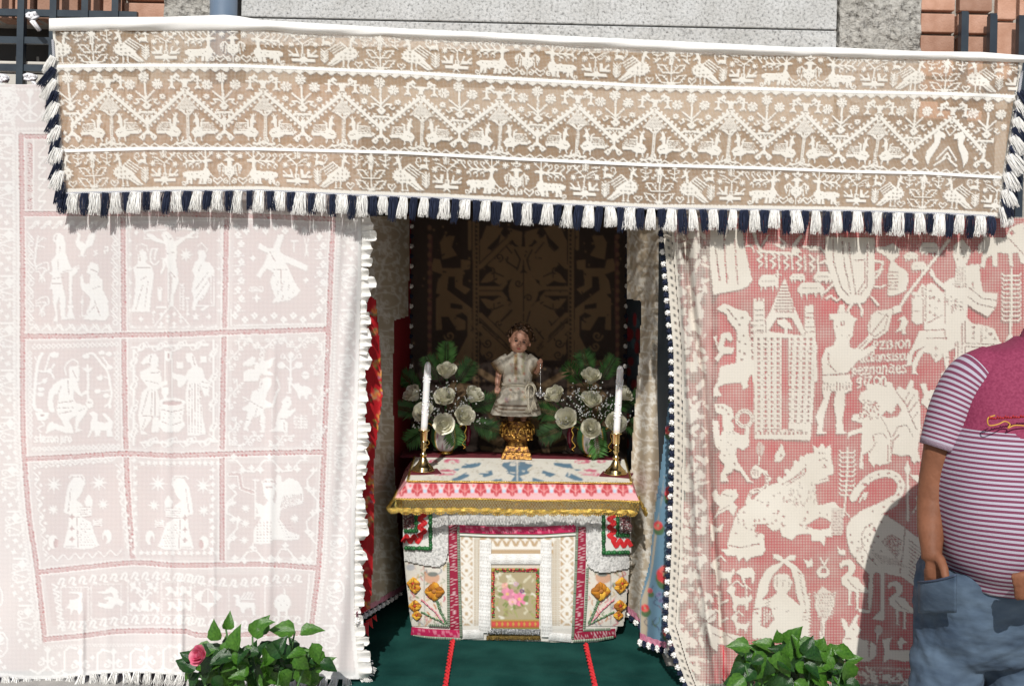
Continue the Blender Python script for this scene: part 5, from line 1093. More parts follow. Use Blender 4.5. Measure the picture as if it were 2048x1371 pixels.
# crane neck with open beak
nk = bez([(430, 1190), (490, 1100), (580, 1020), (700, 990), (790, 1030), (815, 1110), (770, 1200), (660, 1270), (520, 1330), (440, 1400)])
r_.line(nk[:40], 62); r_.line(nk[30:56], 58); r_.line(nk[50:], 90)
r_.line([(500, 1120), (410, 1190)], 16).line([(520, 1150), (480, 1220)], 18).line([(540, 1150), (520, 1200)], 18).ell(528, 1082, 14, 14, G)
for i, q in enumerate(nk[10::5]): r_.line([(q[0]-10, q[1]), (q[0]+10, q[1])], 6, G).line([(q[0], q[1]-10), (q[0], q[1]+10)], 6, G)
r_.line([(870, 920), (870, 1371)], 22).poly([(845, 960), (865, 880), (890, 960), (880, 1000), (850, 990)]).poly([(880, 1000), (960, 1010), (990, 1080), (940, 1060)])
r_.line([(945, 1180), (950, 1240)], 12).line([(930, 1190), (985, 1200)], 10).line([(950, 1250), (910, 1310)], 12).line([(950, 1250), (985, 1330)], 12)
# standing figure with wreath, leopard
F3()
r_.poly([(115, 430), (190, 430), (260, 470), (275, 540), (250, 570), (275, 600), (270, 650), (330, 680), (360, 680), (370, 620), (400, 620), (395, 700), (395, 770), (350, 805), (300, 780), (290, 830), (300, 890), (340, 950), (400, 1040), (440, 1065), (385, 1065), (330, 980), (270, 950), (260, 980), (210, 1000), (230, 1055), (165, 1055), (165, 1000), (200, 930), (150, 860), (170, 810), (130, 790), (110, 700), (100, 560), (150, 570), (160, 700), (190, 640), (180, 600), (180, 520), (130, 500)])
for (x, y) in ((150, 450), (180, 460), (210, 480), (230, 515)): r_.rect(x-8, y-8, x+8, y+8, G)
r_.ring(360, 550, 62, 30).poly([(330, 520), (380, 510), (400, 560), (360, 590), (340, 570)], G)
for k in range(16): a = k*.39; r_.rect(360+62*math.cos(a)-5, 550+62*math.sin(a)-5, 360+62*math.cos(a)+5, 550+62*math.sin(a)+5, G)
for k in range(26): x, y = R.uniform(150, 290), R.uniform(640, 930); r_.rect(x-4, y-4, x+4, y+4, G)
r_.ell(485, 795, 32, 55, .8).line([(480, 850), (475, 920)], 12); [r_.line([(460+k*14, 750), (460+k*14, 850)], 4, G) for k in range(4)]
r_.poly([(610, 830), (650, 770), (640, 740), (670, 770), (690, 840), (650, 900), (600, 895)]); [r_.rect(620+(k*29) % 60, 800+(k*41) % 80, 632+(k*29) % 60, 812+(k*41) % 80, G) for k in range(6)]
r_.poly([(920, 830), (910, 760), (950, 790), (990, 740), (1010, 790), (1055, 760), (1060, 880), (1080, 960), (1070, 1000), (1030, 1010), (1040, 1050), (930, 1080), (940, 1180), (950, 1250), (1080, 1220), (1120, 1260), (1145, 1300), (1140, 1400), (300, 1400), (300, 1300), (380, 1240), (430, 1200), (520, 1100), (620, 1070), (700, 1000), (760, 920), (820, 880), (860, 830)])
for pl in ([(850, 920), (850, 980), (660, 1080)], [(840, 1000), (700, 1090)], [(720, 1060), (845, 950)], [(960, 890), (1000, 870), (1030, 890)], [(1000, 920), (1020, 940), (990, 945)], [(960, 1050), (1030, 1030)], [(950, 825), (1010, 830)]): r_.line(pl, 7, G)
for k in range(70): x, y = R.uniform(720, 940), R.uniform(1060, 1350); r_.line([(x, y), (x+R.uniform(-6, 6), y+30)], 4, .5)
for k in range(40):
    x, y = R.uniform(330, 760), R.uniform(1140, 1390); s_ = 9
    if (x-330)+(y-1140)*.6 > 170: r_.line([(x-s_, y), (x+s_, y)], 5, G).line([(x, y-s_), (x, y+s_)], 5, G)
for (x, y) in ((640, 1040), (700, 975), (770, 910), (820, 870)): r_.ell(x, y, 18, 24)
tl = bez([(380, 1230), (420, 1140), (520, 1110), (540, 1010), (450, 940)]); r_.line(tl, 30); r_.line(tl[4:-6], 8, G); r_.ell(450, 985, 42, 48); [r_.line([(425+k*14, 960), (430+k*14, 1010)], 5, G) for k in range(4)]; [r_.ell(tl[i][0]+(18 if i % 8 else -18), tl[i][1], 14, 14) for i in range(2, 30, 5)]
r_.poly([(95, 1150), (130, 1120), (160, 1180), (200, 1120), (290, 1120), (310, 1180), (270, 1220), (300, 1260), (270, 1340), (230, 1280), (150, 1320), (95, 1390), (160, 1260), (110, 1210)])
r_.line([(150, 1300), (230, 1250)], 7, G).line([(190, 1160), (260, 1180)], 7, G)
F5()
r_.poly([(290, 260), (350, 60), (430, -30), (1000, -30), (1110, 10), (1110, 150), (1110, 210), (1060, 200), (1050, 280), (1020, 240), (950, 240), (950, 190), (900, 180), (840, 190), (800, 230), (720, 200), (700, 150), (650, 160), (590, 110), (540, 60), (500, 170), (580, 180), (580, 240), (590, 300), (570, 350), (480, 360), (440, 400), (420, 360), (380, 400), (360, 350), (290, 350), (240, 300), (300, 300)])
r_.poly([(900, 120), (1010, 50), (1060, 60), (1100, 90), (1090, 140), (1000, 150)], G)
for k in range(50):
    x, y = R.uniform(320, 1100), R.uniform(0, 250)
    if y < 210 and (x < 560 or y < 150): r_.line([(x-9, y), (x+9, y)], 5, G).line([(x, y-9), (x, y+9)], 5, G)
r_.line([(300, 270), (400, 290), (540, 260)], 8, G)
r_.rect(1105, -20, 1195, 190, .86); [r_.line([(1108, k*12), (1192, k*12+4)], 3, .5) for k in range(16)]
r_.poly([(160, 100), (210, 140), (260, 100), (250, 160), (190, 170), (190, 240), (165, 240)])
# goats and palm
def goat(x, y, s_=1., d=1): r_.poly([(x+d*a*s_, y+b*s_) for a, b in ((-90, -60), (-60, -100), (-20, -80), (-30, -30), (10, -10), (70, -10), (90, -40), (95, 0), (70, 30), (65, 80), (50, 80), (45, 40), (-10, 40), (-20, 90), (-40, 80), (-40, 30), (-50, -20))]); r_.line([(x-d*60*s_, y-90*s_), (x-d*10*s_, y-130*s_), (x+d*30*s_, y-90*s_)], 12)
goat(250, 490, 1.05); goat(380, 690, 1.1); goat(390, 890, .8); r_.poly([(355, 480), (400, 450), (480, 445), (510, 490), (500, 570), (480, 570), (480, 520), (430, 530), (430, 570), (410, 560), (400, 510)])
r_.line([(440, 580), (440, 700)], 12).line([(410, 590), (440, 580), (480, 620)], 10).line([(230, 640), (235, 900)], 22); [r_.line([(235, 660+k*70), (195+(k % 2)*100, 630+k*70)], 16) for k in range(4)]; r_.poly([(115, 640), (160, 650), (190, 700), (170, 730), (150, 690), (120, 720)]); r_.ell(160, 820, 46, 52); r_.line([(130, 860), (200, 800)], 8, G)
r_.poly([(120, 870), (290, 960), (410, 980), (410, 1120), (380, 1060), (220, 1040), (210, 1100), (160, 1060)]); r_.line([(180, 960), (240, 990), (290, 970), (340, 1010), (400, 1000)], 7, G)
# crowned figure in an arch
r_.poly([(490, 1000), (485, 850), (510, 700), (540, 560), (590, 470), (640, 430), (720, 400), (650, 370), (650, 340), (700, 345), (735, 380), (790, 345), (830, 350), (820, 390), (760, 390), (830, 430), (890, 510), (910, 620), (930, 720), (930, 1010)])
r_.poly([(560, 700), (610, 640), (620, 560), (650, 500), (700, 450), (735, 410), (790, 460), (820, 560), (830, 640), (860, 740), (780, 690), (750, 640), (680, 640), (640, 680)], G)
r_.poly([(650, 560), (660, 510), (710, 490), (770, 500), (800, 560), (780, 620), (750, 650), (860, 740), (880, 780), (830, 900), (560, 930), (550, 750), (560, 710), (690, 650), (660, 610)])
r_.poly([(560, 750), (630, 760), (660, 850), (600, 920), (555, 900)], G); [r_.line([(580+k*22, 770+k*8), (580+k*20, 890-k*20)], 8) for k in range(4)]
for pl in ([(680, 520), (680, 590)], [(775, 520), (775, 590)], [(725, 545), (725, 600)], [(700, 545), (745, 545)], [(650, 770), (680, 760)], [(750, 790), (770, 780)], [(500, 770), (540, 770)], [(505, 800), (535, 800)], [(880, 800), (920, 795)], [(880, 830), (920, 825)], [(880, 855), (915, 850)]): r_.line(pl, 6, G)
for k in range(12): r_.line([(560+k*8-(12-k)*2, 560+(11-k)*28), (600+k*6, 540+(11-k)*28)], 5, G).line([(840+k*6, 480+k*26), (870+k*3, 500+k*26)], 5, G)
for k in range(14): r_.poly([(925, 640+k*26), (950, 650+k*26), (925, 662+k*26)])
# pineapple tree, little birds, storks
r_.poly([(1035, 590), (1100, 640), (1135, 720), (1090, 830), (1055, 870), (1020, 840), (975, 760), (985, 660)], .9); [r_.rect(1000+(k % 6)*20+((k//6) % 2)*10, 650+(k//6)*22, 1008+(k % 6)*20+((k//6) % 2)*10, 660+(k//6)*22, G) for k in range(54)]; r_.line([(1040, 860), (1030, 1010)], 34).rect(1025, 880, 1040, 980, .6)
for k in range(10): r_.line([(985+k*3, 650+k*22), (965+k*5, 640+k*24)], 8).line([(1110-k*3, 650+k*20), (1140-k*3, 640+k*22)], 8)
r_.ell(1040, 480, 50, 45).ell(1045, 470, 24, 22, G).line([(1050, 430), (1020, 370)], 12).line([(1050, 430), (1080, 370)], 12); r_.poly([(890, 380), (930, 400), (950, 360), (965, 430), (920, 450)]); r_.poly([(1150, 270), (1170, 300), (1210, 310), (1210, 350), (1160, 340)])
def stork(x, y, s_=1., d=1):
    r_.poly([(x+d*a*s_, y+b*s_) for a, b in ((-120, -150), (-100, -180), (-40, -190), (0, -150), (0, -100), (-30, -60), (20, -50), (60, 10), (110, 50), (90, 70), (30, 60), (25, 180), (40, 195), (0, 195), (10, 180), (8, 60), (-30, 50), (-35, 150), (-20, 160), (-65, 160), (-48, 150), (-50, 40), (-100, 0), (-110, -50), (-50, -100), (-50, -140), (-80, -150), (-110, -120))])
    r_.line([(x-d*60*s_, y-40*s_), (x-d*10*s_, y+20*s_), (x+d*50*s_, y+50*s_)], 6, G)
F6(); stork(430, 575, 1.02); stork(800, 735, .98)
# big stork body
r_.poly([(360, 140), (400, 60), (520, 0), (680, 40), (800, 120), (900, 200), (1100, 300), (1100, 640), (920, 610), (800, 520), (660, 490), (660, 760), (660, 860), (560, 850), (630, 780), (630, 500), (600, 480), (570, 500), (570, 640), (550, 780), (530, 770), (540, 500), (480, 430), (390, 320), (365, 200)])
r_.line(bez([(560, 100), (500, 150), (480, 240), (530, 350), (600, 430)]), 7, G).line([(830, 60), (810, 280), (780, 490)], 7, G)
for k in range(10): r_.line([(640+k*8, 240-k*6), (760+k*4, 380-k*16)], 6, G).line([(560+k*22, 330+k*6), (640+k*22, 410+k*4)], 5, .6); r_.line([(850, 230+k*30), (980, 330+k*30)], 6, G)
for k in range(30): x, y = R.uniform(390, 640), R.uniform(40, 400); r_.line([(x-8, y), (x+8, y)], 6, G).line([(x, y-8), (x, y+8)], 6, G)
r_.line([(470, 780), (540, 790)], 24); r_.poly([(320, 840), (350, 850), (370, 880), (380, 920), (440, 810), (460, 820), (440, 880), (480, 930), (440, 990), (530, 1020), (540, 1180), (340, 1170), (330, 1020), (360, 960), (330, 900)]); r_.rect(355, 995, 400, 1003, G).line([(410, 920), (430, 935)], 8, G)
r_.poly([(550, 1020), (600, 1060), (590, 1140), (540, 1180)]); r_.poly([(640, 1010), (720, 990), (700, 1030), (700, 1090), (860, 1090), (880, 1170), (820, 1180), (700, 1160), (650, 1190), (660, 1080)]); r_.ell(615, 935, 32, 40, .8).line([(610, 960), (600, 1030)], 12); r_.poly([(790, 985), (840, 1030), (800, 1040), (800, 1080), (780, 1080), (760, 1030)])
r_.line([(470, 1225), (880, 1240)], 10, .8)
for k in range(40): x, y = R.uniform(430, 900), R.uniform(1250, 1371); r_.line([(x, y), (x+R.uniform(-40, 40), y+R.uniform(-30, 30))], 18)
rc_.fr(0, 0, 1)
for k in range(120): x, y = R.uniform(2050, 2235), R.uniform(460, 1371); r_.line([(x, y), (x+R.uniform(-20, 20), y+R.uniform(-20, 20))], R.uniform(3, 9))
# shape: hangs flat, gathered into diagonal folds on the inner edge
Rlx = lambda py: np.interp(py, [440, 560, 700, 900, 1100, 1250, 1330, 1380], [1341, 1352, 1364, 1366, 1360, 1352, 1376, 1396])
def r_Y(px, py):
    d = YC+.004*np.sin(px/70.+py/230.)+.003*np.sin(px/31.-py/170.)+.002*np.sin(py/48.+px/60.)
    for (pl, w, a) in (([(430, 1362), (540, 1375), (620, 1385), (760, 1405), (1000, 1418), (1371, 1452)], 8, .045), ([(430, 1350), (540, 1366), (700, 1372), (900, 1386), (1130, 1400), (1371, 1436)], 7, -.040), ([(430, 1390), (700, 1402), (1000, 1404), (1371, 1425)], 10, -.022), ([(1180, 1390), (1260, 1415), (1371, 1470)], 9, -.02)):
        q = np.array(pl, float); c = np.interp(py, q[:, 0], q[:, 1]); d = d+a*np.exp(-((px-c)/w)**2)
    t = np.clip((1428-px)/80., 0, 1.2); return d+.030*t*t
def r_gap(px, py): return .003+.008*(.5+.5*np.sin(px/37.+1.7*np.sin(py/61.)))*(.5+.5*np.sin(py/43.+1.3*np.sin(px/83.)))+.05*(1-sstep(1418, 1440, px))
Xc = np.arange(1332, 2236, 2.0); Yc = np.arange(434, 1376, 2.0); XX, YY = np.meshgrid(Xc, Yc); fil = rc_.samp(*stepped(XX, YY, .9, 2.))
fil = np.where(XX-Rlx(YY) < 4, .95, fil); cx, cy = XX[:-1, :-1]+1, YY[:-1, :-1]+1; keep = cx > Rlx(cy)
rcu = thing('right_lace_curtain', 'cream lace curtain of castle, birds and beasts over red lining, right of the altar', 'curtain', (1.2, YC, ZP))
me = grid_mesh('lace', P(XX, YY, r_Y(XX, YY)), keep); attr_f(me, 'fill', fil); attr_v(me, 'pc', np.stack([XX, YY, 0*XX], -1))
M_rlace = lacemat('cream_lace', (.67, .635, .565), (.73, .70, .635), 3.1, .8, .05, patch=.8, patch_s=13)  # patch varies net coverage to imitate mottled net shadow on the red lining
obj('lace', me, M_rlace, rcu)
Xc = np.arange(1336, 2236, 6.0); Yc = np.arange(436, 1370, 6.0); XX, YY = np.meshgrid(Xc, Yc); cx, cy = XX[:-1, :-1]+3, YY[:-1, :-1]+3
M_rlin = mat('red_lining', (.42, .022, .042), .85, c2=(.50, .04, .06), ns=4, bump=.15, bs=400)
obj('lining', grid_mesh('lining', P(XX, YY, r_Y(XX, YY)+r_gap(XX, YY)), cx > Rlx(cy)+6), M_rlin, rcu)
# crochet edging with square holes, then navy and white bobbles
ey = np.arange(446, 1378, 3.0); ex = Rlx(ey)
V = np.stack([P(ex-17+k*4.25, ey, r_Y(ex, ey)+.012-.004*math.sin(k*1.2)) for k in range(6)], 1)
hol = np.zeros((len(ey), 6)); hol[:, :] = .95
for i in range(len(ey)):
    hol[i, 2] = .15 if i % 5 in (1, 2) else .95; hol[i, 4] = .2 if i % 5 in (3, 4) else .95
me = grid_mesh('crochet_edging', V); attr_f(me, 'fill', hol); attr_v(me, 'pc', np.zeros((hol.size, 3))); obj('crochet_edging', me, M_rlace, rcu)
bob = {}
for nm, m_ in (('w', M_tw), ('n', M_tn)):
    mb = MB(); rq = random.Random(3)
    for k in range(26):
        a, b = rq.uniform(0, 6.28), rq.uniform(-1, 1); q = Vector((math.cos(a)*math.sqrt(1-b*b), math.sin(a)*math.sqrt(1-b*b), b)); mb.tube([q*.002, q*.0125], [.004, .0025], 4)
    bob[nm] = mb.me('bobble'); bob[nm].materials.append(m_)
y, k = 455.0, 0
while y < 1378:
    x = float(Rlx(y))-22; o = bpy.data.objects.new('bobble', bob['n' if k % 2 else 'w']); link(o); o.parent = rcu
    o.location = pt(x, y, float(r_Y(np.array(x+20), np.array(y)))+.012)-Vector(rcu.location); o.rotation_euler = (random.uniform(0, 3), random.uniform(0, 3), 0); o.scale = (.85,)*3
    y += 12.2; k += 1
# ================================================================== cloths hung inside the recess
YB = 4.74
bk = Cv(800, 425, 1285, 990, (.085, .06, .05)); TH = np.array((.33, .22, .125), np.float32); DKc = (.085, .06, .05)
S2 = .2115
def bkfr(mx):
    if mx: bk.fr(1047, 430, -S2, S2, 411, 0)
    else: bk.fr(960, 430, S2)
bk.poly([(818, 425), (1258, 425), (1258, 990), (818, 990)], DKc)
for mx in (0, 1):
    bkfr(mx)
    bk.poly([(400, 690), (430, 740), (540, 730), (620, 700), (540, 640), (440, 560), (430, 640)], TH) if mx == 0 else None
    for f in (1, -1):
        m = lambda L: [(x, 715+f*(y-715)) for x, y in L]
        bk.poly(m([(410, 560), (470, 540), (560, 460), (560, 420), (640, 360), (720, 400), (760, 450), (700, 520), (760, 560), (820, 640), (760, 640), (700, 620), (640, 660), (560, 620), (440, 570)]), TH)
        bk.line(m([(480, 500), (570, 440), (560, 400)]), 14, DKc).line(m([(600, 580), (690, 540), (690, 590)]), 12, DKc).spiral(640, 715+f*(400-715), 40, 1.2, 12, 90, f, DKc).spiral(715, 715+f*(520-715), 34, 1.2, 11, 90, f, DKc).spiral(350, 715+f*(605-715), 48, 1.3, 20, 0, f, DKc)
        bk.poly(m([(200, 180), (330, 300), (420, 300), (400, 520), (360, 560), (260, 560), (200, 480), (150, 380)]), TH); bk.line(m([(330, 330), (380, 420), (350, 520)]), 14, DKc).line(m([(220, 260), (300, 360)]), 12, DKc)
        bk.line(m([(540, 210), (820, 480)]), 60, TH).line(m([(560, 200), (850, 480)]), 10, DKc).line(m([(520, 240), (800, 510)]), 8, DKc)
        bk.poly(m([(600, 120), (760, 100), (830, 280), (760, 320), (660, 220)]), TH); bk.poly(m([(420, 160), (560, 120), (500, 260), (430, 320)]), TH)
        bk.line(m([(0, 690), (200, 690), (240, 640)]), 40, TH)
    bk.poly([(400, 860), (560, 840), (700, 900), (740, 960), (680, 940), (640, 1010), (560, 1060), (530, 1180), (420, 960)], TH); bk.line([(520, 900), (620, 1000)], 16, DKc)
    bk.line([(560, 1300), (820, 1060)], 70, TH).line([(540, 1290), (800, 1050)], 9, DKc)
    bk.poly([(560, 1371), (700, 1180), (800, 1150), (820, 1300), (760, 1371)], TH).spiral(750, 1210, 46, 1.3, 14, 0, 1, DKc).spiral(740, 1320, 46, 1.3, 14, 0, 1, DKc)
    bk.line([(840, 60), (835, 1700)], 12, TH).line([(880, 60), (875, 1700)], 24, TH)
    for k in range(40): bk.rect(848, 80+k*42, 864, 98+k*42, TH)
    # strapwork beasts of the side panels
    bk.poly([(910, 430), (1000, 420), (1000, 500), (1180, 500), (1200, 420), (1260, 410), (1290, 520), (1180, 560), (1220, 620), (1240, 740), (1140, 760), (1120, 580), (1060, 580), (1060, 680), (960, 750), (910, 700), (990, 660), (980, 520), (920, 510)], TH)
    bk.poly([(900, 880), (1140, 700), (1240, 790), (1240, 1090), (1180, 1080), (1190, 960), (1120, 960), (1040, 1090), (960, 1080), (960, 1000), (1060, 950), (990, 920), (940, 960), (940, 1140), (1060, 1371), (1160, 1371), (1240, 1300), (1230, 1420), (900, 1420), (890, 1140)], TH)
    bk.poly([(990, 850), (1100, 830), (1100, 880), (990, 890)], DKc).spiral(1110, 1140, 50, 1.2, 16, 0, 1, TH).spiral(1090, 1240, 46, 1.2, 16, 180, -1, TH)
    bk.poly([(1060, 200), (1160, 190), (1200, 260), (1180, 420), (1100, 400), (1040, 380), (1090, 300)], TH).line([(920, 320), (920, 60)], 30, TH).line([(1290, 200), (1300, 1500)], 34, (.22, .10, .09))
    for k in range(16): bk.ell(1300, 120+k*85, 20, 26, (.30, .17, .11))
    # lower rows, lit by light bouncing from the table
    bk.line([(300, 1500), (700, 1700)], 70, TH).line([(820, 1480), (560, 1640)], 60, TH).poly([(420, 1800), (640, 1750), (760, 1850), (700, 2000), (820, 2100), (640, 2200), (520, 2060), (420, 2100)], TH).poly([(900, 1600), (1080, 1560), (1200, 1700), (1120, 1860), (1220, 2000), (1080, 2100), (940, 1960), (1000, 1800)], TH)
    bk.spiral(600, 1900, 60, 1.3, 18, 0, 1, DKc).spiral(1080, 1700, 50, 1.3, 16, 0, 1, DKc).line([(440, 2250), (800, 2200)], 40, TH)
    bk.poly([(0, 240), (130, 60), (200, 60), (60, 300), (160, 380), (160, 480), (60, 440), (0, 470)], TH)
R = random.Random(9); bk.fr(0, 0, 1)
for k in range(120): x, y = R.uniform(825, 1250), R.uniform(432, 900); bk.line([(x, y), (x+R.uniform(-7, 7), y+R.uniform(-5, 5))], R.uniform(1.5, 3), DKc)
for k in range(150): x, y = R.uniform(825, 1250), R.uniform(432, 960); bk.ell(x, y, R.uniform(1.2, 3), None, TH*.9)
bk.ell(1047, 581, 30, 36, TH).line([(1047, 540), (1047, 622)], 1.6, DKc).spiral(1037, 566, 8, 1.2, 2.4, 0, 1, DKc).spiral(1057, 596, 8, 1.2, 2.4, 180, 1, DKc)
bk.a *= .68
bk.blur(1)
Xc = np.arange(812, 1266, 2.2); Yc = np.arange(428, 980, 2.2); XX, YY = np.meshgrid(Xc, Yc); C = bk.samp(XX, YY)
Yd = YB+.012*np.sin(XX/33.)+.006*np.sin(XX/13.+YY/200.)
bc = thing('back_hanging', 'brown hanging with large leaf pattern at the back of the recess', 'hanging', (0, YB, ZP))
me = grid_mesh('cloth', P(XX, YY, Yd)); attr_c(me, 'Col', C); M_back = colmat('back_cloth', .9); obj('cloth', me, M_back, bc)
def bobs(par, x0, x1, y0, y1, step, Y, s_=.8, nm='bobble'):
    k = 0; y = y0
    while y < y1:
        t = (y-y0)/(y1-y0); o = bpy.data.objects.new(nm, bob['n' if k % 2 else 'w']); link(o); o.parent = par; o.location = pt(x0+(x1-x0)*t, y, Y)-Vector(par.location); o.scale = (s_,)*3; y += step; k += 1
bobs(bc, 823, 821, 452, 760, 20, YB-.02, .95); bobs(bc, 1256, 1250, 452, 760, 20, YB-.02, .95)
# ---- side cloths
def YL(px): return 3.52+(np.asarray(px, float)-716)/104*1.2
def YR(px): return 3.52+(1352-np.asarray(px, float))/98*1.2
def YRl(px): return 3.86+(1345-np.asarray(px, float))/90*.30
def YRb(px): return 3.60+(1376-np.asarray(px, float))/96*.20
def YLr(px): return 3.50+(np.asarray(px, float)-712)/110*.15
def side(name, canvas, poly, Yf, off, rip, m, parent, step=2.2, fold=None):
    q = np.array(poly, float); x0, y0 = q.min(0); x1, y1 = q.max(0)
    Xc = np.arange(x0, x1+step, step); Yc = np.arange(y0, y1+step, step*1.2); XX, YY = np.meshgrid(Xc, Yc); cx, cy = XX[:-1, :-1]+step/2, YY[:-1, :-1]+step/2
    ins = np.zeros(cx.shape, bool); j = len(q)-1
    for i in range(len(q)):
        (xa, ya), (xb, yb) = q[i], q[j]
        if ya != yb: ins ^= ((ya > cy) != (yb > cy)) & (cx < (xb-xa)*(cy-ya)/(yb-ya)+xa)
        j = i
    Yd = Yf(XX)*off+rip*(np.sin(XX/5.2+YY/120.)+.6*np.sin(XX/9.+YY/60.))
    me = grid_mesh(name, P(XX, YY, Yd), ins); attr_c(me, 'Col', canvas.samp(XX, YY)); return obj(name, me, m, parent)
M_print = colmat('printed_cotton', .75)
# left: red flowered cloth
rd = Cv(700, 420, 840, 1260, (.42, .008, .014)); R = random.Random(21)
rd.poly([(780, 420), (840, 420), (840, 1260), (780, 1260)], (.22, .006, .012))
def rose_print(c, x, y, s_, cols):
    for k in range(3):
        for j in range(6): a = j*1.05+k*.5; c.ell(x+s_*(.75-.25*k)*math.cos(a), y+s_*(.75-.25*k)*1.2*math.sin(a), s_*(.42-.08*k), s_*(.5-.08*k), cols[(k+j) % len(cols)])
    c.ell(x, y, s_*.28, s_*.32, cols[0])
for k in range(30):
    x, y = R.uniform(712, 775), 600+k*21
    rose_print(rd, x, y, R.uniform(5, 9), [(.62, .22, .05), (.55, .06, .05), (.40, .25, .12)])
    for j in range(6): rd.ell(x+R.uniform(-16, 16), y+R.uniform(-14, 14), 2.2, 3.2, R.choice([(.55, .35, .05), (.12, .16, .05), (.5, .10, .06), (.32, .14, .2)]), R.uniform(0, 3))
rd.blur(1)
rh = thing('red_flowered_hanging', 'red cloth printed with orange roses on the left side of the recess', 'hanging', (-.5, 4.0, ZP))
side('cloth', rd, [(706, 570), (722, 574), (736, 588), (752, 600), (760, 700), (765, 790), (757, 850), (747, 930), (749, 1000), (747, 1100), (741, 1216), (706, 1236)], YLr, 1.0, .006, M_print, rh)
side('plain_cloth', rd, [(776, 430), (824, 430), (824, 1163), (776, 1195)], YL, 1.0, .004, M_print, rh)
# cream lace drapes
def lace_canvas(x0, y0, x1, y1, seed, xs_sc=1.0):
    c = Cv(x0, y0, x1, y1, (.47, .40, .30)); R = random.Random(seed); wv = (.76, .74, .68)
    for k in range(int((x1-x0)*(y1-y0)/130)):
        x, y = R.uniform(x0, x1), R.uniform(y0, y1); t = R.random()
        if t < .35:
            for j in range(6): a = j*1.05; c.ell(x+3.2*math.cos(a)*xs_sc, y+4.5*math.sin(a), 1.7*xs_sc, 2.4, wv, a)
        elif t < .65: c.line(bez([(x, y), (x+R.uniform(-5, 5), y+R.uniform(4, 12)), (x+R.uniform(-8, 8), y+R.uniform(10, 24))]), R.uniform(1.5, 3), wv)
        else: c.spiral(x, y, R.uniform(3, 7), 1.2, 1.6, R.uniform(0, 360), R.choice((-1, 1)), wv)
    for y in np.arange(y0, y1, 44.): c.ring(x0+(x1-x0)*.5, y, (x1-x0)*.28, 2, wv, 0, 360, 16)
    return c.blur(1)
ll = thing('cream_lace_drape', 'cream lace drape with pink hem over the red cloth, left side of the recess', 'drape', (-.5, 3.9, ZP))
M_drape = colmat('lace_drape', .9, .1, .5, 300)
lcv = lace_canvas(715, 425, 825, 1240, 5, .6)
side('cloth', lcv, [(722, 432), (819, 432), (817, 632), (788, 640), (786, 760), (788, 915), (796, 1050), (808, 1168), (770, 1190), (738, 1216), (745, 1100), (748, 1000), (745, 930), (756, 850), (765, 790), (760, 700), (752, 600), (736, 588), (722, 572)], YL, .985, .012, M_drape, ll)
M_pinkrib = mat('pink_ribbon', (.55, .16, .27), .5, c2=(.70, .32, .42), ns=60, bump=.5, bs=200)
def hemstrip(par, pts, w, m, Yo, nm, n=60, amp=1.5):
    q = bez(pts, 10); V = np.zeros((5, len(q), 3))
    for j in range(5):
        t = j/4; V[j] = P(q[:, 0], q[:, 1]-w/2+w*t+amp*np.sin(np.arange(len(q))*1.1)*.5, Yo(q[:, 0])+.006*np.sin(np.arange(len(q))*1.3)*(t-.3))
    return obj(nm, grid_mesh(nm, V), m, par)
hemstrip(ll, [(712, 1228), (740, 1212), (775, 1192), (812, 1172)], 11, M_pinkrib, lambda x: YL(x)*.982, 'hem_ribbon')
R = random.Random(4)
for k in range(12):
    t = k/11; px, py = 714+96*t, 1240-58*t; o = bpy.data.objects.new('bobble', bob['w']); link(o); o.parent = ll; o.location = pt(px, py, float(YL(px))*.982)-Vector(ll.location); o.scale = (.8, .8, 1.0)
M_pen = mat('red_satin', (.55, .012, .015), .4, c2=(.65, .02, .02), ns=20)
for i, (a, b, c) in enumerate((((718, 1248), (737, 1243), (737, 1272)), ((731, 1241), (743, 1235), (746, 1256)), ((744, 1234), (752, 1228), (754, 1242)))):
    Y = float(YL((a[0]+b[0])/2))*.984; d = Vector((0, .004, 0)); v = [pt(*a, Y), pt(*b, Y+.02), pt(*c, Y-.01)]
    o = obj('pennant', mesh('pennant', v+[q+d for q in v], [(0, 1, 2), (5, 4, 3), (0, 3, 4, 1), (1, 4, 5, 2), (2, 5, 3, 0)]), M_pen)
    tag(o, ('largest red satin pennant point under the left lace drape', 'middle red satin pennant point under the left lace drape', 'small red satin pennant point nearest the altar')[i], 'pennant', 'red pennant points hanging below the left drape')
# right: dark cloth, blue flowered cloth, cream lace
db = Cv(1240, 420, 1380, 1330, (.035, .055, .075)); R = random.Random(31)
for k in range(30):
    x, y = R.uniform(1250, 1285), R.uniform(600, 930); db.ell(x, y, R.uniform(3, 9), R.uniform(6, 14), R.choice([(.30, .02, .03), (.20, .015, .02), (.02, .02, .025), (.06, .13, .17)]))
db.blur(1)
dh = thing('dark_hanging', 'dark cloth with red flowers in shadow behind the right candle', 'hanging', (.5, 4.4, ZP))
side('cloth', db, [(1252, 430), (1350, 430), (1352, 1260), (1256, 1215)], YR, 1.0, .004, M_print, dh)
bl_ = Cv(1270, 590, 1380, 1320, (.13, .24, .33)); R = random.Random(33)
bl_.poly([(1282, 1200), (1300, 1150), (1310, 1060), (1324, 1000), (1330, 940), (1322, 1000), (1312, 1080), (1306, 1130), (1296, 1180), (1294, 1290), (1280, 1290)], (.45, .38, .28))
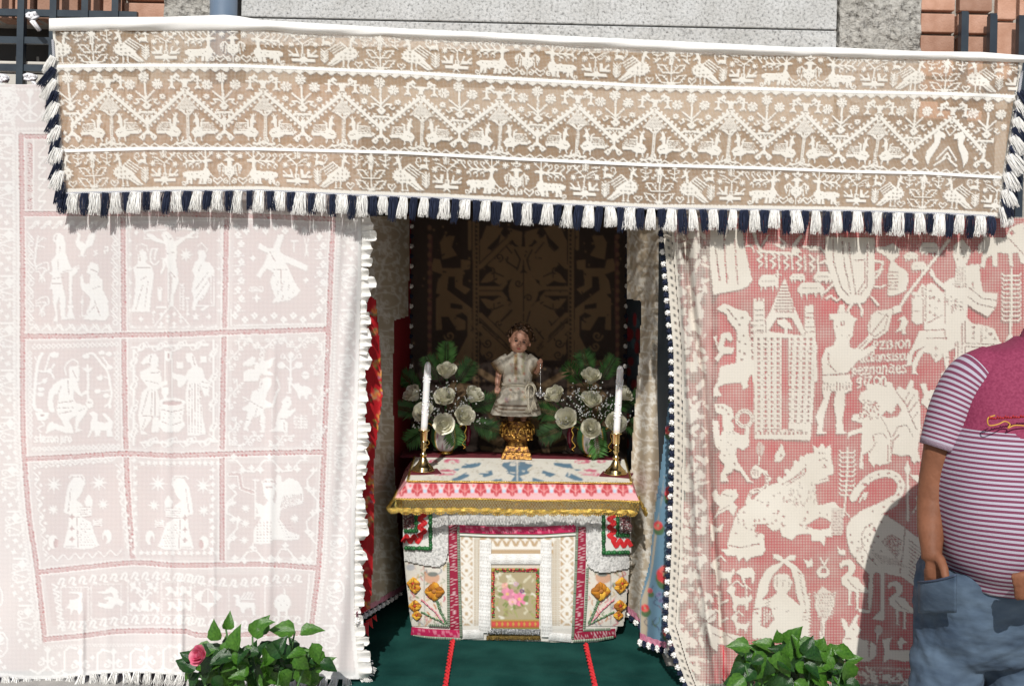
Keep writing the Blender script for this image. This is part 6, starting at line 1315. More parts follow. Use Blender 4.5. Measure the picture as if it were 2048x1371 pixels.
for (x, y, s_) in ((1350, 650, 9), (1346, 720, 9), (1343, 790, 10), (1338, 860, 9), (1344, 985, 15), (1347, 1088, 10), (1331, 1148, 18), (1345, 1165, 10), (1340, 1220, 10), (1335, 1262, 10), (1350, 1060, 9), (1290, 1215, 8), (1316, 1050, 9), (1300, 1180, 5)):
    for j in range(5): a = j*1.26+x; bl_.ell(x+2-.45*s_*math.cos(a), y+8-.5*s_*math.sin(a), s_*.8, s_*.9, (.08, .15, .07), a)
    for j in range(7): a = j*.9+x; bl_.ell(x+s_*.6*math.cos(a), y+s_*.6*math.sin(a), s_*.42, s_*.5, (.60, .05, .06) if j % 3 else (.72, .14, .12), a)
    bl_.ell(x, y, s_*.3, s_*.3, (.35, .33, .2))
for k in range(46):
    x, y = R.uniform(1285, 1360), R.uniform(830, 1300); bl_.line(bez([(x, y), (x+R.uniform(-8, 8), y+8), (x+R.uniform(-10, 10), y+16)]), 1.6, R.choice([(.05, .06, .12), (.08, .14, .07), (.2, .1, .12)]))
for (x, y) in ((1325, 1195), (1345, 1020)):
    for j in range(7): bl_.ell(x+9*math.cos(j), y+9*math.sin(j*1.3), 5, 5, (.11, .11, .22)); bl_.ring(x+9*math.cos(j), y+9*math.sin(j*1.3), 4, 1, (.3, .3, .45))
bl_.blur(1)
bh = thing('blue_flowered_hanging', 'blue cloth printed with red flowers beside the bobble-trimmed curtain edge', 'hanging', (.58, 3.6, ZP))
side('cloth', bl_, [(1341, 640), (1372, 640), (1376, 1000), (1360, 1130), (1352, 1296), (1316, 1290), (1280, 1268), (1280, 1200), (1300, 1120), (1312, 1000), (1326, 900), (1340, 780)], YRb, 1.0, .006, M_print, bh)
hemstrip(bh, [(1280, 1270), (1300, 1280), (1325, 1288), (1352, 1296)], 13, M_pinkrib, lambda x: YRb(x)-.01, 'hem_ribbon')
for k in range(9):
    t = k/8; px, py = 1281+70*t, 1284+24*t; o = bpy.data.objects.new('bobble', bob['n' if k % 2 else 'w']); link(o); o.parent = bh; o.location = pt(px, py, float(YRb(px))-.012)-Vector(bh.location); o.scale = (1, 1, 1.2)
rl = thing('cream_lace_drape', 'cream lace drape hanging between the right candle and the blue flowered cloth', 'drape', (.5, 3.9, ZP))
lcv = lace_canvas(1250, 425, 1350, 1250, 8, .7)
for (x, y) in ((1290, 575), (1315, 565), (1330, 590), (1272, 560)):
    for j in range(9): a = j*.7; lcv.line([(x, y), (x+15*math.cos(a), y+20*math.sin(a))], 2.4, (.66, .63, .56))
side('cloth', lcv, [(1254, 434), (1336, 434), (1338, 600), (1342, 680), (1342, 760), (1336, 830), (1324, 950), (1314, 1050), (1308, 1130), (1300, 1180), (1282, 1238), (1256, 1216), (1257, 1100), (1261, 950), (1267, 850), (1274, 760), (1280, 700), (1283, 602), (1254, 596)], YRl, 1.0, .016, M_drape, rl)
hemstrip(rl, [(1252, 1214), (1266, 1226), (1284, 1240)], 13, M_pinkrib, lambda x: YRl(x)-.02, 'hem_ribbon')
for k in range(4): o = bpy.data.objects.new('bobble', bob['n' if k % 2 else 'w']); link(o); o.parent = rl; o.location = pt(1254+k*9, 1228+k*8, float(YRl(1254+k*9))-.025)-Vector(rl.location)
# ================================================================== altar table
ZT = .93
def PZ(px, py, z):
    dx = np.asarray(px, float)-CX; dy = -(np.asarray(py, float)-HY); x = dx*cr_-dy*sr_; y = dx*sr_+dy*cr_; t = (z-CZ)/y
    return np.stack(np.broadcast_arrays(x*t, FPX*t, np.asarray(z, float)+0*t), -1)
FYa = 3.874
def fY(px, py): return FYa+.09*np.abs((np.asarray(px, float)-1031)/228.)**5+.02*sstep(1235, 1290, py)
def edgeL(y): return np.interp(y, [940, 1024, 1100, 1160, 1240, 1262, 1274, 1282], [804, 805, 807, 812, 821, 827, 838, 870])
def edgeR(y): return np.interp(y, [940, 1024, 1100, 1160, 1240, 1262, 1276, 1284], [1261, 1259, 1256, 1247, 1238, 1233, 1220, 1190])
al = thing('altar', 'small altar with embroidered cream front, red ribbons and corner lace flaps', 'altar', (0, 4.2, ZP))
M_acl = mat('altar_cotton', (.72, .70, .64), .85, c2=(.77, .75, .70), ns=20, bump=.4, bs=400)
# body: front, rounded corners, sides, top
Yr = np.arange(972, 1284.1, 3.0); U = np.linspace(0, 1, 120); UU, YY = np.meshgrid(U, Yr); XX = edgeL(YY)+(edgeR(YY)-edgeL(YY))*UU
Pf = P(XX, YY, fY(XX, YY)); ring = []
bm = []
front = Pf
back = Pf[:, [0, -1]].copy(); bl0 = back[:, 0].copy(); br0 = back[:, 1].copy(); bl0[:, 1] = 4.5; br0[:, 1] = 4.5
V = np.concatenate([bl0[:, None], Pf, br0[:, None], bl0[:, None]], 1)
me = grid_mesh('body', V); obj('body', me, M_acl, al)
obj('top_board', box_me('top_board', (0.012, 4.21, ZT-.016), (.83, .60, .02), .004), M_acl, al)
obj('bottom_board', box_me('bottom_board', (0.01, 4.22, ZP+.014), (.72, .5, .02), .004), mat('dark_wood', (.06, .035, .02), .6), al)
TS, TX, TY = .3436, 740, 900
def tz(L): return [(TX+x*TS, TY+y*TS) for x, y in L]
def surf(name, L, m, off=.004, cvs=None, par=al, step=2.0, bul=0., rip=None, key='Col'):
    """patch on the altar front inside the outline L (photo pixels)"""
    q = np.array(L, float); x0, y0 = q.min(0); x1, y1 = q.max(0); nx, ny = max(3, int((x1-x0)/step)+2), max(3, int((y1-y0)/step)+2)
    XX, YY = np.meshgrid(np.linspace(x0, x1, nx), np.linspace(y0, y1, ny)); cx, cy = (XX[:-1, :-1]+XX[1:, 1:])/2, (YY[:-1, :-1]+YY[1:, 1:])/2
    ins = np.zeros(cx.shape, bool); j = len(q)-1
    for i in range(len(q)):
        (xa, ya), (xb, yb) = q[i], q[j]
        if ya != yb: ins ^= ((ya > cy) != (yb > cy)) & (cx < (xb-xa)*(cy-ya)/(yb-ya)+xa)
        j = i
    Yd = fY(XX, YY)-off+(rip(XX, YY) if rip is not None else 0)
    me = grid_mesh(name, P(XX, YY, Yd), ins)
    if cvs is not None: attr_c(me, 'Col', cvs.samp(XX, YY))
    return obj(name, me, m, par)
def ribbon(name, pts, w, m, off=.006, colf=None, par=al, n=5, ds=2.0, bulge=.0015, rip=0., Yf=None):
    q = np.array(pts, float); l = np.concatenate([[0], np.cumsum(np.hypot(*np.diff(q, axis=0).T))]); s_ = np.arange(0, l[-1]+ds, ds); s_[-1] = l[-1]
    x, y = np.interp(s_, l, q[:, 0]), np.interp(s_, l, q[:, 1]); tx, ty = np.gradient(x), np.gradient(y); k = np.maximum(np.hypot(tx, ty), 1e-6); nx, ny = -ty/k, tx/k
    W_ = np.linspace(-.5, .5, n); A, C = [], []
    for w_ in W_:
        px, py = x+nx*w*w_, y+ny*w*w_; Yd = (Yf or fY)(px, py)-off-bulge*math.cos(w_*math.pi)+rip*np.sin(s_*.9+w_*2)
        A.append(P(px, py, Yd)); C.append(np.array([colf(a, w_) for a in s_]) if colf else np.zeros((len(s_), 3)))
    me = grid_mesh(name, np.stack(A, 0))
    if colf: attr_c(me, 'Col', np.stack(C, 0))
    return obj(name, me, m, par)
M_rib = colmat('woven_ribbon', .55, 0, .4, 700, spec=.4); M_emb = colmat('embroidery', .8, 0, .6, 500); M_plain = colmat('fine_cotton', .85, 0, .4, 500)
hsh = lambda a, b: abs(math.sin(a*12.9898+b*78.233)*43758.5453) % 1
def burg(s_, w):
    f = (s_*.16+1.2*math.sin(w*7)) % 1
    return (.62, .42, .44) if (abs(f-.5) < .13 and abs(w) < .42 and hsh(round(s_/3), round(w*6)) > .25) or (abs(w) < .25 and math.sin(s_*.33) > .75 and hsh(round(s_/2), round(w*5)) > .4) else (.30, .012, .045)
def pinkr(s_, w): return (.72, .22, .32) if hsh(round(s_/4), round(w*4)) > .72 and abs(w) < .4 else (.52, .02, .10)
def grn(s_, w): return (.09, .16, .09) if int(s_/2.2) % 2 else (.35, .37, .31)
# --- central panel cloths
cc = Cv(910, 1020, 1160, 1290, (.62, .575, .49))
cc.fr(TX, TY, TS); wv = (.80, .78, .72); tn = (.50, .36, .22)
for x0, x1 in ((525, 600), (1105, 1190)):
    cc.rect(x0, 500, x1, 1030, tn); m_ = (x0+x1)/2
    for k in range(6):
        y = 530+k*84; cc.poly([(m_-34, y), (m_, y-40), (m_+34, y), (m_, y+40)], wv).rect(m_-9, y-9, m_+9, y+9, tn).line([(m_-36, y+20), (m_-6, y+46), (m_-36, y+70)], 12, wv).line([(m_+36, y+20), (m_+6, y+46), (m_+36, y+70)], 12, wv).star(m_, y+42, 20, 4, .4, wv)
    for e in (x0, x1): cc.line([(e, 500), (e, 1030)], 9, wv)
for x0 in (606, 628, 1078, 1098, 1062):
    for k in range(40): cc.rect(x0, 520+k*13, x0+9, 526+k*13, (.48, .37, .25))
cc.rect(640, 490, 1065, 600, tn)
for k in range(8): x = 660+k*54; cc.poly([(x-24, 575), (x, 520), (x+24, 575)], wv).star(x+27, 520, 22, 4, .45, wv)
cc.rect(640, 560, 1065, 575, wv)
for k in range(34): cc.rect(640+k*12.5, 582, 647+k*12.5, 588, (.48, .37, .25))
cc.rect(525, 1020, 1190, 1036, wv); cc.rect(525, 1036, 1190, 1110, (.72, .70, .65)); cc.blur(1)
surf('filet_panel', tz([(520, 480), (1195, 480), (1185, 1095), (1170, 1115), (540, 1100)]), M_plain, .003, cc)
M_ruf2 = mat('white_ruffle', (.78, .78, .76), .9, c2=(.48, .48, .47), ns=95, bump=.9, bs=160, w=(.42, .66), trans=.1)
def laceins(s_, w):
    t = (s_ % 24)/24; h = .16+.26*abs(math.cos(math.pi*t)); q = hsh(round(s_*.7), round(w*9))
    return (.82, .82, .80) if abs(w) < h and not (abs(abs(w)-h*.5) < .05 and t > .2) or abs(w) > .45 else (.62+.08*q, .61+.08*q, .585+.08*q)
def ruffle(pts, w, name='lace_insertion', amp=.0004): return ribbon(name, tz(pts), w, M_plain, .010, laceins, al, 11, 1.2, .004, amp)
ruffle([(672, 520), (670, 800), (664, 1060)], 23); ruffle([(1025, 520), (1022, 800), (1030, 1085)], 22); ruffle([(690, 632), (1000, 632)], 20)
ruffle([(540, 1070), (660, 1066)], 18); ruffle([(1040, 1080), (1170, 1092)], 16)
# --- central embroidered picture
pc_ = Cv(970, 1120, 1090, 1275, (.42, .36, .22)); pc_.fr(TX, TY, TS); R = random.Random(2)
for k in range(60): x, y = R.uniform(725, 965), R.uniform(715, 980); pc_.line(bez([(x, y), (x+R.uniform(-16, 16), y+R.uniform(-20, 20)), (x+R.uniform(-30, 30), y+R.uniform(-24, 24))]), R.uniform(6, 13), R.choice([(.62, .58, .42), (.72, .70, .60), (.35, .36, .14), (.30, .27, .13)]))
for (x, y, s_, c) in ((800, 835, 42, (.78, .30, .42)), (870, 865, 44, (.72, .22, .36)), (830, 880, 26, (.82, .45, .5)), (785, 785, 20, (.75, .40, .35)), (850, 778, 16, (.6, .42, .5)), (885, 818, 15, (.16, .08, .2))):
    for j in range(8): a = j*.8; pc_.ell(x+s_*.6*math.cos(a), y+s_*.5*math.sin(a), s_*.42, s_*.32, tuple(np.clip(np.array(c)*R.uniform(.75, 1.25), 0, .9)), a)
    pc_.ell(x, y, s_*.25, s_*.2, (.75, .5, .2))
for k in range(16): a = R.uniform(0, 6.28); pc_.ell(835+75*math.cos(a), 850+60*math.sin(a), 16, 6, (.20, .26, .08), a)
pc_.rect(705, 985, 985, 1040, (.52, .10, .06))
for k in range(9): x = 722+k*32; pc_.star(x, 1010, 17, 6, .5, (.75, .10, .10)).ell(x+16, 1010, 6, 12, (.62, .45, .08)).rect(x-16, 1031, x+16, 1040, (.30, .30, .06)).rect(x-16, 985, x+16, 992, (.45, .32, .08))
pc_.blur(1)
pic = surf('embroidered_picture', tz([(705, 682), (985, 685), (983, 1040), (706, 1038)]), M_emb, .006, pc_, step=1.4)
M_bead = colmat('beads', .35, 0, .1)
def beads(name, pts, r, ds, cols, off=.010, par=al, seed=0):
    q = np.array(pts, float); l = np.concatenate([[0], np.cumsum(np.hypot(*np.diff(q, axis=0).T))]); R = random.Random(seed); mb = MB(); C = []
    for s_ in np.arange(0, l[-1], ds):
        x, y = np.interp(s_, l, q[:, 0]), np.interp(s_, l, q[:, 1]); n0 = len(mb.v); jx, jy = R.uniform(-.6, .6), R.uniform(-.6, .6)
        mb.ball(pt(x+jx, y+jy, float(fY(x, y))-off), r*R.uniform(.8, 1.15), 6); C += [R.choice(cols)]*(len(mb.v)-n0)
    me = mb.me(name); attr_c(me, 'Col', C); return obj(name, me, M_bead, par)
rg = [(.5, .03, .04), (.30, .02, .05), (.35, .32, .05), (.12, .22, .06), (.6, .2, .1)]
for i, (a, b) in enumerate((((712, 690), (712, 970)), ((980, 690), (978, 970)), ((712, 692), (980, 692)))): beads('bead_border', tz([a, b]), .0042, 3.4, rg, .011, pic, i); beads('bead_border', tz([(a[0]+9*(i < 2)*(1 if i == 0 else -1), a[1]+9*(i == 2)), (b[0]+9*(i < 2)*(1 if i == 0 else -1), b[1]+9*(i == 2))]), .0035, 3.8, rg, .010, pic, i+7)
M_silver = mat('silver_thread', (.72, .72, .72), .28, 1.0, c2=(.45, .45, .46), ns=300, bump=.8, bs=500)
M_gold = mat('gold_thread', (.95, .72, .22), .25, 1.0, c2=(.75, .52, .12), ns=260, bump=.9, bs=420)
M_gold2 = mat('dull_gold_thread', (.42, .30, .10), .45, 1.0, c2=(.20, .14, .05), ns=260, bump=.9, bs=420)
def fringe(name, pts, L, m, par, n, off=.008, Yf=None, jit=.3, rad=.0016, flare=0.0):
    q = np.array(pts, float); l = np.concatenate([[0], np.cumsum(np.hypot(*np.diff(q, axis=0).T))]); R = random.Random(n); mb = MB()
    for k in range(n):
        s_ = l[-1]*k/(n-1); x, y = np.interp(s_, l, q[:, 0]), np.interp(s_, l, q[:, 1]); p0 = pt(x, y, float((Yf or fY)(x, y))-off); d = Vector((R.uniform(-jit, jit), -flare+R.uniform(-jit, jit)*.5, -1))
        mb.tube([p0, p0+d*L*.5, p0+d*L*R.uniform(.85, 1.05)+Vector((R.uniform(-.003, .003), 0, 0))], [rad, rad*1.15, rad*.7], 4, False)
    return mb.build(name, m, par)
fringe('silver_fringe', tz([(690, 1036), (990, 1040)]), .022, M_silver, al, 190); fringe('gold_fringe', tz([(680, 1078), (990, 1080)]), .016, M_gold2, al, 170, .012)
surf('fringe_band', tz([(690, 1060), (985, 1062), (985, 1098), (690, 1096)]), M_gold2, .005)
# --- red ribbons
ribbon('ribbon', tz([(485, 432), (487, 700), (494, 1075)]), 19, M_rib, .007, burg); ribbon('ribbon', tz([(1238, 445), (1228, 700), (1212, 1085)]), 18, M_rib, .007, burg)
ribbon('ribbon', tz([(240, 1050), (330, 1062), (522, 1070)]), 17, M_rib, .009, pinkr); ribbon('ribbon', tz([(1186, 1086), (1330, 1072), (1430, 1060)]), 17, M_rib, .009, burg)
ribbon('ribbon', tz([(518, 455), (700, 464), (1000, 466), (1198, 452)]), 15, M_rib, .009, pinkr)
ribbon('green_braid', tz([(516, 490), (700, 498), (1000, 500), (1198, 488)]), 5, M_rib, .009, lambda s_, w: (.10, .20, .09) if abs(w) > .3 else (.72, .72, .68))
for L in ([(514, 445), (518, 700), (530, 1085)], [(455, 650), (458, 1020)], [(1206, 450), (1198, 700), (1180, 1095)], [(1266, 680), (1258, 880), (1246, 1040)], [(250, 1080), (350, 1090), (530, 1098)], [(1180, 1110), (1330, 1100), (1420, 1085)], [(340, 1016), (460, 1022)], [(1240, 1046), (1400, 1040)]): ribbon('green_braid', tz(L), 5.5, M_rib, .010, grn, bulge=.003)
ribbon('lace_header', tz([(450, 405), (700, 405), (1000, 407), (1270, 410)]), 20, M_ruf2, .008, None, al, 9, 1.6, .004, .003)
# --- side panels with ribbon-worked flowers
def sidepanel(mx):
    f = (lambda x: x) if not mx else (lambda x: 1718-x)
    sc = Cv(790, 1100, 1275, 1265, (.70, .67, .60)); sc.fr(TX, TY, TS); R = random.Random(17+mx)
    for k in range(80): x, y = R.uniform(205, 450), R.uniform(650, 1010); sc.line(bez([(f(x), y), (f(x+R.uniform(-14, 14)), y+14), (f(x+R.uniform(-20, 20)), y+28)]), R.uniform(3, 8), R.choice([(.25, .28, .32), (.55, .12, .16), (.60, .35, .30), (.16, .22, .10), (.55, .42, .2), (.5, .2, .06)]))
    sc.ell(f(360), 740, 46, 34, (.62, .38, .26)).ell(f(365), 720, 30, 14, (.20, .22, .20)).ell(f(235), 680, 26, 20, (.45, .46, .48)).line([(f(316), 680), (f(318), 1010)], 3, (.1, .1, .1))
    sc.blur(1)
    sp_ = surf('flowered_panel', tz([(f(205), 640), (f(455), 640), (f(462), 1022), (f(245), 1022), (f(232), 960)]), M_emb, .003, sc, step=1.6)
    gold = [(.62, .30, .03), (.50, .20, .02), (.70, .40, .05), (.35, .13, .02)]
    for (x, y, s_) in ((375, 820, 58), (252, 775, 40), (262, 800, 34), (262, 905, 38), (272, 960, 30)):
        mb, C = MB(), []
        for j in range(11):
            a = j*.58+R.uniform(-.1, .1); n0 = len(mb.v); px, py = TX+(f(x)+s_*.55*math.cos(a))*TS, TY+(y+s_*.5*math.sin(a))*TS
            mb.ball(pt(px, py, float(fY(px, py))-.012), s_*.00105*TS, 8, 0, (.55, .35, .9), Matrix.Rotation(-a+1.57, 3, 'Y')); C += [R.choice(gold)]*(len(mb.v)-n0)
        n0 = len(mb.v); px, py = TX+f(x)*TS, TY+y*TS; mb.ball(pt(px, py, float(fY(px, py))-.014), s_*.0006*TS, 8, 0, (1, .6, .8)); C += [(.45, .05, .03) if s_ < 45 else (.40, .16, .04)]*(len(mb.v)-n0)
        me = mb.me('ribbon_flower'); attr_c(me, 'Col', C); obj('ribbon_flower', me, M_emb, sp_)
    for L, c in (([(385, 875), (405, 930), (440, 1005)], [(.10, .22, .10), (.18, .30, .16)]), ([(300, 940), (360, 970), (450, 1012)], [(.10, .22, .10), (.22, .34, .2)]), ([(300, 870), (370, 930), (430, 1000)], [(.62, .2, .25), (.7, .35, .4)]), ([(395, 880), (415, 935), (446, 1000)], [(.12, .2, .12), (.3, .35, .28)])):
        beads('stem_stitch', [(TX+f(x)*TS, TY+y*TS) for x, y in L], .0035, 2.6, c, .009, sp_, 5)
sidepanel(0); sidepanel(1)
# --- corner lace flaps with zigzag and green braid
def flap(mx):
    f = (lambda x: x) if not mx else (lambda x: 1712-x)
    o = 0 if not mx else 25
    L = [(192, 350), (455, 350), (452, 600), (440, 650), (400, 676), (330, 670), (200, 640)]
    if mx: L = [(f(192)-4, 350+o), (f(455), 350+o), (f(455), 600+o), (f(440), 650+o), (f(400), 680+o), (f(330), 685+o), (f(205), 660+o)]
    fl = surf('lace_flap', tz(L), M_ruf2, .016, None, step=2.4, rip=lambda X, Y: .0012*np.sin(X/5.1+Y/9.)*sstep(1000, 1130, Y))
    fl['label'] = 'white lace corner flap with red zigzag'
    inner = surf('flap_ground', tz([(f(192), 360+o), (f(370), 360+o), (f(368), 580+o), (f(195), 575+o)]), M_plain, .019, Cv(780, 990, 1290, 1120, (.74, .73, .70)), fl)
    zig = [(f(305+(18 if k % 2 else -22)), 350+o+k*24) for k in range(7)]+[(f(300-k*22), 520+o+(14 if k % 2 else -24)) for k in range(6)]
    ribbon('zigzag_braid', tz(zig), 8.5, M_braid, .023, None, fl, 3, 1.0, .001)
    for L in ([(352, 360), (352, 570)], [(352, 572), (195, 566)], [(270, 360), (270, 460)], [(272, 468), (195, 470)]):
        beads('green_braid', tz([(f(x), y+o) for x, y in L]), .0085, 5.4, [(.02, .12, .035), (.03, .16, .05), (.015, .09, .03)], .023, fl, 3)
    R = random.Random(8+mx); mb = MB()
    for k in range(60): x, y = TX+f(R.uniform(200, 258))*TS, TY+(R.uniform(365, 450)+o)*TS; p0 = pt(x, y, float(fY(x, y))-.021); mb.tube([p0, p0+Vector((R.uniform(-.012, .012), -.004, R.uniform(-.012, .012)))], .0026, 4)
    mb.build('burgundy_stitching', mat('burgundy_thread', (.16, .012, .03), .6, c2=(.35, .2, .2), ns=200), fl)
flap(0); flap(1)
# ================================================================== tablecloth
tcv = Cv(760, 895, 1320, 1010, (.80, .78, .70)); R = random.Random(44)
tcv.fr(740, 620, .293)
blu = (.13, .24, .34)
for mx in (0, 1):
    f = (lambda x: x) if not mx else (lambda x: 2010-x)
    for L in ([(905, 1040), (1000, 1030), (1000, 1170), (960, 1165), (990, 1130), (920, 1110), (940, 1090), (900, 1060)], [(640, 1045), (760, 1040), (750, 1060), (690, 1075), (620, 1080)], [(740, 1115), (830, 1090), (840, 1120), (780, 1140)], [(560, 1150), (660, 1105), (680, 1130), (610, 1160), (560, 1165)], [(810, 1165), (900, 1140), (900, 1168)], [(560, 1085), (620, 1080), (600, 1095)]): tcv.poly([(f(x), y) for x, y in L], blu)
    for (x, y, s_) in ((560, 1030, 44), (520, 1105, 52), (430, 1030, 26), (470, 1120, 24)):
        for j in range(9): a = j*.7; tcv.ell(f(x)+s_*.9*math.cos(a), y+s_*.28*math.sin(a), s_*.42, s_*.16, R.choice([(.72, .18, .28), (.80, .35, .42), (.62, .12, .2), (.82, .6, .6)]), 0)
for k in range(420):
    x, y = R.uniform(340, 1700), R.uniform(1018, 1165); c = tcv.samp(740+x*.293, 620+y*.293)
    if c[2] > .5: tcv.line([(x, y), (x+R.uniform(-14, 14), y+R.uniform(-4, 4))], R.uniform(3, 6), R.choice([(.52, .47, .36), (.62, .58, .46), (.86, .85, .80)]))
for k in range(70):
    x, y = R.uniform(540, 1480), R.uniform(1030, 1162); tcv.line(bez([(x, y), (x+R.uniform(-20, 20), y+R.uniform(-6, 6)), (x+R.uniform(-40, 40), y+R.uniform(-8, 8))]), R.uniform(5, 9), (.82, .80, .72))
tcv.blur(1)
Lx = lambda t: 815+14*t; Rx = lambda t: 1263-13*t
U, T = np.meshgrid(np.linspace(0, 1, 230), np.linspace(0, 1, 46)); ty = 963+4*U-(49*T**.92)
tx = Lx(T)+(Rx(T)-Lx(T))*U
ctt = thing('altar_cloth', 'blue and white brocade altar cloth with pink border and gold fringe', 'tablecloth', (0, 4.15, ZT))
Pt = PZ(tx, ty, ZT); Pt[..., 2] += .0015*np.sin(U*40+T*9)*np.sin(T*3.1)
me = grid_mesh('top', Pt); attr_c(me, 'Col', tcv.samp(tx, ty)); M_broc = colmat('brocade', .6, 0, .5, 260, spec=.4); obj('top', me, M_broc, ctt)
M_maroon = mat('maroon_cloth', (.09, .006, .012), .8, c2=(.13, .01, .02), ns=20, bump=.3)
mc = obj('maroon_runner', box_me('maroon_runner', (.012, 4.47, ZT-.004), (.98, .14, .012), .003), M_maroon); tag(mc, 'dark maroon cloth strip under the vases at the back of the altar', 'cloth')
# gold line round the top, pink drape
pk = Cv(760, 950, 1320, 1010, (.74, .40, .42)); R = random.Random(6)
pk.fr(740, 620, .293)
for k in range(16):
    x = 215+k*108; y = 1215
    for (qx, qy, ra) in ((-22, 8, .5), (22, 8, -.5), (-12, -14, .2), (12, -14, -.2), (0, 28, 0)): pk.ell(x+qx, y+qy, 17, 27, (.46, .045, .06), ra)
    pk.ell(x, y+6, 12, 14, (.56, .09, .10)).line([(x, y+45), (x, y-30)], 4, (.72, .40, .40)).line([(x, y+25), (x-32, y)], 4, (.72, .40, .40)).line([(x, y+25), (x+32, y)], 4, (.72, .40, .40))
    pk.ell(x+56, y, 20, 24, (.78, .55, .55)).ell(x+52, y+18, 13, 16, (.45, .55, .66)).ell(x+60, y-18, 10, 10, (.70, .12, .16)).ell(x+52, y+38, 16, 8, (.70, .34, .36))
pk.rect(150, 1165, 1900, 1176, (.80, .52, .55)); pk.blur(1)
dl = lambda t: 815-25*t; dr = lambda t: 1263+15*t
def drY(px, t): return FYd-.062*t-.006*np.sin(px/30.)*t
FYd = float(PZ(1030, 965, ZT)[1])
U, T = np.meshgrid(np.linspace(0, 1, 240), np.linspace(0, 1, 18)); dx = dl(T)+(dr(T)-dl(T))*U; dy = 963+4*U+T*(32+2*U)+1.2*np.sin(dx/40.)*T
P0 = PZ(dl(0*T)+(dr(0*T)-dl(0*T))*U, 963+4*U, ZT)
Pd = P(dx, dy, P0[..., 1]-.062*T-.006*np.sin(dx/30.)*T)
me = grid_mesh('front_drape', Pd); attr_c(me, 'Col', pk.samp(dx, dy)); M_pkc = colmat('pink_brocade', .55, 0, .4, 500, spec=.4); obj('front_drape', me, M_pkc, ctt)
for s_ in (0, 1):
    # side drapes fall outwards
    T2, S2_ = np.meshgrid(np.linspace(0, 1, 14), np.linspace(0, 1, 26)); ex = (Lx(S2_) if s_ == 0 else Rx(S2_)); top_ = PZ(ex, 963+4*s_-49*S2_**.92, ZT)
    c0 = Pd[-1, 0] if s_ == 0 else Pd[-1, -1]; off = np.array([c0[0]-top_[0, 0, 0], 0, c0[2]-ZT]); A = top_+off*T2[..., None]; A[..., 1] += (c0[1]-top_[0, 0, 1])*T2*(1-S2_)
    me = grid_mesh('side_drape', A); attr_c(me, 'Col', np.where(((S2_*9) % 1 < .5)[..., None], np.array((.74, .40, .42)), np.array((.55, .12, .14)))); obj('side_drape', me, M_pkc, ctt)
def vtube(name, P3, r, m, par, tw=0.):
    mb = MB(); mb.tube([Vector(p) for p in P3], r, 6)
    return mb.build(name, m, par)
for k in (0, 1):
    n = 260; pts = []
    for i in range(n):
        t = i/(n-1); q = Vector(PZ(815+448*t, 963.5+4*t, ZT).tolist()); pts.append(q+Vector((0, -.003+.0022*math.sin(i*1.1+k*3.14), .004+.0022*math.cos(i*1.1+k*3.14))))
    vtube('gold_cord', pts, .0022, M_gold, ctt)
for s_ in (0, 1): vtube('gold_cord', [Vector(PZ((Lx(t) if s_ == 0 else Rx(t)), 963+4*s_-49*t**.92, ZT).tolist())+Vector((0, 0, .004)) for t in np.linspace(0, 1, 20)], .005, M_gold, ctt)
# gold fringe: braid, mesh and scallops hung from the drape's lower edge
edge = [Vector(p) for p in Pd[-1]]
left = [Vector(c) for c in np.linspace(np.array(edge[0])+np.array([.0, .30, 0]), np.array(edge[0]), 40)]; right = [Vector(c) for c in np.linspace(np.array(edge[-1]), np.array(edge[-1])+np.array([0., .30, 0]), 40)]
def along(pl, step):
    l = [0]
    for a, b in zip(pl, pl[1:]): l.append(l[-1]+(b-a).length)
    A = np.array([list(p) for p in pl]); s_ = np.arange(0, l[-1], step); return [Vector([np.interp(q, l, A[:, i]) for i in range(3)]) for q in s_]
R = random.Random(12)
for pl, out in ((edge, Vector((0, -1, 0))), (left, Vector((-1, -.1, 0))), (right, Vector((1, -.1, 0)))):
    mb = MB()
    for i, p in enumerate(along(pl, .0052)): mb.ball(p+out*.004+Vector((0, 0, -.002+.0015*(i % 2))), .0042, 6, 0, (1, 1, 1.1))
    mb.build('gold_braid', M_gold, ctt)
    A = along(pl, .011); mb = MB()
    for (h0, h1) in ((.006, .022), (.020, .036)):
        for ph in (0, 1):
            mb.tube([p+out*(.003+.5*(h0 if (i+ph) % 2 else h1)+R.uniform(-.002, .002))+Vector((0, 0, -(h0 if (i+ph) % 2 else h1)+R.uniform(-.0015, .0015))) for i, p in enumerate(A)], .0015, 4)
    for k in range(len(A)): p = R.choice(A); h = R.uniform(.004, .042); mb.ball(p+out*(.004+.5*h)+Vector((R.uniform(-.003, .003), 0, -h)), R.uniform(.0018, .0034), 4)
    mb.build('gold_net', M_gold, ctt, False)
scal = []
for k in range(3):
    mb = MB(); R2 = random.Random(k)
    for j in range(9): a = -1.25+j*.3125; mb.tube([(0, 0, 0), (math.sin(a)*.011, -.004+R2.uniform(-.002, .002), -math.cos(a)*.010), (math.sin(a)*.022, -.002, -math.cos(a)*.019)], [.002, .0034, .002], 5)
    for j in range(9): a = -1.3+j*.325; mb.ball((math.sin(a)*.023, -.003, -math.cos(a)*.020), .0032, 5)
    m_ = mb.me('fringe_scallop'); m_.materials.append(M_gold); scal.append(m_)
for pl, out, rz in ((edge, Vector((0, -1, 0)), 0), (left, Vector((-1, -.1, 0)), -1.57), (right, Vector((1, -.1, 0)), 1.57)):
    for p in along(pl, .043):
        o = bpy.data.objects.new('fringe_scallop', R.choice(scal)); link(o); o.parent = ctt; o.location = p+out*.020+Vector((0, 0, -.030))-Vector(ctt.location); o.rotation_euler = (R.uniform(-.4, 0), R.uniform(-.15, .15), rz+R.uniform(-.3, .3)); o.scale = (1.15, 1.1, R.uniform(1.1, 1.35))
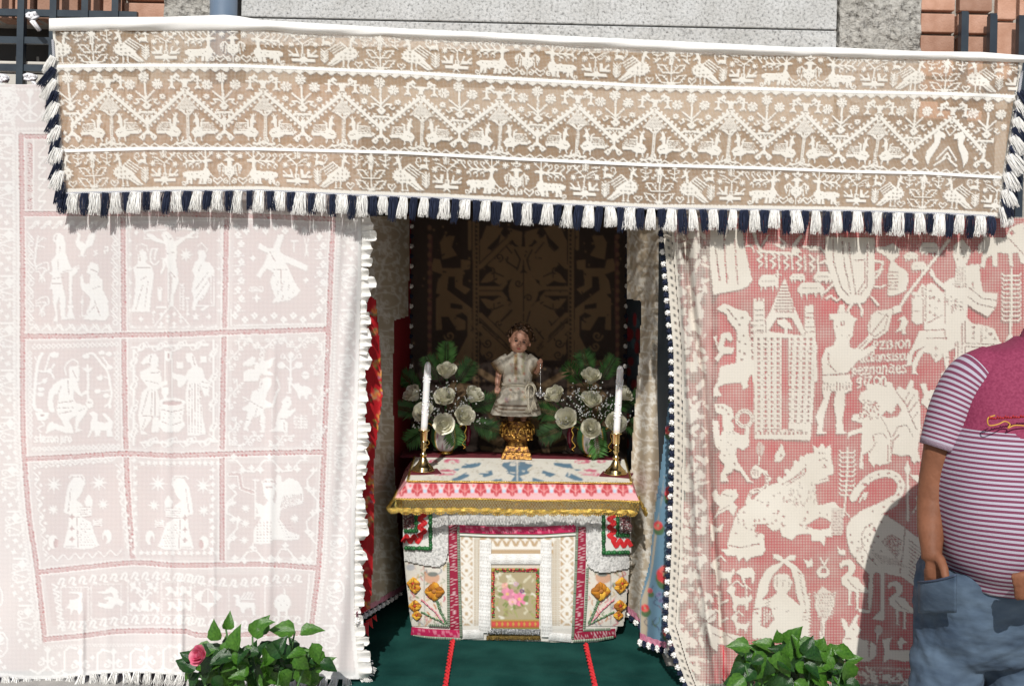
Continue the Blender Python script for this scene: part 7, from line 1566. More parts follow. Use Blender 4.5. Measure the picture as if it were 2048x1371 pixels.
# ================================================================== candles, vases, flowers, statue
M_brass = mat('polished_brass', (.80, .62, .30), .18, 1.0, c2=(.68, .50, .22), ns=12)
M_wax = mat('white_wax', (.85, .85, .86), .45, sss=.2)
for i, (px, py, lab) in enumerate(((846, 944, 'left'), (1231, 950, 'right'))):
    c = Vector(PZ(px, py, ZT).tolist())
    mb = MB(); mb.box(c+Vector((.004, .0, .003)), (.125, .10, .004), Matrix.Rotation(.25-.5*i, 3, 'Z')); tag(mb.build('candle_mat', M_maroon, None, False), 'small dark red mat under the %s brass candlestick' % lab, 'mat', 'mats under the candlesticks')
    cs = thing('candlestick', 'turned brass candlestick on the %s front corner of the altar' % lab, 'candlestick', c+Vector((0, 0, .0055)), 'pair of brass candlesticks')
    mb = MB(); mb.lathe([(.046, 0), (.048, .004), (.046, .008), (.040, .011), (.042, .015), (.034, .020), (.022, .034), (.013, .052), (.010, .060)], 32); mb.build('base', M_brass, cs, True, True)
    mb = MB(); mb.lathe([(.010, .059), (.015, .066), (.010, .072), (.007, .080), (.009, .088), (.014, .094), (.010, .100), (.013, .108), (.010, .116), (.012, .122)], 24); mb.build('stem', M_brass, cs, True, True)
    mb = MB(); mb.lathe([(.010, .121), (.014, .124), (.0155, .160), (.022, .163), (.023, .167), (.0155, .166)], 24); mb.build('socket', M_brass, cs, True, True)
    cd = thing('candle', 'tall white candle with wax flowers in the %s candlestick' % lab, 'candle', c+Vector((0, 0, .158)), 'pair of tall white candles')
    lean = .010; mb = MB(); mb.tube([(lean*t, 0, .28*t) for t in np.linspace(0, .96, 8)]+[(lean*.97, 0, .276), (lean*.98, 0, .284), (lean, 0, .288)], [.0138]*8+[.0125, .009, .0055], 20); mb.build('wax', M_wax, cd, True, True)
    mb = MB(); R = random.Random(i)
    for k in range(60): z = R.choice((R.uniform(.07, .135), R.uniform(.205, .235))); a = R.uniform(0, 6.28); mb.ball((lean*z/.28+.0138*math.cos(a), .0138*math.sin(a), z), R.uniform(.002, .0042), 6)
    mb.build('wax_relief', M_wax, cd, True, True)['kind'] = 'stuff'
    mb = MB(); mb.tube([(lean, 0, .288), (lean+.001, 0, .300)], .0011, 5); mb.build('wick', M_dark, cd, True, True)
# vases
M_vase = colmat('porcelain', .12, 0, 0, 60, spec=.6); M_gilt = mat('gilt', (.85, .55, .13), .22, 1.0); M_plum = mat('plum_glaze', (.14, .008, .03), .15)
VASE = []
for i, (px, py, lab) in enumerate(((891, 907, 'left'), (1183, 913, 'right'))):
    c = Vector(PZ(px, py, ZT).tolist())+Vector((0, 0, .003)); vz = thing('flower_vase', 'white and green porcelain vase with gilt handles holding the %s roses' % lab, 'vase', c, 'pair of porcelain vases'); VASE.append(c)
    prof = [(.030, .012), (.045, .018), (.060, .035), (.068, .060), (.070, .085), (.066, .110), (.060, .125), (.064, .132), (.058, .128), (.05, .10)]
    mb = MB(); n = 64; mb.lathe(prof, n); C = []; R = random.Random(3+i); fl = [(R.uniform(-.5, .5), R.uniform(.03, .1)) for _ in range(16)]
    for v in mb.v:
        a = math.atan2(v[0], -v[1])
        if abs(a) < .72:
            q = (.78, .77, .78) if abs(a) < .64 else (.75, .5, .12)
            for j, (fa, fz) in enumerate(fl):
                if math.hypot((a-fa)*.065, v[2]-fz) < .0065: q = ((.35, .06, .12), (.15, .12, .35), (.1, .22, .1), (.5, .12, .25))[j % 4]
        else: q = (.06, .20, .08) if abs(abs(a)-1.5) > .1 else (.5, .4, .1)
        C.append(q)
    me = mb.me('bowl'); attr_c(me, 'Col', C); obj('bowl', me, M_vase, vz, True)
    mb = MB(); mb.lathe([(.036, 0), (.038, .004), (.030, .010), (.030, .014)], 28); mb.build('foot', M_gilt, vz, True, True)
    for s_ in (-1, 1):
        mb = MB(); mb.tube([Vector((s_*x, 0, z)) for x, z in bez([(.060, .120), (.078, .132), (.092, .118), (.084, .095), (.090, .07), (.074, .045), (.088, .030), (.078, .022)], 6)], .0038, 8); mb.build('handle', M_gilt, vz, True, True)
        mb = MB(); mb.tube([Vector((s_*.098, 0, .13)), Vector((s_*.102, 0, .10)), Vector((s_*.1, 0, .06)), Vector((s_*.096, 0, .035))], [.006, .011, .010, .005], 10); mb.build('handle_mount', M_plum, vz, True, True)
# roses
M_petal = mat('rose_petal', (.91, .89, .70), .6, c2=(.94, .93, .82), ns=14, bump=.1, trans=.10); M_stem = mat('stem_green', (.05, .13, .03), .6)
def rose_meshes(seed):
    R = random.Random(seed); mb = MB()
    for L, (n, r0, h, fl) in enumerate(((3, .008, .060, .05), (4, .014, .061, .2), (5, .021, .057, .45), (5, .026, .050, .8))):
        for k in range(n):
            a0 = 6.283*k/n+L*.7+R.uniform(-.2, .2); wd = 6.283/n*.78; nu, nv = 6, 6; V, F = [], []; hh = h*R.uniform(.92, 1.06); cf = fl*R.uniform(.7, 1.3)
            for j in range(nv):
                v = j/(nv-1)
                for u_ in range(nu):
                    u = u_/(nu-1)*2-1; a = a0+u*wd*(.45+.55*math.sin(math.pi*min(1, .25+v*.7))); r = r0*(.35+1.0*math.sin(min(v*1.5, 1.45)))+cf*.012*max(0, v-.6)**1.2*2.2+.002*u*u*(1 if v > .5 else 0)
                    V.append((r*math.cos(a), r*math.sin(a), hh*(v-.16*u*u*v)-cf*.016*max(0, v-.72)))
            for j in range(nv-1):
                for u_ in range(nu-1): q = j*nu+u_; F.append((q, q+1, q+nu+1, q+nu))
            mb.add(V, F)
    mb.ball((0, 0, .012), .017, 10, 0, (1, 1, .9)); return mb.me('bloom')
RM = [rose_meshes(k) for k in range(4)]
for m_ in RM: m_.materials.append(M_petal)
def rose(px, py, Y, sc, vc, lab, tilt, az, i):
    p = pt(px, py, Y); r = thing('rose', lab, 'rose', p, 'cream roses in the two vases'); up = Vector((math.sin(tilt)*math.sin(az), -math.sin(tilt)*math.cos(az), math.cos(tilt)))
    q = up.to_track_quat('Z', 'Y'); b = obj('bloom', RM[i % 4], None, r, True); b.rotation_euler = (q.to_matrix() @ Matrix.Rotation(i*1.3, 3, 'Z')).to_euler(); b.scale = (sc*1.16,)*3; b.location = -up*.026*sc
    st = [Vector((0, 0, 0))-up*.024*sc, -up*.05+Vector((0, .01, -.01)), (vc+Vector((0, 0, .10))-p)]; mb = MB(); mb.tube([Vector(t) for t in bez([list(s_) for s_ in st], 5)], .0028, 6); mb.build('stem', M_stem, r, True, True)
    mb = MB()
    for k in range(5): a = k*1.256; w = q @ Vector((math.cos(a)*.022, math.sin(a)*.022, -.012)); mb.tube([-up*.026*sc, -up*.022*sc+w*.6, -up*.022*sc+w], [.004, .005, .001], 5, flat=.3)
    mb.build('sepals', M_stem, r, True, True)
RL = [[(893, 745, 4.44, .95, 'topmost cream rose of the left vase', .45, .1), (828, 790, 4.43, .95, 'cream rose leaning out furthest left of the left vase', .75, -1.0), (946, 793, 4.42, .95, 'cream rose leaning right towards the statue in the left vase', .7, 1.0), (889, 798, 4.37, 1.0, 'cream rose at the centre of the left vase', .7, 0), (849, 826, 4.37, 1.0, 'cream rose half hidden behind the left candle', 1.0, -.4), (927, 832, 4.36, .95, 'open cream rose at lower right of the left vase', 1.15, .4), (887, 848, 4.33, .95, 'lowest cream rose of the left vase', 1.3, 0.1)],
      [(1182, 756, 4.46, .95, 'topmost cream rose of the right vase', .5, 0.1), (1111, 792, 4.44, .95, 'cream rose leaning left towards the statue in the right vase', .7, -.9), (1182, 803, 4.39, .95, 'cream rose at the centre of the right vase', .6, .1), (1245, 790, 4.43, .9, 'cream rose right of the right candle', .8, 1.1), (1134, 838, 4.37, 1.0, 'open cream rose at lower left of the right vase', 1.2, -.3), (1181, 857, 4.35, .9, 'lowest cream rose of the right vase', 1.25, 0), (1229, 848, 4.37, 1.0, 'cream rose half hidden behind the right candle', 1.1, .3)]]
k = 0
for i in (0, 1):
    for (px, py, Y, sc, lab, ti, az) in RL[i]: rose(px, py, Y, sc, VASE[i], lab, ti, az, k); k += 1
# fern fronds and small white filler flowers
M_fern = mat('fern_green', (.025, .09, .02), .5, c2=(.05, .15, .03), ns=30, trans=.2); M_fern2 = mat('fern_light', (.05, .16, .03), .5, c2=(.08, .22, .05), ns=30, trans=.25)
def frond_me(seed, n=13, L=.17):
    R = random.Random(seed); mb = MB(); pts = [Vector((0, .02*t*t, L*t-.03*t*t)) for t in np.linspace(0, 1, 8)]; mb.tube(pts, [.0016]*7+[.0006], 5)
    for k in range(n):
        t = .15+.83*k/n; p = Vector((0, .02*t*t, L*t-.03*t*t))
        for s_ in (-1, 1):
            l = .062*math.sin(math.pi*(.15+.8*t))*R.uniform(.85, 1.15); w = l*.085; d = Vector((s_*.8, R.uniform(-.25, .1), .6)).normalized(); q = Vector((0, 1, .2)).cross(d).normalized()
            mb.add([p, p+d*l*.45+q*w, p+d*l, p+d*l*.45-q*w], [(0, 1, 2, 3)])
    return mb.me('leaflets', False)
FM = [frond_me(k) for k in range(3)]
for m_ in FM: m_.materials.append(M_fern)
FM2 = frond_me(9); FM2.materials.append(M_fern2)
FR = [[(893, 720, 4.47, 0, 1, 'light green fern tip above the topmost rose of the left vase'), (870, 745, 4.48, -.5, 0, 'fern frond left of the topmost rose of the left vase'), (925, 752, 4.48, .6, 0, 'fern frond right of the topmost rose of the left vase'), (828, 770, 4.48, -.9, 0, 'dark fern frond behind the far left rose'), (825, 820, 4.45, -1.4, 0, 'dark fern frond drooping at the far left of the left vase'), (958, 810, 4.46, 1.25, 0, 'dark fern frond behind the rose nearest the statue, left vase'), (962, 850, 4.42, 1.9, 0, 'fern frond drooping to the right of the left vase'), (838, 868, 4.40, -2.2, 1, 'light fern frond hanging low left of the left vase'), (905, 860, 4.35, 2.9, 1, 'small light fern sprig hanging in front of the left vase')],
      [(1175, 735, 4.49, -.3, 0, 'fern frond behind the topmost rose of the right vase'), (1212, 745, 4.49, .5, 0, 'fern frond right of the topmost rose of the right vase'), (1150, 752, 4.49, -.8, 0, 'fern frond left of the topmost rose of the right vase'), (1268, 795, 4.45, 1.2, 1, 'light fern frond beside the rose right of the right candle'), (1262, 850, 4.42, 1.9, 0, 'fern frond drooping to the right of the right candle'), (1105, 825, 4.45, -1.4, 0, 'dark fern frond below the rose nearest the statue, right vase'), (1110, 862, 4.42, -2.0, 0, 'fern frond drooping left of the right vase'), (1193, 880, 4.36, 2.9, 1, 'dark fern sprig hanging in front of the right vase'), (1228, 815, 4.44, 1.0, 0, 'fern frond between the centre rose and the right candle')]]
for i in (0, 1):
    for j, (px, py, Y, a, lt, lab) in enumerate(FR[i]):
        f = thing('fern_frond', lab, 'fern', pt(px, py, Y), 'fern fronds in the two vases')
        o = obj('leaflets', FM2 if lt else FM[j % 3], None, f, True); o.rotation_euler = (random.uniform(-.3, .3), a, random.uniform(-.3, .3)); o.scale = (1.05,)*3
        o.location = Matrix.Rotation(a, 3, 'Y') @ Vector((0, 0, -.06))
    mb = MB(); R = random.Random(50+i); cx = 889 if i == 0 else 1182
    cl = [(cx-35, 797), (cx+38, 795), (cx-8, 828), (cx+18, 822), (cx-50, 842), (cx+62, 838), (cx-22, 818), (cx+32, 812), (cx+8, 775), (cx-28, 785)]
    for (x, y) in cl:
        for k in range(20):
            p = pt(x+R.gauss(0, 11), y+R.gauss(0, 8), 4.37+R.uniform(-.04, .03)); mb.ball(p, R.uniform(.0022, .0045), 5); mb.tube([p, p.lerp(VASE[i]+Vector((0, 0, .13)), .35)], .0005, 3, False, 1)
    o = mb.build('filler_flowers', [mat('white_florets', (.78, .80, .80), .8), M_stem]); tag(o, 'tiny white filler blossoms among the roses of the %s vase' % ('left', 'right')[i], 'filler flowers', kind='stuff')
# ------------------------------------------------------------------ pedestal and child figure
YS = 4.415; SP = pt(1033, 916, YS); SP.z = ZT
M_carv = mat('carved_gilt', (.34, .175, .04), .42, .8, c2=(.06, .02, .01), ns=70, bump=1.0, bs=90, w=(.42, .6))
pd = thing('gilded_pedestal', 'carved gilt urn-shaped pedestal under the child figure', 'pedestal', SP)
for (z0, z1, w0, w1) in ((.003, .030, .136, .118), (.030, .036, .112, .112), (.036, .056, .108, .092)):
    mb = MB(); V = [(sx*w/2, sy*w/2*.9, z) for z, w in ((z0, w0), (z1, w1)) for sx, sy in ((-1, -1), (1, -1), (1, 1), (-1, 1))]; mb.add(V, [(3, 2, 1, 0), (4, 5, 6, 7), (0, 1, 5, 4), (1, 2, 6, 5), (2, 3, 7, 6), (3, 0, 4, 7)]); mb.build('plinth', M_carv, pd, False, True)
mb = MB(); mb.lathe([(.042, .056), (.048, .062), (.040, .068), (.052, .078), (.068, .092), (.076, .112), (.074, .135), (.066, .152), (.058, .160), (.064, .166), (.05, .168)], 48, (0, 0, 0), 0, lambda a, z: 1+.05*abs(math.sin(a*5))-.02); mb.build('urn', M_carv, pd, True, True)
mb = MB(); R = random.Random(1)
for k in range(70):
    a, z = R.uniform(0, 6.28), R.uniform(.085, .155); r = .074*math.sin(math.pi*(.28+.46*(z-.085)/.07))**.4; p = Vector((r*math.cos(a), r*math.sin(a), z)); mb.ball(p, R.uniform(.004, .008), 6, 0, (1, 1, .7))
for k in range(14): a = k*.4488; p = Vector((.066*math.cos(a), .066*math.sin(a), .12)); mb.tube([p+Vector((.012*math.cos(t)*-math.sin(a), .012*math.cos(t)*math.cos(a), .018*math.sin(t)))*(1-.06*t)+Vector((math.cos(a), math.sin(a), 0))*.009 for t in np.linspace(0, 5, 9)], .003, 5)
mb.build('carved_scrolls', mat('bright_gilt', (.75, .45, .12), .3, 1.0), pd, True, True)
ZS = ZT+.168
st = thing('child_figure', 'small carved child figure in a cream embroidered tunic, standing on the pedestal', 'statue', (SP.x, SP.y, ZS))
M_skin = mat('painted_flesh', (.50, .25, .17), .42, c2=(.56, .30, .21), ns=14)
def spt(px, py, dy=0.): return pt(px, py, YS+dy)-Vector((SP.x, SP.y, ZS))
mb = MB(); B = lambda p, r, s_=(1, 1, 1), rot=None: mb.ball(p, r, 16, 0, s_, rot)
hc = spt(1040, 682, -.005); hr = Matrix.Rotation(.18, 3, 'Y') @ Matrix.Rotation(.12, 3, 'X')
def H(x, y, z): return hc+hr @ Vector((x, y, z))
B(H(0, .006, .012), .050, (.92, 1, 1.05), hr); B(H(-.002, -.012, -.016), .038, (1, .95, 1.0), hr); B(H(0, -.022, -.036), .014, (1.1, 1, .8), hr)
for s_ in (-1, 1): B(H(s_*.020, -.030, -.018), .016); B(H(s_*.046, .006, -.006), .010, (.5, .9, 1.2))
B(H(-.001, -.050, -.010), .0075, (.9, 1, 1.1)); mb.tube([H(0, -.044, .008), H(0, -.051, -.008)], .005, 8); B(H(0, -.044, -.0245), .008, (1.3, .7, .6))
mb.tube([spt(1036, 712), spt(1038, 696)], [.026, .022], 12); mb.tube([spt(1034, 770), spt(1036, 722)], [.036, .036], 14)
mb.tube([spt(1012, 722, 0), spt(998, 745, -.01), spt(995, 762, -.03), spt(995, 772, -.04)], [.020, .016, .013, .011], 10)   # hanging arm
mb.tube([spt(1060, 722, 0), spt(1074, 742, -.02), spt(1080, 732, -.06), spt(1081, 726, -.07)], [.020, .016, .012, .011], 10)
for (hx, hy, hd, s_) in ((994, 776, -.045, -1), (1081, 722, -.075, 1)):
    c = spt(hx, hy, hd); B(c, .012, (.8, .6, 1.1))
    for k in range(4):
        o = Vector(((k-1.5)*.0052, -.002, 0)); e = -1 if s_ < 0 else -.3
        mb.tube([c+o, c+o+Vector((0, -.008, e*.010)), c+o+Vector((0, -.011, e*.021+.002*(k == 1)))], [.0042, .0038, .003], 6)
    mb.tube([c+Vector((s_*-.010, -.002, .002)), c+Vector((s_*-.014, -.008, -.008)), c+Vector((s_*-.010, -.013, -.014))], [.0045, .004, .003], 6)
for px in (1022, 1047): mb.tube([spt(px, 815), spt(px, 832), spt(px, 838)], [.020, .016, .014], 12); B(spt(px, 841, -.018), .013, (.95, 2.0, .75))
bd = mb.build('body', M_skin, st, True, True)
rm = bd.modifiers.new('r', 'REMESH'); rm.mode = 'VOXEL'; rm.voxel_size = .0028; rm.use_smooth_shade = True; sm = bd.modifiers.new('s', 'SMOOTH'); sm.factor = .5; sm.iterations = 3
M_eye = mat('dark_eye', (.015, .01, .008), .15); M_lip = mat('painted_lip', (.40, .05, .045), .4); M_hair = mat('carved_hair', (.045, .022, .010), .5, c2=(.09, .045, .02), ns=40)
for s_ in (-1, 1):
    mb = MB(); mb.ball(H(s_*.0175, -.043, .006), .0062, 8, 0, (1.2, .5, .55), hr); mb.build('eye', M_eye, st, True, True)
    mb = MB(); mb.tube([H(s_*.010, -.047, .015), H(s_*.019, -.046, .018), H(s_*.027, -.040, .015)], .0013, 5); mb.build('eyebrow', M_hair, st, True, True)
mb = MB(); mb.ball(H(0, -.0500, -.0255), .0058, 8, 0, (1.5, .5, .55), hr); mb.build('lips', M_lip, st, True, True)
mb = MB(); R = random.Random(3)
mb.ball(H(.002, .016, .022), .052, 16, 0, (.98, 1, 1), hr)
for k in range(85):
    a = R.uniform(0, 6.28); t = R.uniform(.02, 1.75); q = Vector((math.sin(t)*math.cos(a), math.sin(t)*math.sin(a), math.cos(t)))
    if q.y < -.45 and q.z < .62: continue
    c = H(q.x*.052, .010+q.y*.054, .020+q.z*.050); u_, w_ = frame_at(hr @ q)
    mb.tube([c+(u_*math.cos(b)+w_*math.sin(b))*(.009-.0009*j)+(hr @ q)*.0012*j for j, b in enumerate(np.linspace(R.uniform(0, 6), R.uniform(0, 6)+7, 8))], .0042, 5)
mb.build('hair', M_hair, st, True, True)
# tunic
tu = Cv(970, 695, 1100, 840, (.70, .66, .56)); R = random.Random(5); tu.fr(960, 630, .2189)
for (y, h) in ((822, 17), (856, 17), (892, 14)): tu.line(bez([(100, y-60), (190, y), (330, y+10), (450, y), (560, y-40)]), h, (.12, .055, .02))
for pl in ([(115, 425), (170, 480), (225, 545)], [(530, 420), (505, 480), (500, 560)]): tu.line(pl, 10, (.20, .11, .04))
tu.line([(325, 340), (328, 540)], 34, (.55, .42, .25)).line([(400, 350), (395, 540)], 30, (.40, .38, .26))
for k in range(60): x, y = R.choice(((R.gauss(325, 12), R.uniform(345, 540)), (R.gauss(395, 14), R.uniform(360, 540)), (R.gauss(325, 45), R.gauss(595, 12)), (R.gauss(290, 30), R.gauss(690, 25)), (250+R.uniform(-20, 20), R.gauss(780, 12)), (410+R.uniform(-25, 25), R.gauss(765, 14)), (R.gauss(275, 25), R.uniform(450, 520)))); tu.ell(x, y, R.uniform(5, 11), R.uniform(4, 9), R.choice([(.45, .06, .04), (.55, .20, .12), (.14, .20, .08), (.50, .28, .28), (.55, .35, .08), (.2, .16, .25)]))
for pl in ([(250, 780), (310, 740), (330, 720)], [(360, 725), (400, 760), (430, 780)], [(250, 650), (320, 710)]): tu.line(pl, 4, (.25, .2, .12))
tu.blur(1); M_tun = colmat('tunic_linen', .85, .1, .4, 500)
rows = [(702, 1037, 13, .030), (706, 1037, 17, .034), (711, 1036, 22, .030), (718, 1036, 33, .040), (730, 1035, 33, .048), (750, 1035, 30, .050), (768, 1034, 28, .048), (780, 1034, 33, .055), (800, 1033, 41, .068), (815, 1032, 46, .074), (828, 1031, 49, .078)]
n = 72; V = np.zeros((len(rows)*4-3, n+1, 3)); ri = np.linspace(0, len(rows)-1, len(rows)*4-3); RA = np.array(rows, float)
for r, t in enumerate(ri):
    py, cx, hw, hd = [np.interp(t, np.arange(len(rows)), RA[:, k]) for k in range(4)]; c = spt(cx, py); fo = float(sstep(770, 828, py))
    for k in range(n+1): a = 2*math.pi*k/n; f = 1+.045*fo*math.sin(a*9+.6)+.02*fo*math.sin(a*17); V[r, k] = c+Vector((hw/452*math.cos(a)*f, hd*math.sin(a)*f, 0))
me = grid_mesh('tunic', V); wp = V+np.array([SP.x, SP.y, ZS]); ppx = CX+(wp[..., 0]/wp[..., 1]*FPX*cr_+(wp[..., 2]-CZ)/wp[..., 1]*FPX*sr_); ppy = HY-(-(wp[..., 0])/wp[..., 1]*FPX*sr_+(wp[..., 2]-CZ)/wp[..., 1]*FPX*cr_)
attr_c(me, 'Col', tu.samp(ppx, ppy)); tun = obj('tunic', me, M_tun, st, True)
for (pl, rr_) in ((((1018, 720, 0), (1004, 728, -.004), (991, 738, -.010)), (.034, .034, .036)), (((1054, 720, 0), (1066, 728, -.012), (1075, 738, -.022)), (.034, .032, .032))):
    pts = [spt(*q) for q in pl]; V_, F_ = tube_vf(pts, rr_, 20, False); me = mesh('sleeve', V_, F_, True); A = np.array([list(v) for v in V_])+np.array([SP.x, SP.y, ZS]); C = np.full((len(A), 3), (.70, .66, .56)); C[-20:] = (.24, .14, .06); attr_c(me, 'Col', C); so = obj('sleeve', me, M_tun, tun); so.modifiers.new('t', 'SOLIDIFY').thickness = .002
M_cord = mat('cream_cord', (.66, .60, .46), .85, c2=(.72, .67, .55), ns=90, bump=.6)
mb = MB(); c = spt(1034, 768); mb.tube([c+Vector((.066*math.cos(a), .053*math.sin(a), .002*math.sin(a*3))) for a in np.linspace(0, 6.283, 40)], .0042, 8)
k0 = spt(1058, 766, -.045); mb.ball(k0, .009, 10); mb.tube([k0, k0+Vector((.014, -.008, .004)), k0+Vector((.026, -.008, -.012)), k0+Vector((.034, -.006, -.035))], .0036, 8)
mb.tube([k0+Vector((.02*math.sin(t)+.004, -.010, -.032+.030*math.cos(t))) for t in np.linspace(0, 6.28, 16)], .0034, 8); mb.tube([k0, k0+Vector((-.002, -.012, -.05)), k0+Vector((0, -.030, -.085))], .0036, 8)
mb.build('cord_belt', M_cord, st, True, True)
mb = MB(); R = random.Random(2)
for (b_, L) in ((k0+Vector((0, -.030, -.083)), .045), (k0+Vector((.022, -.022, -.062)), .05)):
    for k in range(26): d = Vector((R.uniform(-.012, .012), R.uniform(-.008, .004), 0)); mb.tube([b_, b_+d*.6+Vector((0, 0, -L*.4)), b_+d*1.3+Vector((0, 0, -L*R.uniform(.85, 1)))], .0017, 4, False)
mb.build('cord_tassel', M_cord, st, True, True)
M_sil = mat('silver', (.80, .80, .82), .16, 1.0)
so = thing('silver_pendant', 'silver pendant of clustered balls hanging by a chain from the child figure\'s hand', 'pendant', pt(1081, 733, YS-.082))
mb = MB(); a0 = pt(1081, 727, YS-.082); a1 = pt(1081, 772, YS-.082)
for k in range(14): t = k/13; mb.ball(a0.lerp(a1, t), .0024, 6, 0, (.8, .5, 1.5))
mb.build('chain', M_sil, so)
mb = MB(); mb.lathe([(.002, .0), (.006, -.004), (.006, -.014), (.010, -.022), (.007, -.026)], 14, a1); mb.build('bell', M_sil, so)
for (dx, dz) in ((-.016, -.030), (.016, -.030), (0, -.026), (0, -.044), (-.010, -.038), (.011, -.037)): mb = MB(); mb.ball(a1+Vector((dx, -.004*(dx == 0), dz)), .0078, 10); mb.build('ball', M_sil, so)
# ================================================================== potted plants in front of the curtains
M_leaf = mat('glossy_leaf', (.032, .11, .012), .25, c2=(.085, .22, .026), ns=9, bump=.25, bs=60, trans=.18, w=(.3, .7)); M_leafd = mat('dark_leaf', (.010, .042, .010), .26, c2=(.022, .075, .015), ns=9, bump=.25, bs=60, trans=.1)  # the second leaf material is only a darker green
M_pot = mat('terracotta', (.34, .13, .07), .8, c2=(.40, .17, .09), ns=12, bump=.3); M_soil = mat('soil', (.03, .02, .014), .95, bump=1, bs=80)
def leaf_me(seed, m):
    R = random.Random(seed); n = 9; V, F = [], []; bend = R.uniform(.15, .5); tw = R.uniform(-.25, .25)
    for i in range(n+1):
        t = i/n; w = .36*math.sin(math.pi*min(1, t**.66*.99+.004))**1.05*(1+.09*(i % 2))*(1-.12*t); z = -bend*t*t; x = .05*math.sin(t*3)*tw
        for j in (-1, -.5, 0, .5, 1): V.append((x+w*j, t, z+abs(j)*w*.5-.06*(j*j)*math.sin(t*9+seed)*w+tw*j*t*.2))
    for i in range(n):
        for j in range(4): q = i*5+j; F.append((q, q+1, q+6, q+5))
    me = mesh('leaf', V, F, True); me.materials.append(m); return me
LM = [leaf_me(k, M_leaf) for k in range(4)]; LD = [leaf_me(k+7, M_leafd) for k in range(3)]
def plant(lab, cx, Y, leaves, seed, cl):
    base = pt(cx, 1371, Y); base.z = 0; p = thing('potted_plant', lab, 'plant', base, 'potted plants before the curtains')
    mb = MB(); mb.lathe([(.085, 0), (.12, .20), (.13, .205), (.13, .235), (.118, .235), (.112, .20)], 28); mb.build('pot', M_pot, p, True, True)
    mb = MB(); mb.lathe([(.108, .205), (.10, .21)], 24); mb.build('soil', M_soil, p, False, True)
    R = random.Random(seed); L = []
    def leaf(px, py, Yl, l, a, tilt, dark):   # a: direction of the tip in the picture plane, 0 = up
        o = bpy.data.objects.new('leaf', R.choice(LD if dark else LM)); link(o); o.parent = p; q = pt(px, py, Yl)-base
        # local y runs to the tip, local z is the upper face
        tip = Vector((math.sin(a)*math.cos(tilt), -math.sin(tilt), math.cos(a)*math.cos(tilt))); nrm = Vector((R.uniform(-.7, .7), -.7+R.uniform(-.3, .3), .75)); nrm = (nrm-tip*nrm.dot(tip)).normalized(); s_ = tip.cross(nrm)
        o.rotation_euler = Matrix((s_, tip, nrm)).transposed().to_euler(); o.scale = (l, l, l); o.location = q; L.append((q, tip)); return o
    for (px, py, l, a, d) in leaves: leaf(px, py, Y-R.uniform(.0, .10), .82*l/(FPX/Y), math.radians(a), R.uniform(-.1, .35), d)
    for k in range(120):
        x, y = R.choice(cl); leaf(x+max(-40, min(40, R.gauss(0, 28))), y-34+abs(R.gauss(0, 42)), Y+R.uniform(-.10, .10), R.uniform(28, 48)/(FPX/Y), R.uniform(-2.6, 2.6), R.uniform(-.2, .5), R.random() < .4)
    for k in range(7):
        q, t = L[(k*3) % len(leaves)]; mb = MB(); mb.tube([Vector((R.uniform(-.05, .05), R.uniform(-.05, .05), .20)), Vector((q.x*.5, q.y*.5, q.z*.55)), q], [.007, .005, .003], 6); mb.build('stem', M_stem, p, True, True)
    return p, base
p1, b1 = plant('leafy potted shrub with one pink bloom before the white lace curtain', 520, 3.12, [(452, 1258, 40, 20, 0), (436, 1280, 52, -15, 0), (470, 1300, 62, 5, 0), (505, 1272, 62, 35, 0), (540, 1258, 50, -75, 0), (515, 1255, 44, 60, 0), (590, 1262, 62, -78, 0), (600, 1268, 60, 72, 0), (590, 1300, 56, 150, 0), (625, 1285, 50, 160, 0), (530, 1290, 70, 150, 0), (480, 1305, 70, -120, 0), (430, 1315, 66, -150, 1), (455, 1330, 62, 170, 0), (500, 1330, 66, 150, 1), (560, 1340, 60, 150, 0), (600, 1330, 60, 160, 0), (640, 1325, 46, 110, 1), (400, 1345, 54, -150, 1), (540, 1310, 60, 40, 1), (575, 1315, 54, -30, 1), (410, 1305, 40, -100, 1), (385, 1318, 36, -60, 1)], 3, [(460, 1330), (520, 1330), (590, 1335), (430, 1350)])
p2, b2 = plant('leafy green potted shrub before the red lace curtain', 1590, 3.12, [(1575, 1290, 62, 25, 0), (1555, 1285, 34, -5, 0), (1500, 1295, 56, -80, 0), (1510, 1300, 60, 160, 0), (1560, 1300, 66, 170, 0), (1600, 1290, 50, 70, 0), (1640, 1300, 34, 15, 0), (1650, 1310, 62, 70, 0), (1670, 1300, 52, 100, 0), (1690, 1325, 70, 160, 0), (1540, 1325, 60, -150, 0), (1590, 1330, 62, 150, 0), (1620, 1340, 60, 120, 0), (1530, 1350, 60, 180, 1), (1650, 1345, 46, -160, 0), (1490, 1330, 44, -120, 1), (1610, 1310, 50, 20, 1), (1575, 1310, 50, -60, 1)], 8, [(1530, 1340), (1590, 1335), (1650, 1345)])
# pink bloom
c = pt(397, 1316, 2.98); fl = obj('flower', rose_meshes(77), None, p1); fl.parent = p1; fl.matrix_parent_inverse = Matrix(); fl.location = c-b1+Vector((.01, .02, .0)); fl.rotation_euler = (1.15, 0, -.5); fl.scale = (.72,)*3
fl.data.materials.append(mat('pink_petal', (.72, .12, .24), .5, c2=(.80, .34, .42), ns=30, trans=.2))
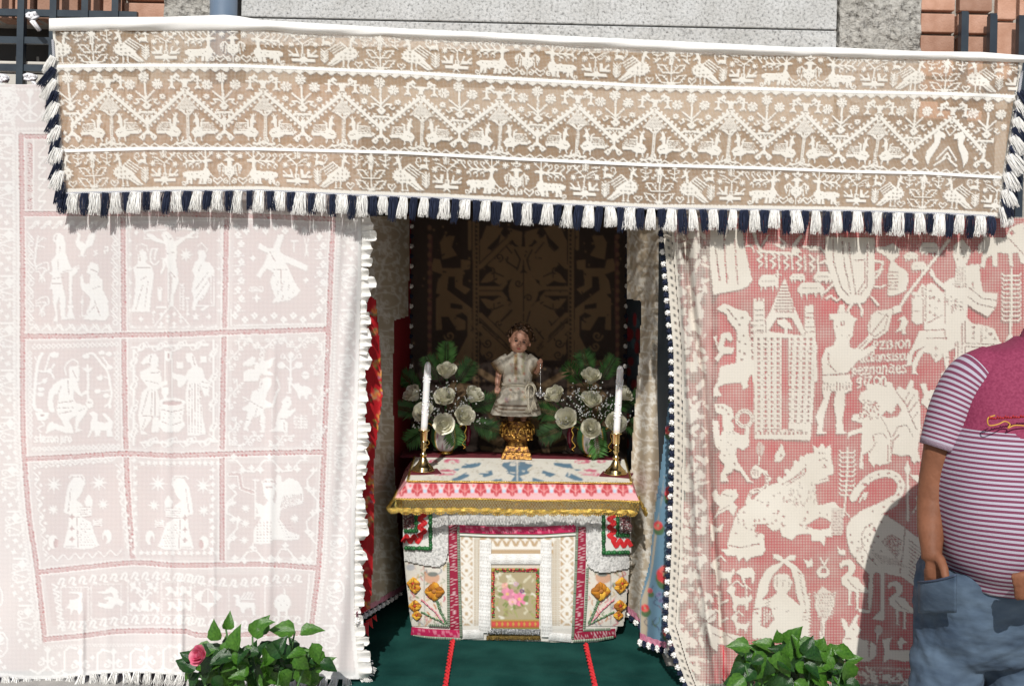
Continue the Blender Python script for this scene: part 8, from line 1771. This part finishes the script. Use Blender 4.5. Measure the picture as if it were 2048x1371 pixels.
# ================================================================== man at the right edge
YM = 2.75; KM = FPX/YM
man = thing('person', 'man in maroon and white striped polo and jeans, hand in pocket, at the right edge', 'person', Vector(pt(1990, 1371, YM)[0:2])._make if False else (float(P(1990, 1371, YM)[0]), YM, 0))
MO = Vector(man.location)
def mp(px, py, dy=0.): return pt(px, py, YM+dy)
def loft(rows, n=56, fold=None):
    """rows: (py, centre px, half width px, half depth m, depth offset) -> grid, smooth between rows"""
    RA = np.array(rows, float); t = np.linspace(0, len(rows)-1, (len(rows)-1)*6+1); Q = bez(RA[:, :2], 6); O = [np.interp(t, np.arange(len(rows)), RA[:, k]) for k in range(5)]
    O = [bez(np.stack([np.arange(len(rows)), RA[:, k]], 1), 6)[:, 1] for k in range(5)]; V = np.zeros((len(t), n+1, 3)); PY = np.zeros((len(t), n+1))
    for r in range(len(t)):
        py, cx, hw, hd, dy = [O[k][r] for k in range(5)]; c = mp(cx, py, dy)
        for k in range(n+1):
            a = -math.pi/2+2*math.pi*k/n; f = 1+(fold(a, py) if fold else 0); e = .82; ca, sa = math.cos(a), math.sin(a)
            V[r, k] = c+Vector((hw/KM*math.copysign(abs(ca)**e, ca)*f, hd*math.copysign(abs(sa)**e, sa)*f, 0)); PY[r, k] = py
    return V, PY
def shirtmat():
    m, N, L = newmat('striped_jersey'); out = N.new('ShaderNodeOutputMaterial'); b = N.new('ShaderNodeBsdfPrincipled'); b.inputs['Roughness'].default_value = .85
    a = N.new('ShaderNodeAttribute'); a.attribute_name = 'sv'; y = N.new('ShaderNodeAttribute'); y.attribute_name = 'yk'
    f = N.new('ShaderNodeMath'); f.operation = 'MULTIPLY'; f.inputs[1].default_value = 1/.0128; L.new(a.outputs['Fac'], f.inputs[0]); g = N.new('ShaderNodeMath'); g.operation = 'FRACT'; L.new(f.outputs[0], g.inputs[0]); h = N.new('ShaderNodeMath'); h.operation = 'GREATER_THAN'; h.inputs[1].default_value = .5; L.new(g.outputs[0], h.inputs[0])
    tc = N.new('ShaderNodeTexCoord'); n1 = N.new('ShaderNodeTexNoise'); n1.inputs['Scale'].default_value = 160; L.new(tc.outputs['Object'], n1.inputs[0]); cr = N.new('ShaderNodeValToRGB'); cr.color_ramp.elements[0].position = .35; cr.color_ramp.elements[1].position = .68; cr.color_ramp.elements[0].color = (.19, .016, .058, 1); cr.color_ramp.elements[1].color = (.26, .036, .09, 1); L.new(n1.outputs[0], cr.inputs[0])
    m1 = N.new('ShaderNodeMix'); m1.data_type = 'RGBA'; L.new(h.outputs[0], m1.inputs[0]); m1.inputs[6].default_value = (.165, .035, .08, 1); m1.inputs[7].default_value = (.40, .38, .45, 1)
    gt = N.new('ShaderNodeMath'); gt.operation = 'GREATER_THAN'; gt.inputs[1].default_value = .5; L.new(y.outputs['Fac'], gt.inputs[0]); m2 = N.new('ShaderNodeMix'); m2.data_type = 'RGBA'; L.new(gt.outputs[0], m2.inputs[0]); L.new(m1.outputs[2], m2.inputs[6]); L.new(cr.outputs[0], m2.inputs[7]); L.new(m2.outputs[2], b.inputs['Base Color'])
    bp = N.new('ShaderNodeBump'); bp.inputs['Strength'].default_value = .25; bp.inputs['Distance'].default_value = .003; L.new(n1.outputs[0], bp.inputs['Height']); L.new(bp.outputs[0], b.inputs['Normal']); L.new(b.outputs[0], out.inputs[0]); return m
M_shirt = shirtmat(); M_mskin = mat('tanned_skin', (.17, .068, .036), .6, c2=(.24, .10, .055), ns=18, bump=.4, bs=90, spec=.25)
M_jean = mat('washed_denim', (.032, .056, .095), .9, c2=(.10, .15, .215), ns=16, bump=.9, bs=26, w=(.3, .72), aniso=(.5, .5, 1.3))
V, PY = loft([(676, 2096, 58, .075, .03), (690, 2094, 78, .085, .03), (703, 2090, 120, .10, .03), (722, 2088, 150, .115, .03), (760, 2084, 160, .135, .02), (800, 2078, 164, .15, .01), (850, 2070, 164, .165, 0), (900, 2062, 166, .185, -.02), (960, 2054, 168, .21, -.035), (1020, 2046, 163, .225, -.045), (1076, 2036, 152, .222, -.045), (1112, 2024, 138, .212, -.035), (1135, 2012, 122, .195, -.02), (1152, 2004, 114, .18, -.015)], 96,
    lambda a, py: .012*math.sin(a*7+py/38.)*float(sstep(820, 1000, py))+.008*math.sin(py/21.+a*3)*float(sstep(1000, 1150, py))*abs(math.cos(a)))
# hem dips in front over the belly
a_ = np.linspace(-math.pi/2, 1.5*math.pi, V.shape[1]); V[..., 2] -= (.006*np.clip(-np.sin(a_), 0, 1)[None]*sstep(1060, 1150, PY)); V[..., 2] += .03*sstep(1100, 1150, PY)*np.clip(np.abs(np.cos(a_))[None]-.6, 0, 1)
l = np.linalg.norm(np.diff(V, axis=0), axis=2); sv = -(V[..., 2]-.016*np.clip(-np.sin(a_), 0, 1)[None]*sstep(820, 1000, PY)); me = grid_mesh('shirt', V); attr_f(me, 'sv', sv); attr_f(me, 'yk', (PY < 862+8*np.cos(a_)[None]).astype(float)); sh_ = obj('shirt', me, M_shirt, man); sh_.modifiers.new('t', 'SOLIDIFY').thickness = -.003
def sleeve(pts, rad, yk):
    V_, F_ = [], []; n = 40; P_ = bez([list(q) for q in pts], 8); r_ = np.interp(np.linspace(0, 1, len(P_)), np.linspace(0, 1, len(rad)), rad); v, f = tube_vf([Vector(q) for q in P_], list(r_), n, False, flat=.9); me = mesh('sleeve', v, f, True); s_ = np.repeat(np.concatenate([[0], np.cumsum(np.linalg.norm(np.diff(P_, axis=0), axis=1))]), n)
    tot = s_.max(); attr_f(me, 'sv', np.where(s_ > tot-.012, .0128*.75, s_)); attr_f(me, 'yk', (s_ < yk).astype(float)); o = obj('sleeve', me, M_shirt, sh_); o.modifiers.new('t', 'SOLIDIFY').thickness = -.003; return o
sleeve([mp(1990, 738, .02), mp(1944, 762, .02), mp(1908, 820, .015), mp(1882, 898, .01)], [.075, .076, .068, .060], .052); sleeve([mp(2190, 738, .02), mp(2232, 770, .02), mp(2262, 830, .0), mp(2280, 900, -.02)], [.078, .078, .070, .062], .05)
mb = MB(); B = lambda p, r, s_=(1, 1, 1), rot=None: mb.ball(p, r, 18, 0, s_, rot)
# arms, forearms, hands
mb.tube([mp(1930, 770, .02), mp(1885, 870, .01), mp(1868, 965, .01), mp(1864, 1010, 0), mp(1862, 1060, -.04), mp(1863, 1102, -.075), mp(1864, 1118, -.08)], [.058, .046, .041, .040, .036, .027, .028], 18)
hp = mp(1868, 1138, -.085); B(hp, .040, (.62, .42, 1.05), Matrix.Rotation(-.1, 3, 'Y'))
for k in range(4): q = mp(1855+k*9.5, 1152, -.075-.008*k); mb.tube([q+Vector((0, 0, .02)), q+Vector((.004, .002, -.030)), q+Vector((.010, .01, -.062+.006*abs(k-1.5)))], [.0115, .0105, .008], 10)
mb.tube([mp(1878, 1114, -.10), mp(1888, 1136, -.13), mp(1891, 1156, -.145), mp(1891, 1168, -.145)], [.015, .0125, .0115, .009], 12)
mb.tube([mp(2235, 780, .02), mp(2282, 900, -.02), mp(2290, 1000, -.05), mp(2240, 1070, -.20), mp(2150, 1140, -.27), mp(2110, 1160, -.28)], [.058, .047, .042, .040, .030, .028], 18)
h2 = mp(2078, 1165, -.28); B(h2, .042, (1.05, .5, .8))
for k in range(4): q = h2+Vector((-.028, -.008, .026-.017*k)); mb.tube([q, q+Vector((-.026, -.010, -.004)), q+Vector((-.044+.004*k, .004, -.010))], [.0115, .0105, .0085], 10)
mb.tube([h2+Vector((.0, -.014, .03)), h2+Vector((-.022, -.026, .034)), h2+Vector((-.044, -.024, .022))], [.013, .0115, .009], 10)
# neck, head, torso core
mb.tube([mp(2094, 720, .03), mp(2106, 665, .02), mp(2114, 640, .01)], [.066, .062, .060], 18); hc2 = mp(2136, 600, -.005)
B(hc2+Vector((0, .012, .028)), .092, (.86, 1.06, 1.12)); B(hc2+Vector((0, -.012, -.040)), .070, (.92, .98, 1.05)); B(hc2+Vector((0, -.062, -.085)), .028, (1.1, .9, .8)); mb.tube([hc2+Vector((0, -.080, .022)), hc2+Vector((0, -.102, -.018))], [.010, .016], 10); B(hc2+Vector((0, -.080, -.055)), .018, (1.5, .7, .6))
for s_ in (-1, 1): B(hc2+Vector((s_*.080, .01, -.005)), .026, (.35, .8, 1.25)); B(hc2+Vector((s_*.036, -.068, -.020)), .026)
mb.tube([mp(2030, 1110, .0), mp(2060, 960, .0), mp(2085, 800, .03), mp(2092, 720, .03)], [.10, .13, .11, .07], 16)
for (px, py) in ((1895, 1330), (2040, 1330)): q = mp(px, py); mb.tube([q, Vector((q.x, q.y, .10))], [.05, .04], 10); mb.tube([mp(1990, 1150), q], [.08, .05], 10)
bd = mb.build('body', M_mskin, man); rm = bd.modifiers.new('r', 'REMESH'); rm.mode = 'VOXEL'; rm.voxel_size = .0055; rm.use_smooth_shade = True; sm = bd.modifiers.new('s', 'SMOOTH'); sm.factor = .5; sm.iterations = 5
M_mh = mat('grey_hair', (.05, .045, .04), .7, c2=(.12, .11, .10), ns=60, bump=.6, bs=200)
mb = MB(); mb.ball(hc2+Vector((0, .026, .052)), .094, 20, 0, (.90, 1.04, .98)); hr_ = mb.build('hair', M_mh, man)
for s_ in (-1, 1): mb = MB(); mb.ball(hc2+Vector((s_*.033, -.082, .012)), .012, 10, 0, (1.2, .6, .6)); mb.build('eye', M_eye, man); mb = MB(); mb.tube([hc2+Vector((s_*.016, -.094, .030)), hc2+Vector((s_*.034, -.094, .036)), hc2+Vector((s_*.054, -.080, .030))], .004, 6); mb.build('eyebrow', M_mh, man)
# collar
mb = MB(); V_ = np.zeros((4, 30, 3))
for j in range(4):
    for k in range(30): a = 2*math.pi*k/29; V_[j, k] = mp(2096, 688, .03)+Vector(((.080-.006*j)*math.cos(a), (.080-.006*j)*math.sin(a), .014*j))
me = grid_mesh('collar', V_); attr_f(me, 'sv', np.zeros(120)); attr_f(me, 'yk', np.ones(120)); obj('collar', me, M_shirt, sh_)
# jeans
wr = lambda a, py: .013*math.sin(py/9.+a*2.2)*float(sstep(1215, 1290, py))*(.5+.5*math.sin(a*1.5+1))+.012*math.sin(py/17.-a*3)
V, _ = loft([(1128, 1980, 128, .155, -.01), (1160, 1974, 131, .158, -.01), (1200, 1968, 130, .152, -.005), (1250, 1963, 126, .140, 0), (1290, 1962, 118, .122, 0), (1316, 1962, 100, .095, 0)], 72)
nr, nc = V.shape[0], V.shape[1]-1; jb = MB(); jb.add([Vector(q) for r in V[:, :-1] for q in r], [(r*nc+k, (r+1)*nc+k, (r+1)*nc+(k+1) % nc, r*nc+(k+1) % nc) for r in range(nr-1) for k in range(nc)]+[tuple(range(nc)), tuple(reversed(range((nr-1)*nc, nr*nc)))])
for cx, cx2 in ((1899, 1890), (2030, 2040)):
    kn = mp(cx2, 1470); q = bez([list(mp(cx, 1215)), list(mp(cx, 1300)), list(mp(cx2, 1371)), list(kn), [kn.x, YM-.01, .42], [kn.x, YM, .22], [kn.x, YM+.01, .05]], 8); jb.tube([Vector(a) for a in q], list(np.interp(np.linspace(0, 1, len(q)), np.linspace(0, 1, 7), [.080, .094, .090, .080, .074, .072, .078])), 32, flat=1.05)
    mb = MB(); mb.tube([Vector((kn.x, YM+.08, .045)), Vector((kn.x, YM, .055)), Vector((kn.x, YM-.10, .042)), Vector((kn.x, YM-.17, .030))], [.040, .048, .044, .028], 14); mb.build('shoe', mat('brown_leather', (.07, .035, .02), .5), man)
je = jb.build('jeans', M_jean, man); rm = je.modifiers.new('r', 'REMESH'); rm.mode = 'VOXEL'; rm.voxel_size = .007; rm.use_smooth_shade = True; sm = je.modifiers.new('s', 'SMOOTH'); sm.factor = .5; sm.iterations = 12
tx = bpy.data.textures.new('crumple', 'CLOUDS'); tx.noise_scale = .05; tx.noise_depth = 2; dm = je.modifiers.new('d', 'DISPLACE'); dm.texture = tx; dm.strength = .020; dm.mid_level = .5
M_thr = mat('denim_seam', (.05, .07, .12), .9)
pxs, pys = np.meshgrid(np.linspace(1836, 1912, 16), np.linspace(0, 1, 10)); pd_ = lambda x: -.172*np.clip((x-1834)/78., 0, 1)**.55-.018
ptop = 1163-14*((pxs-1836)/76.)**2; pyy = ptop+(1225-ptop)*pys; Vp = P(pxs, pyy, YM+pd_(pxs)*(1-.12*pys)-.010*np.sin(np.pi*np.clip(pys, 0, .9))); pk_ = obj('pocket', grid_mesh('pocket', Vp), M_jean, je); pk_.modifiers.new('t', 'SOLIDIFY').thickness = .004
mb = MB(); mb.tube([Vector(q) for q in Vp[0]], .0032, 6); mb.build('pocket_seam', M_thr, pk_)
mb = MB()
for k in range(16): x = 1978+k*5.2; q = [mp(x, 838-k*.3, -.158-.0006*k), mp(x+1.5, 832-k*.2+2*(k % 3), -.162-.0006*k), mp(x+4, 838-k*.3, -.160-.0006*k)]; mb.tube(q, .0022, 5)
mb.build('chest_lettering', mat('red_thread', (.45, .02, .02), .7), sh_)
mb = MB(); mb.tube([mp(x, y, -.160) for x, y in bez([(1990, 830), (1976, 836), (1978, 850), (1996, 848), (2010, 842), (2020, 848), (2016, 856), (2030, 850), (2060, 852)], 5)], .0018, 5); mb.build('chest_swash', mat('gold_thread_logo', (.55, .30, .04), .6), sh_)
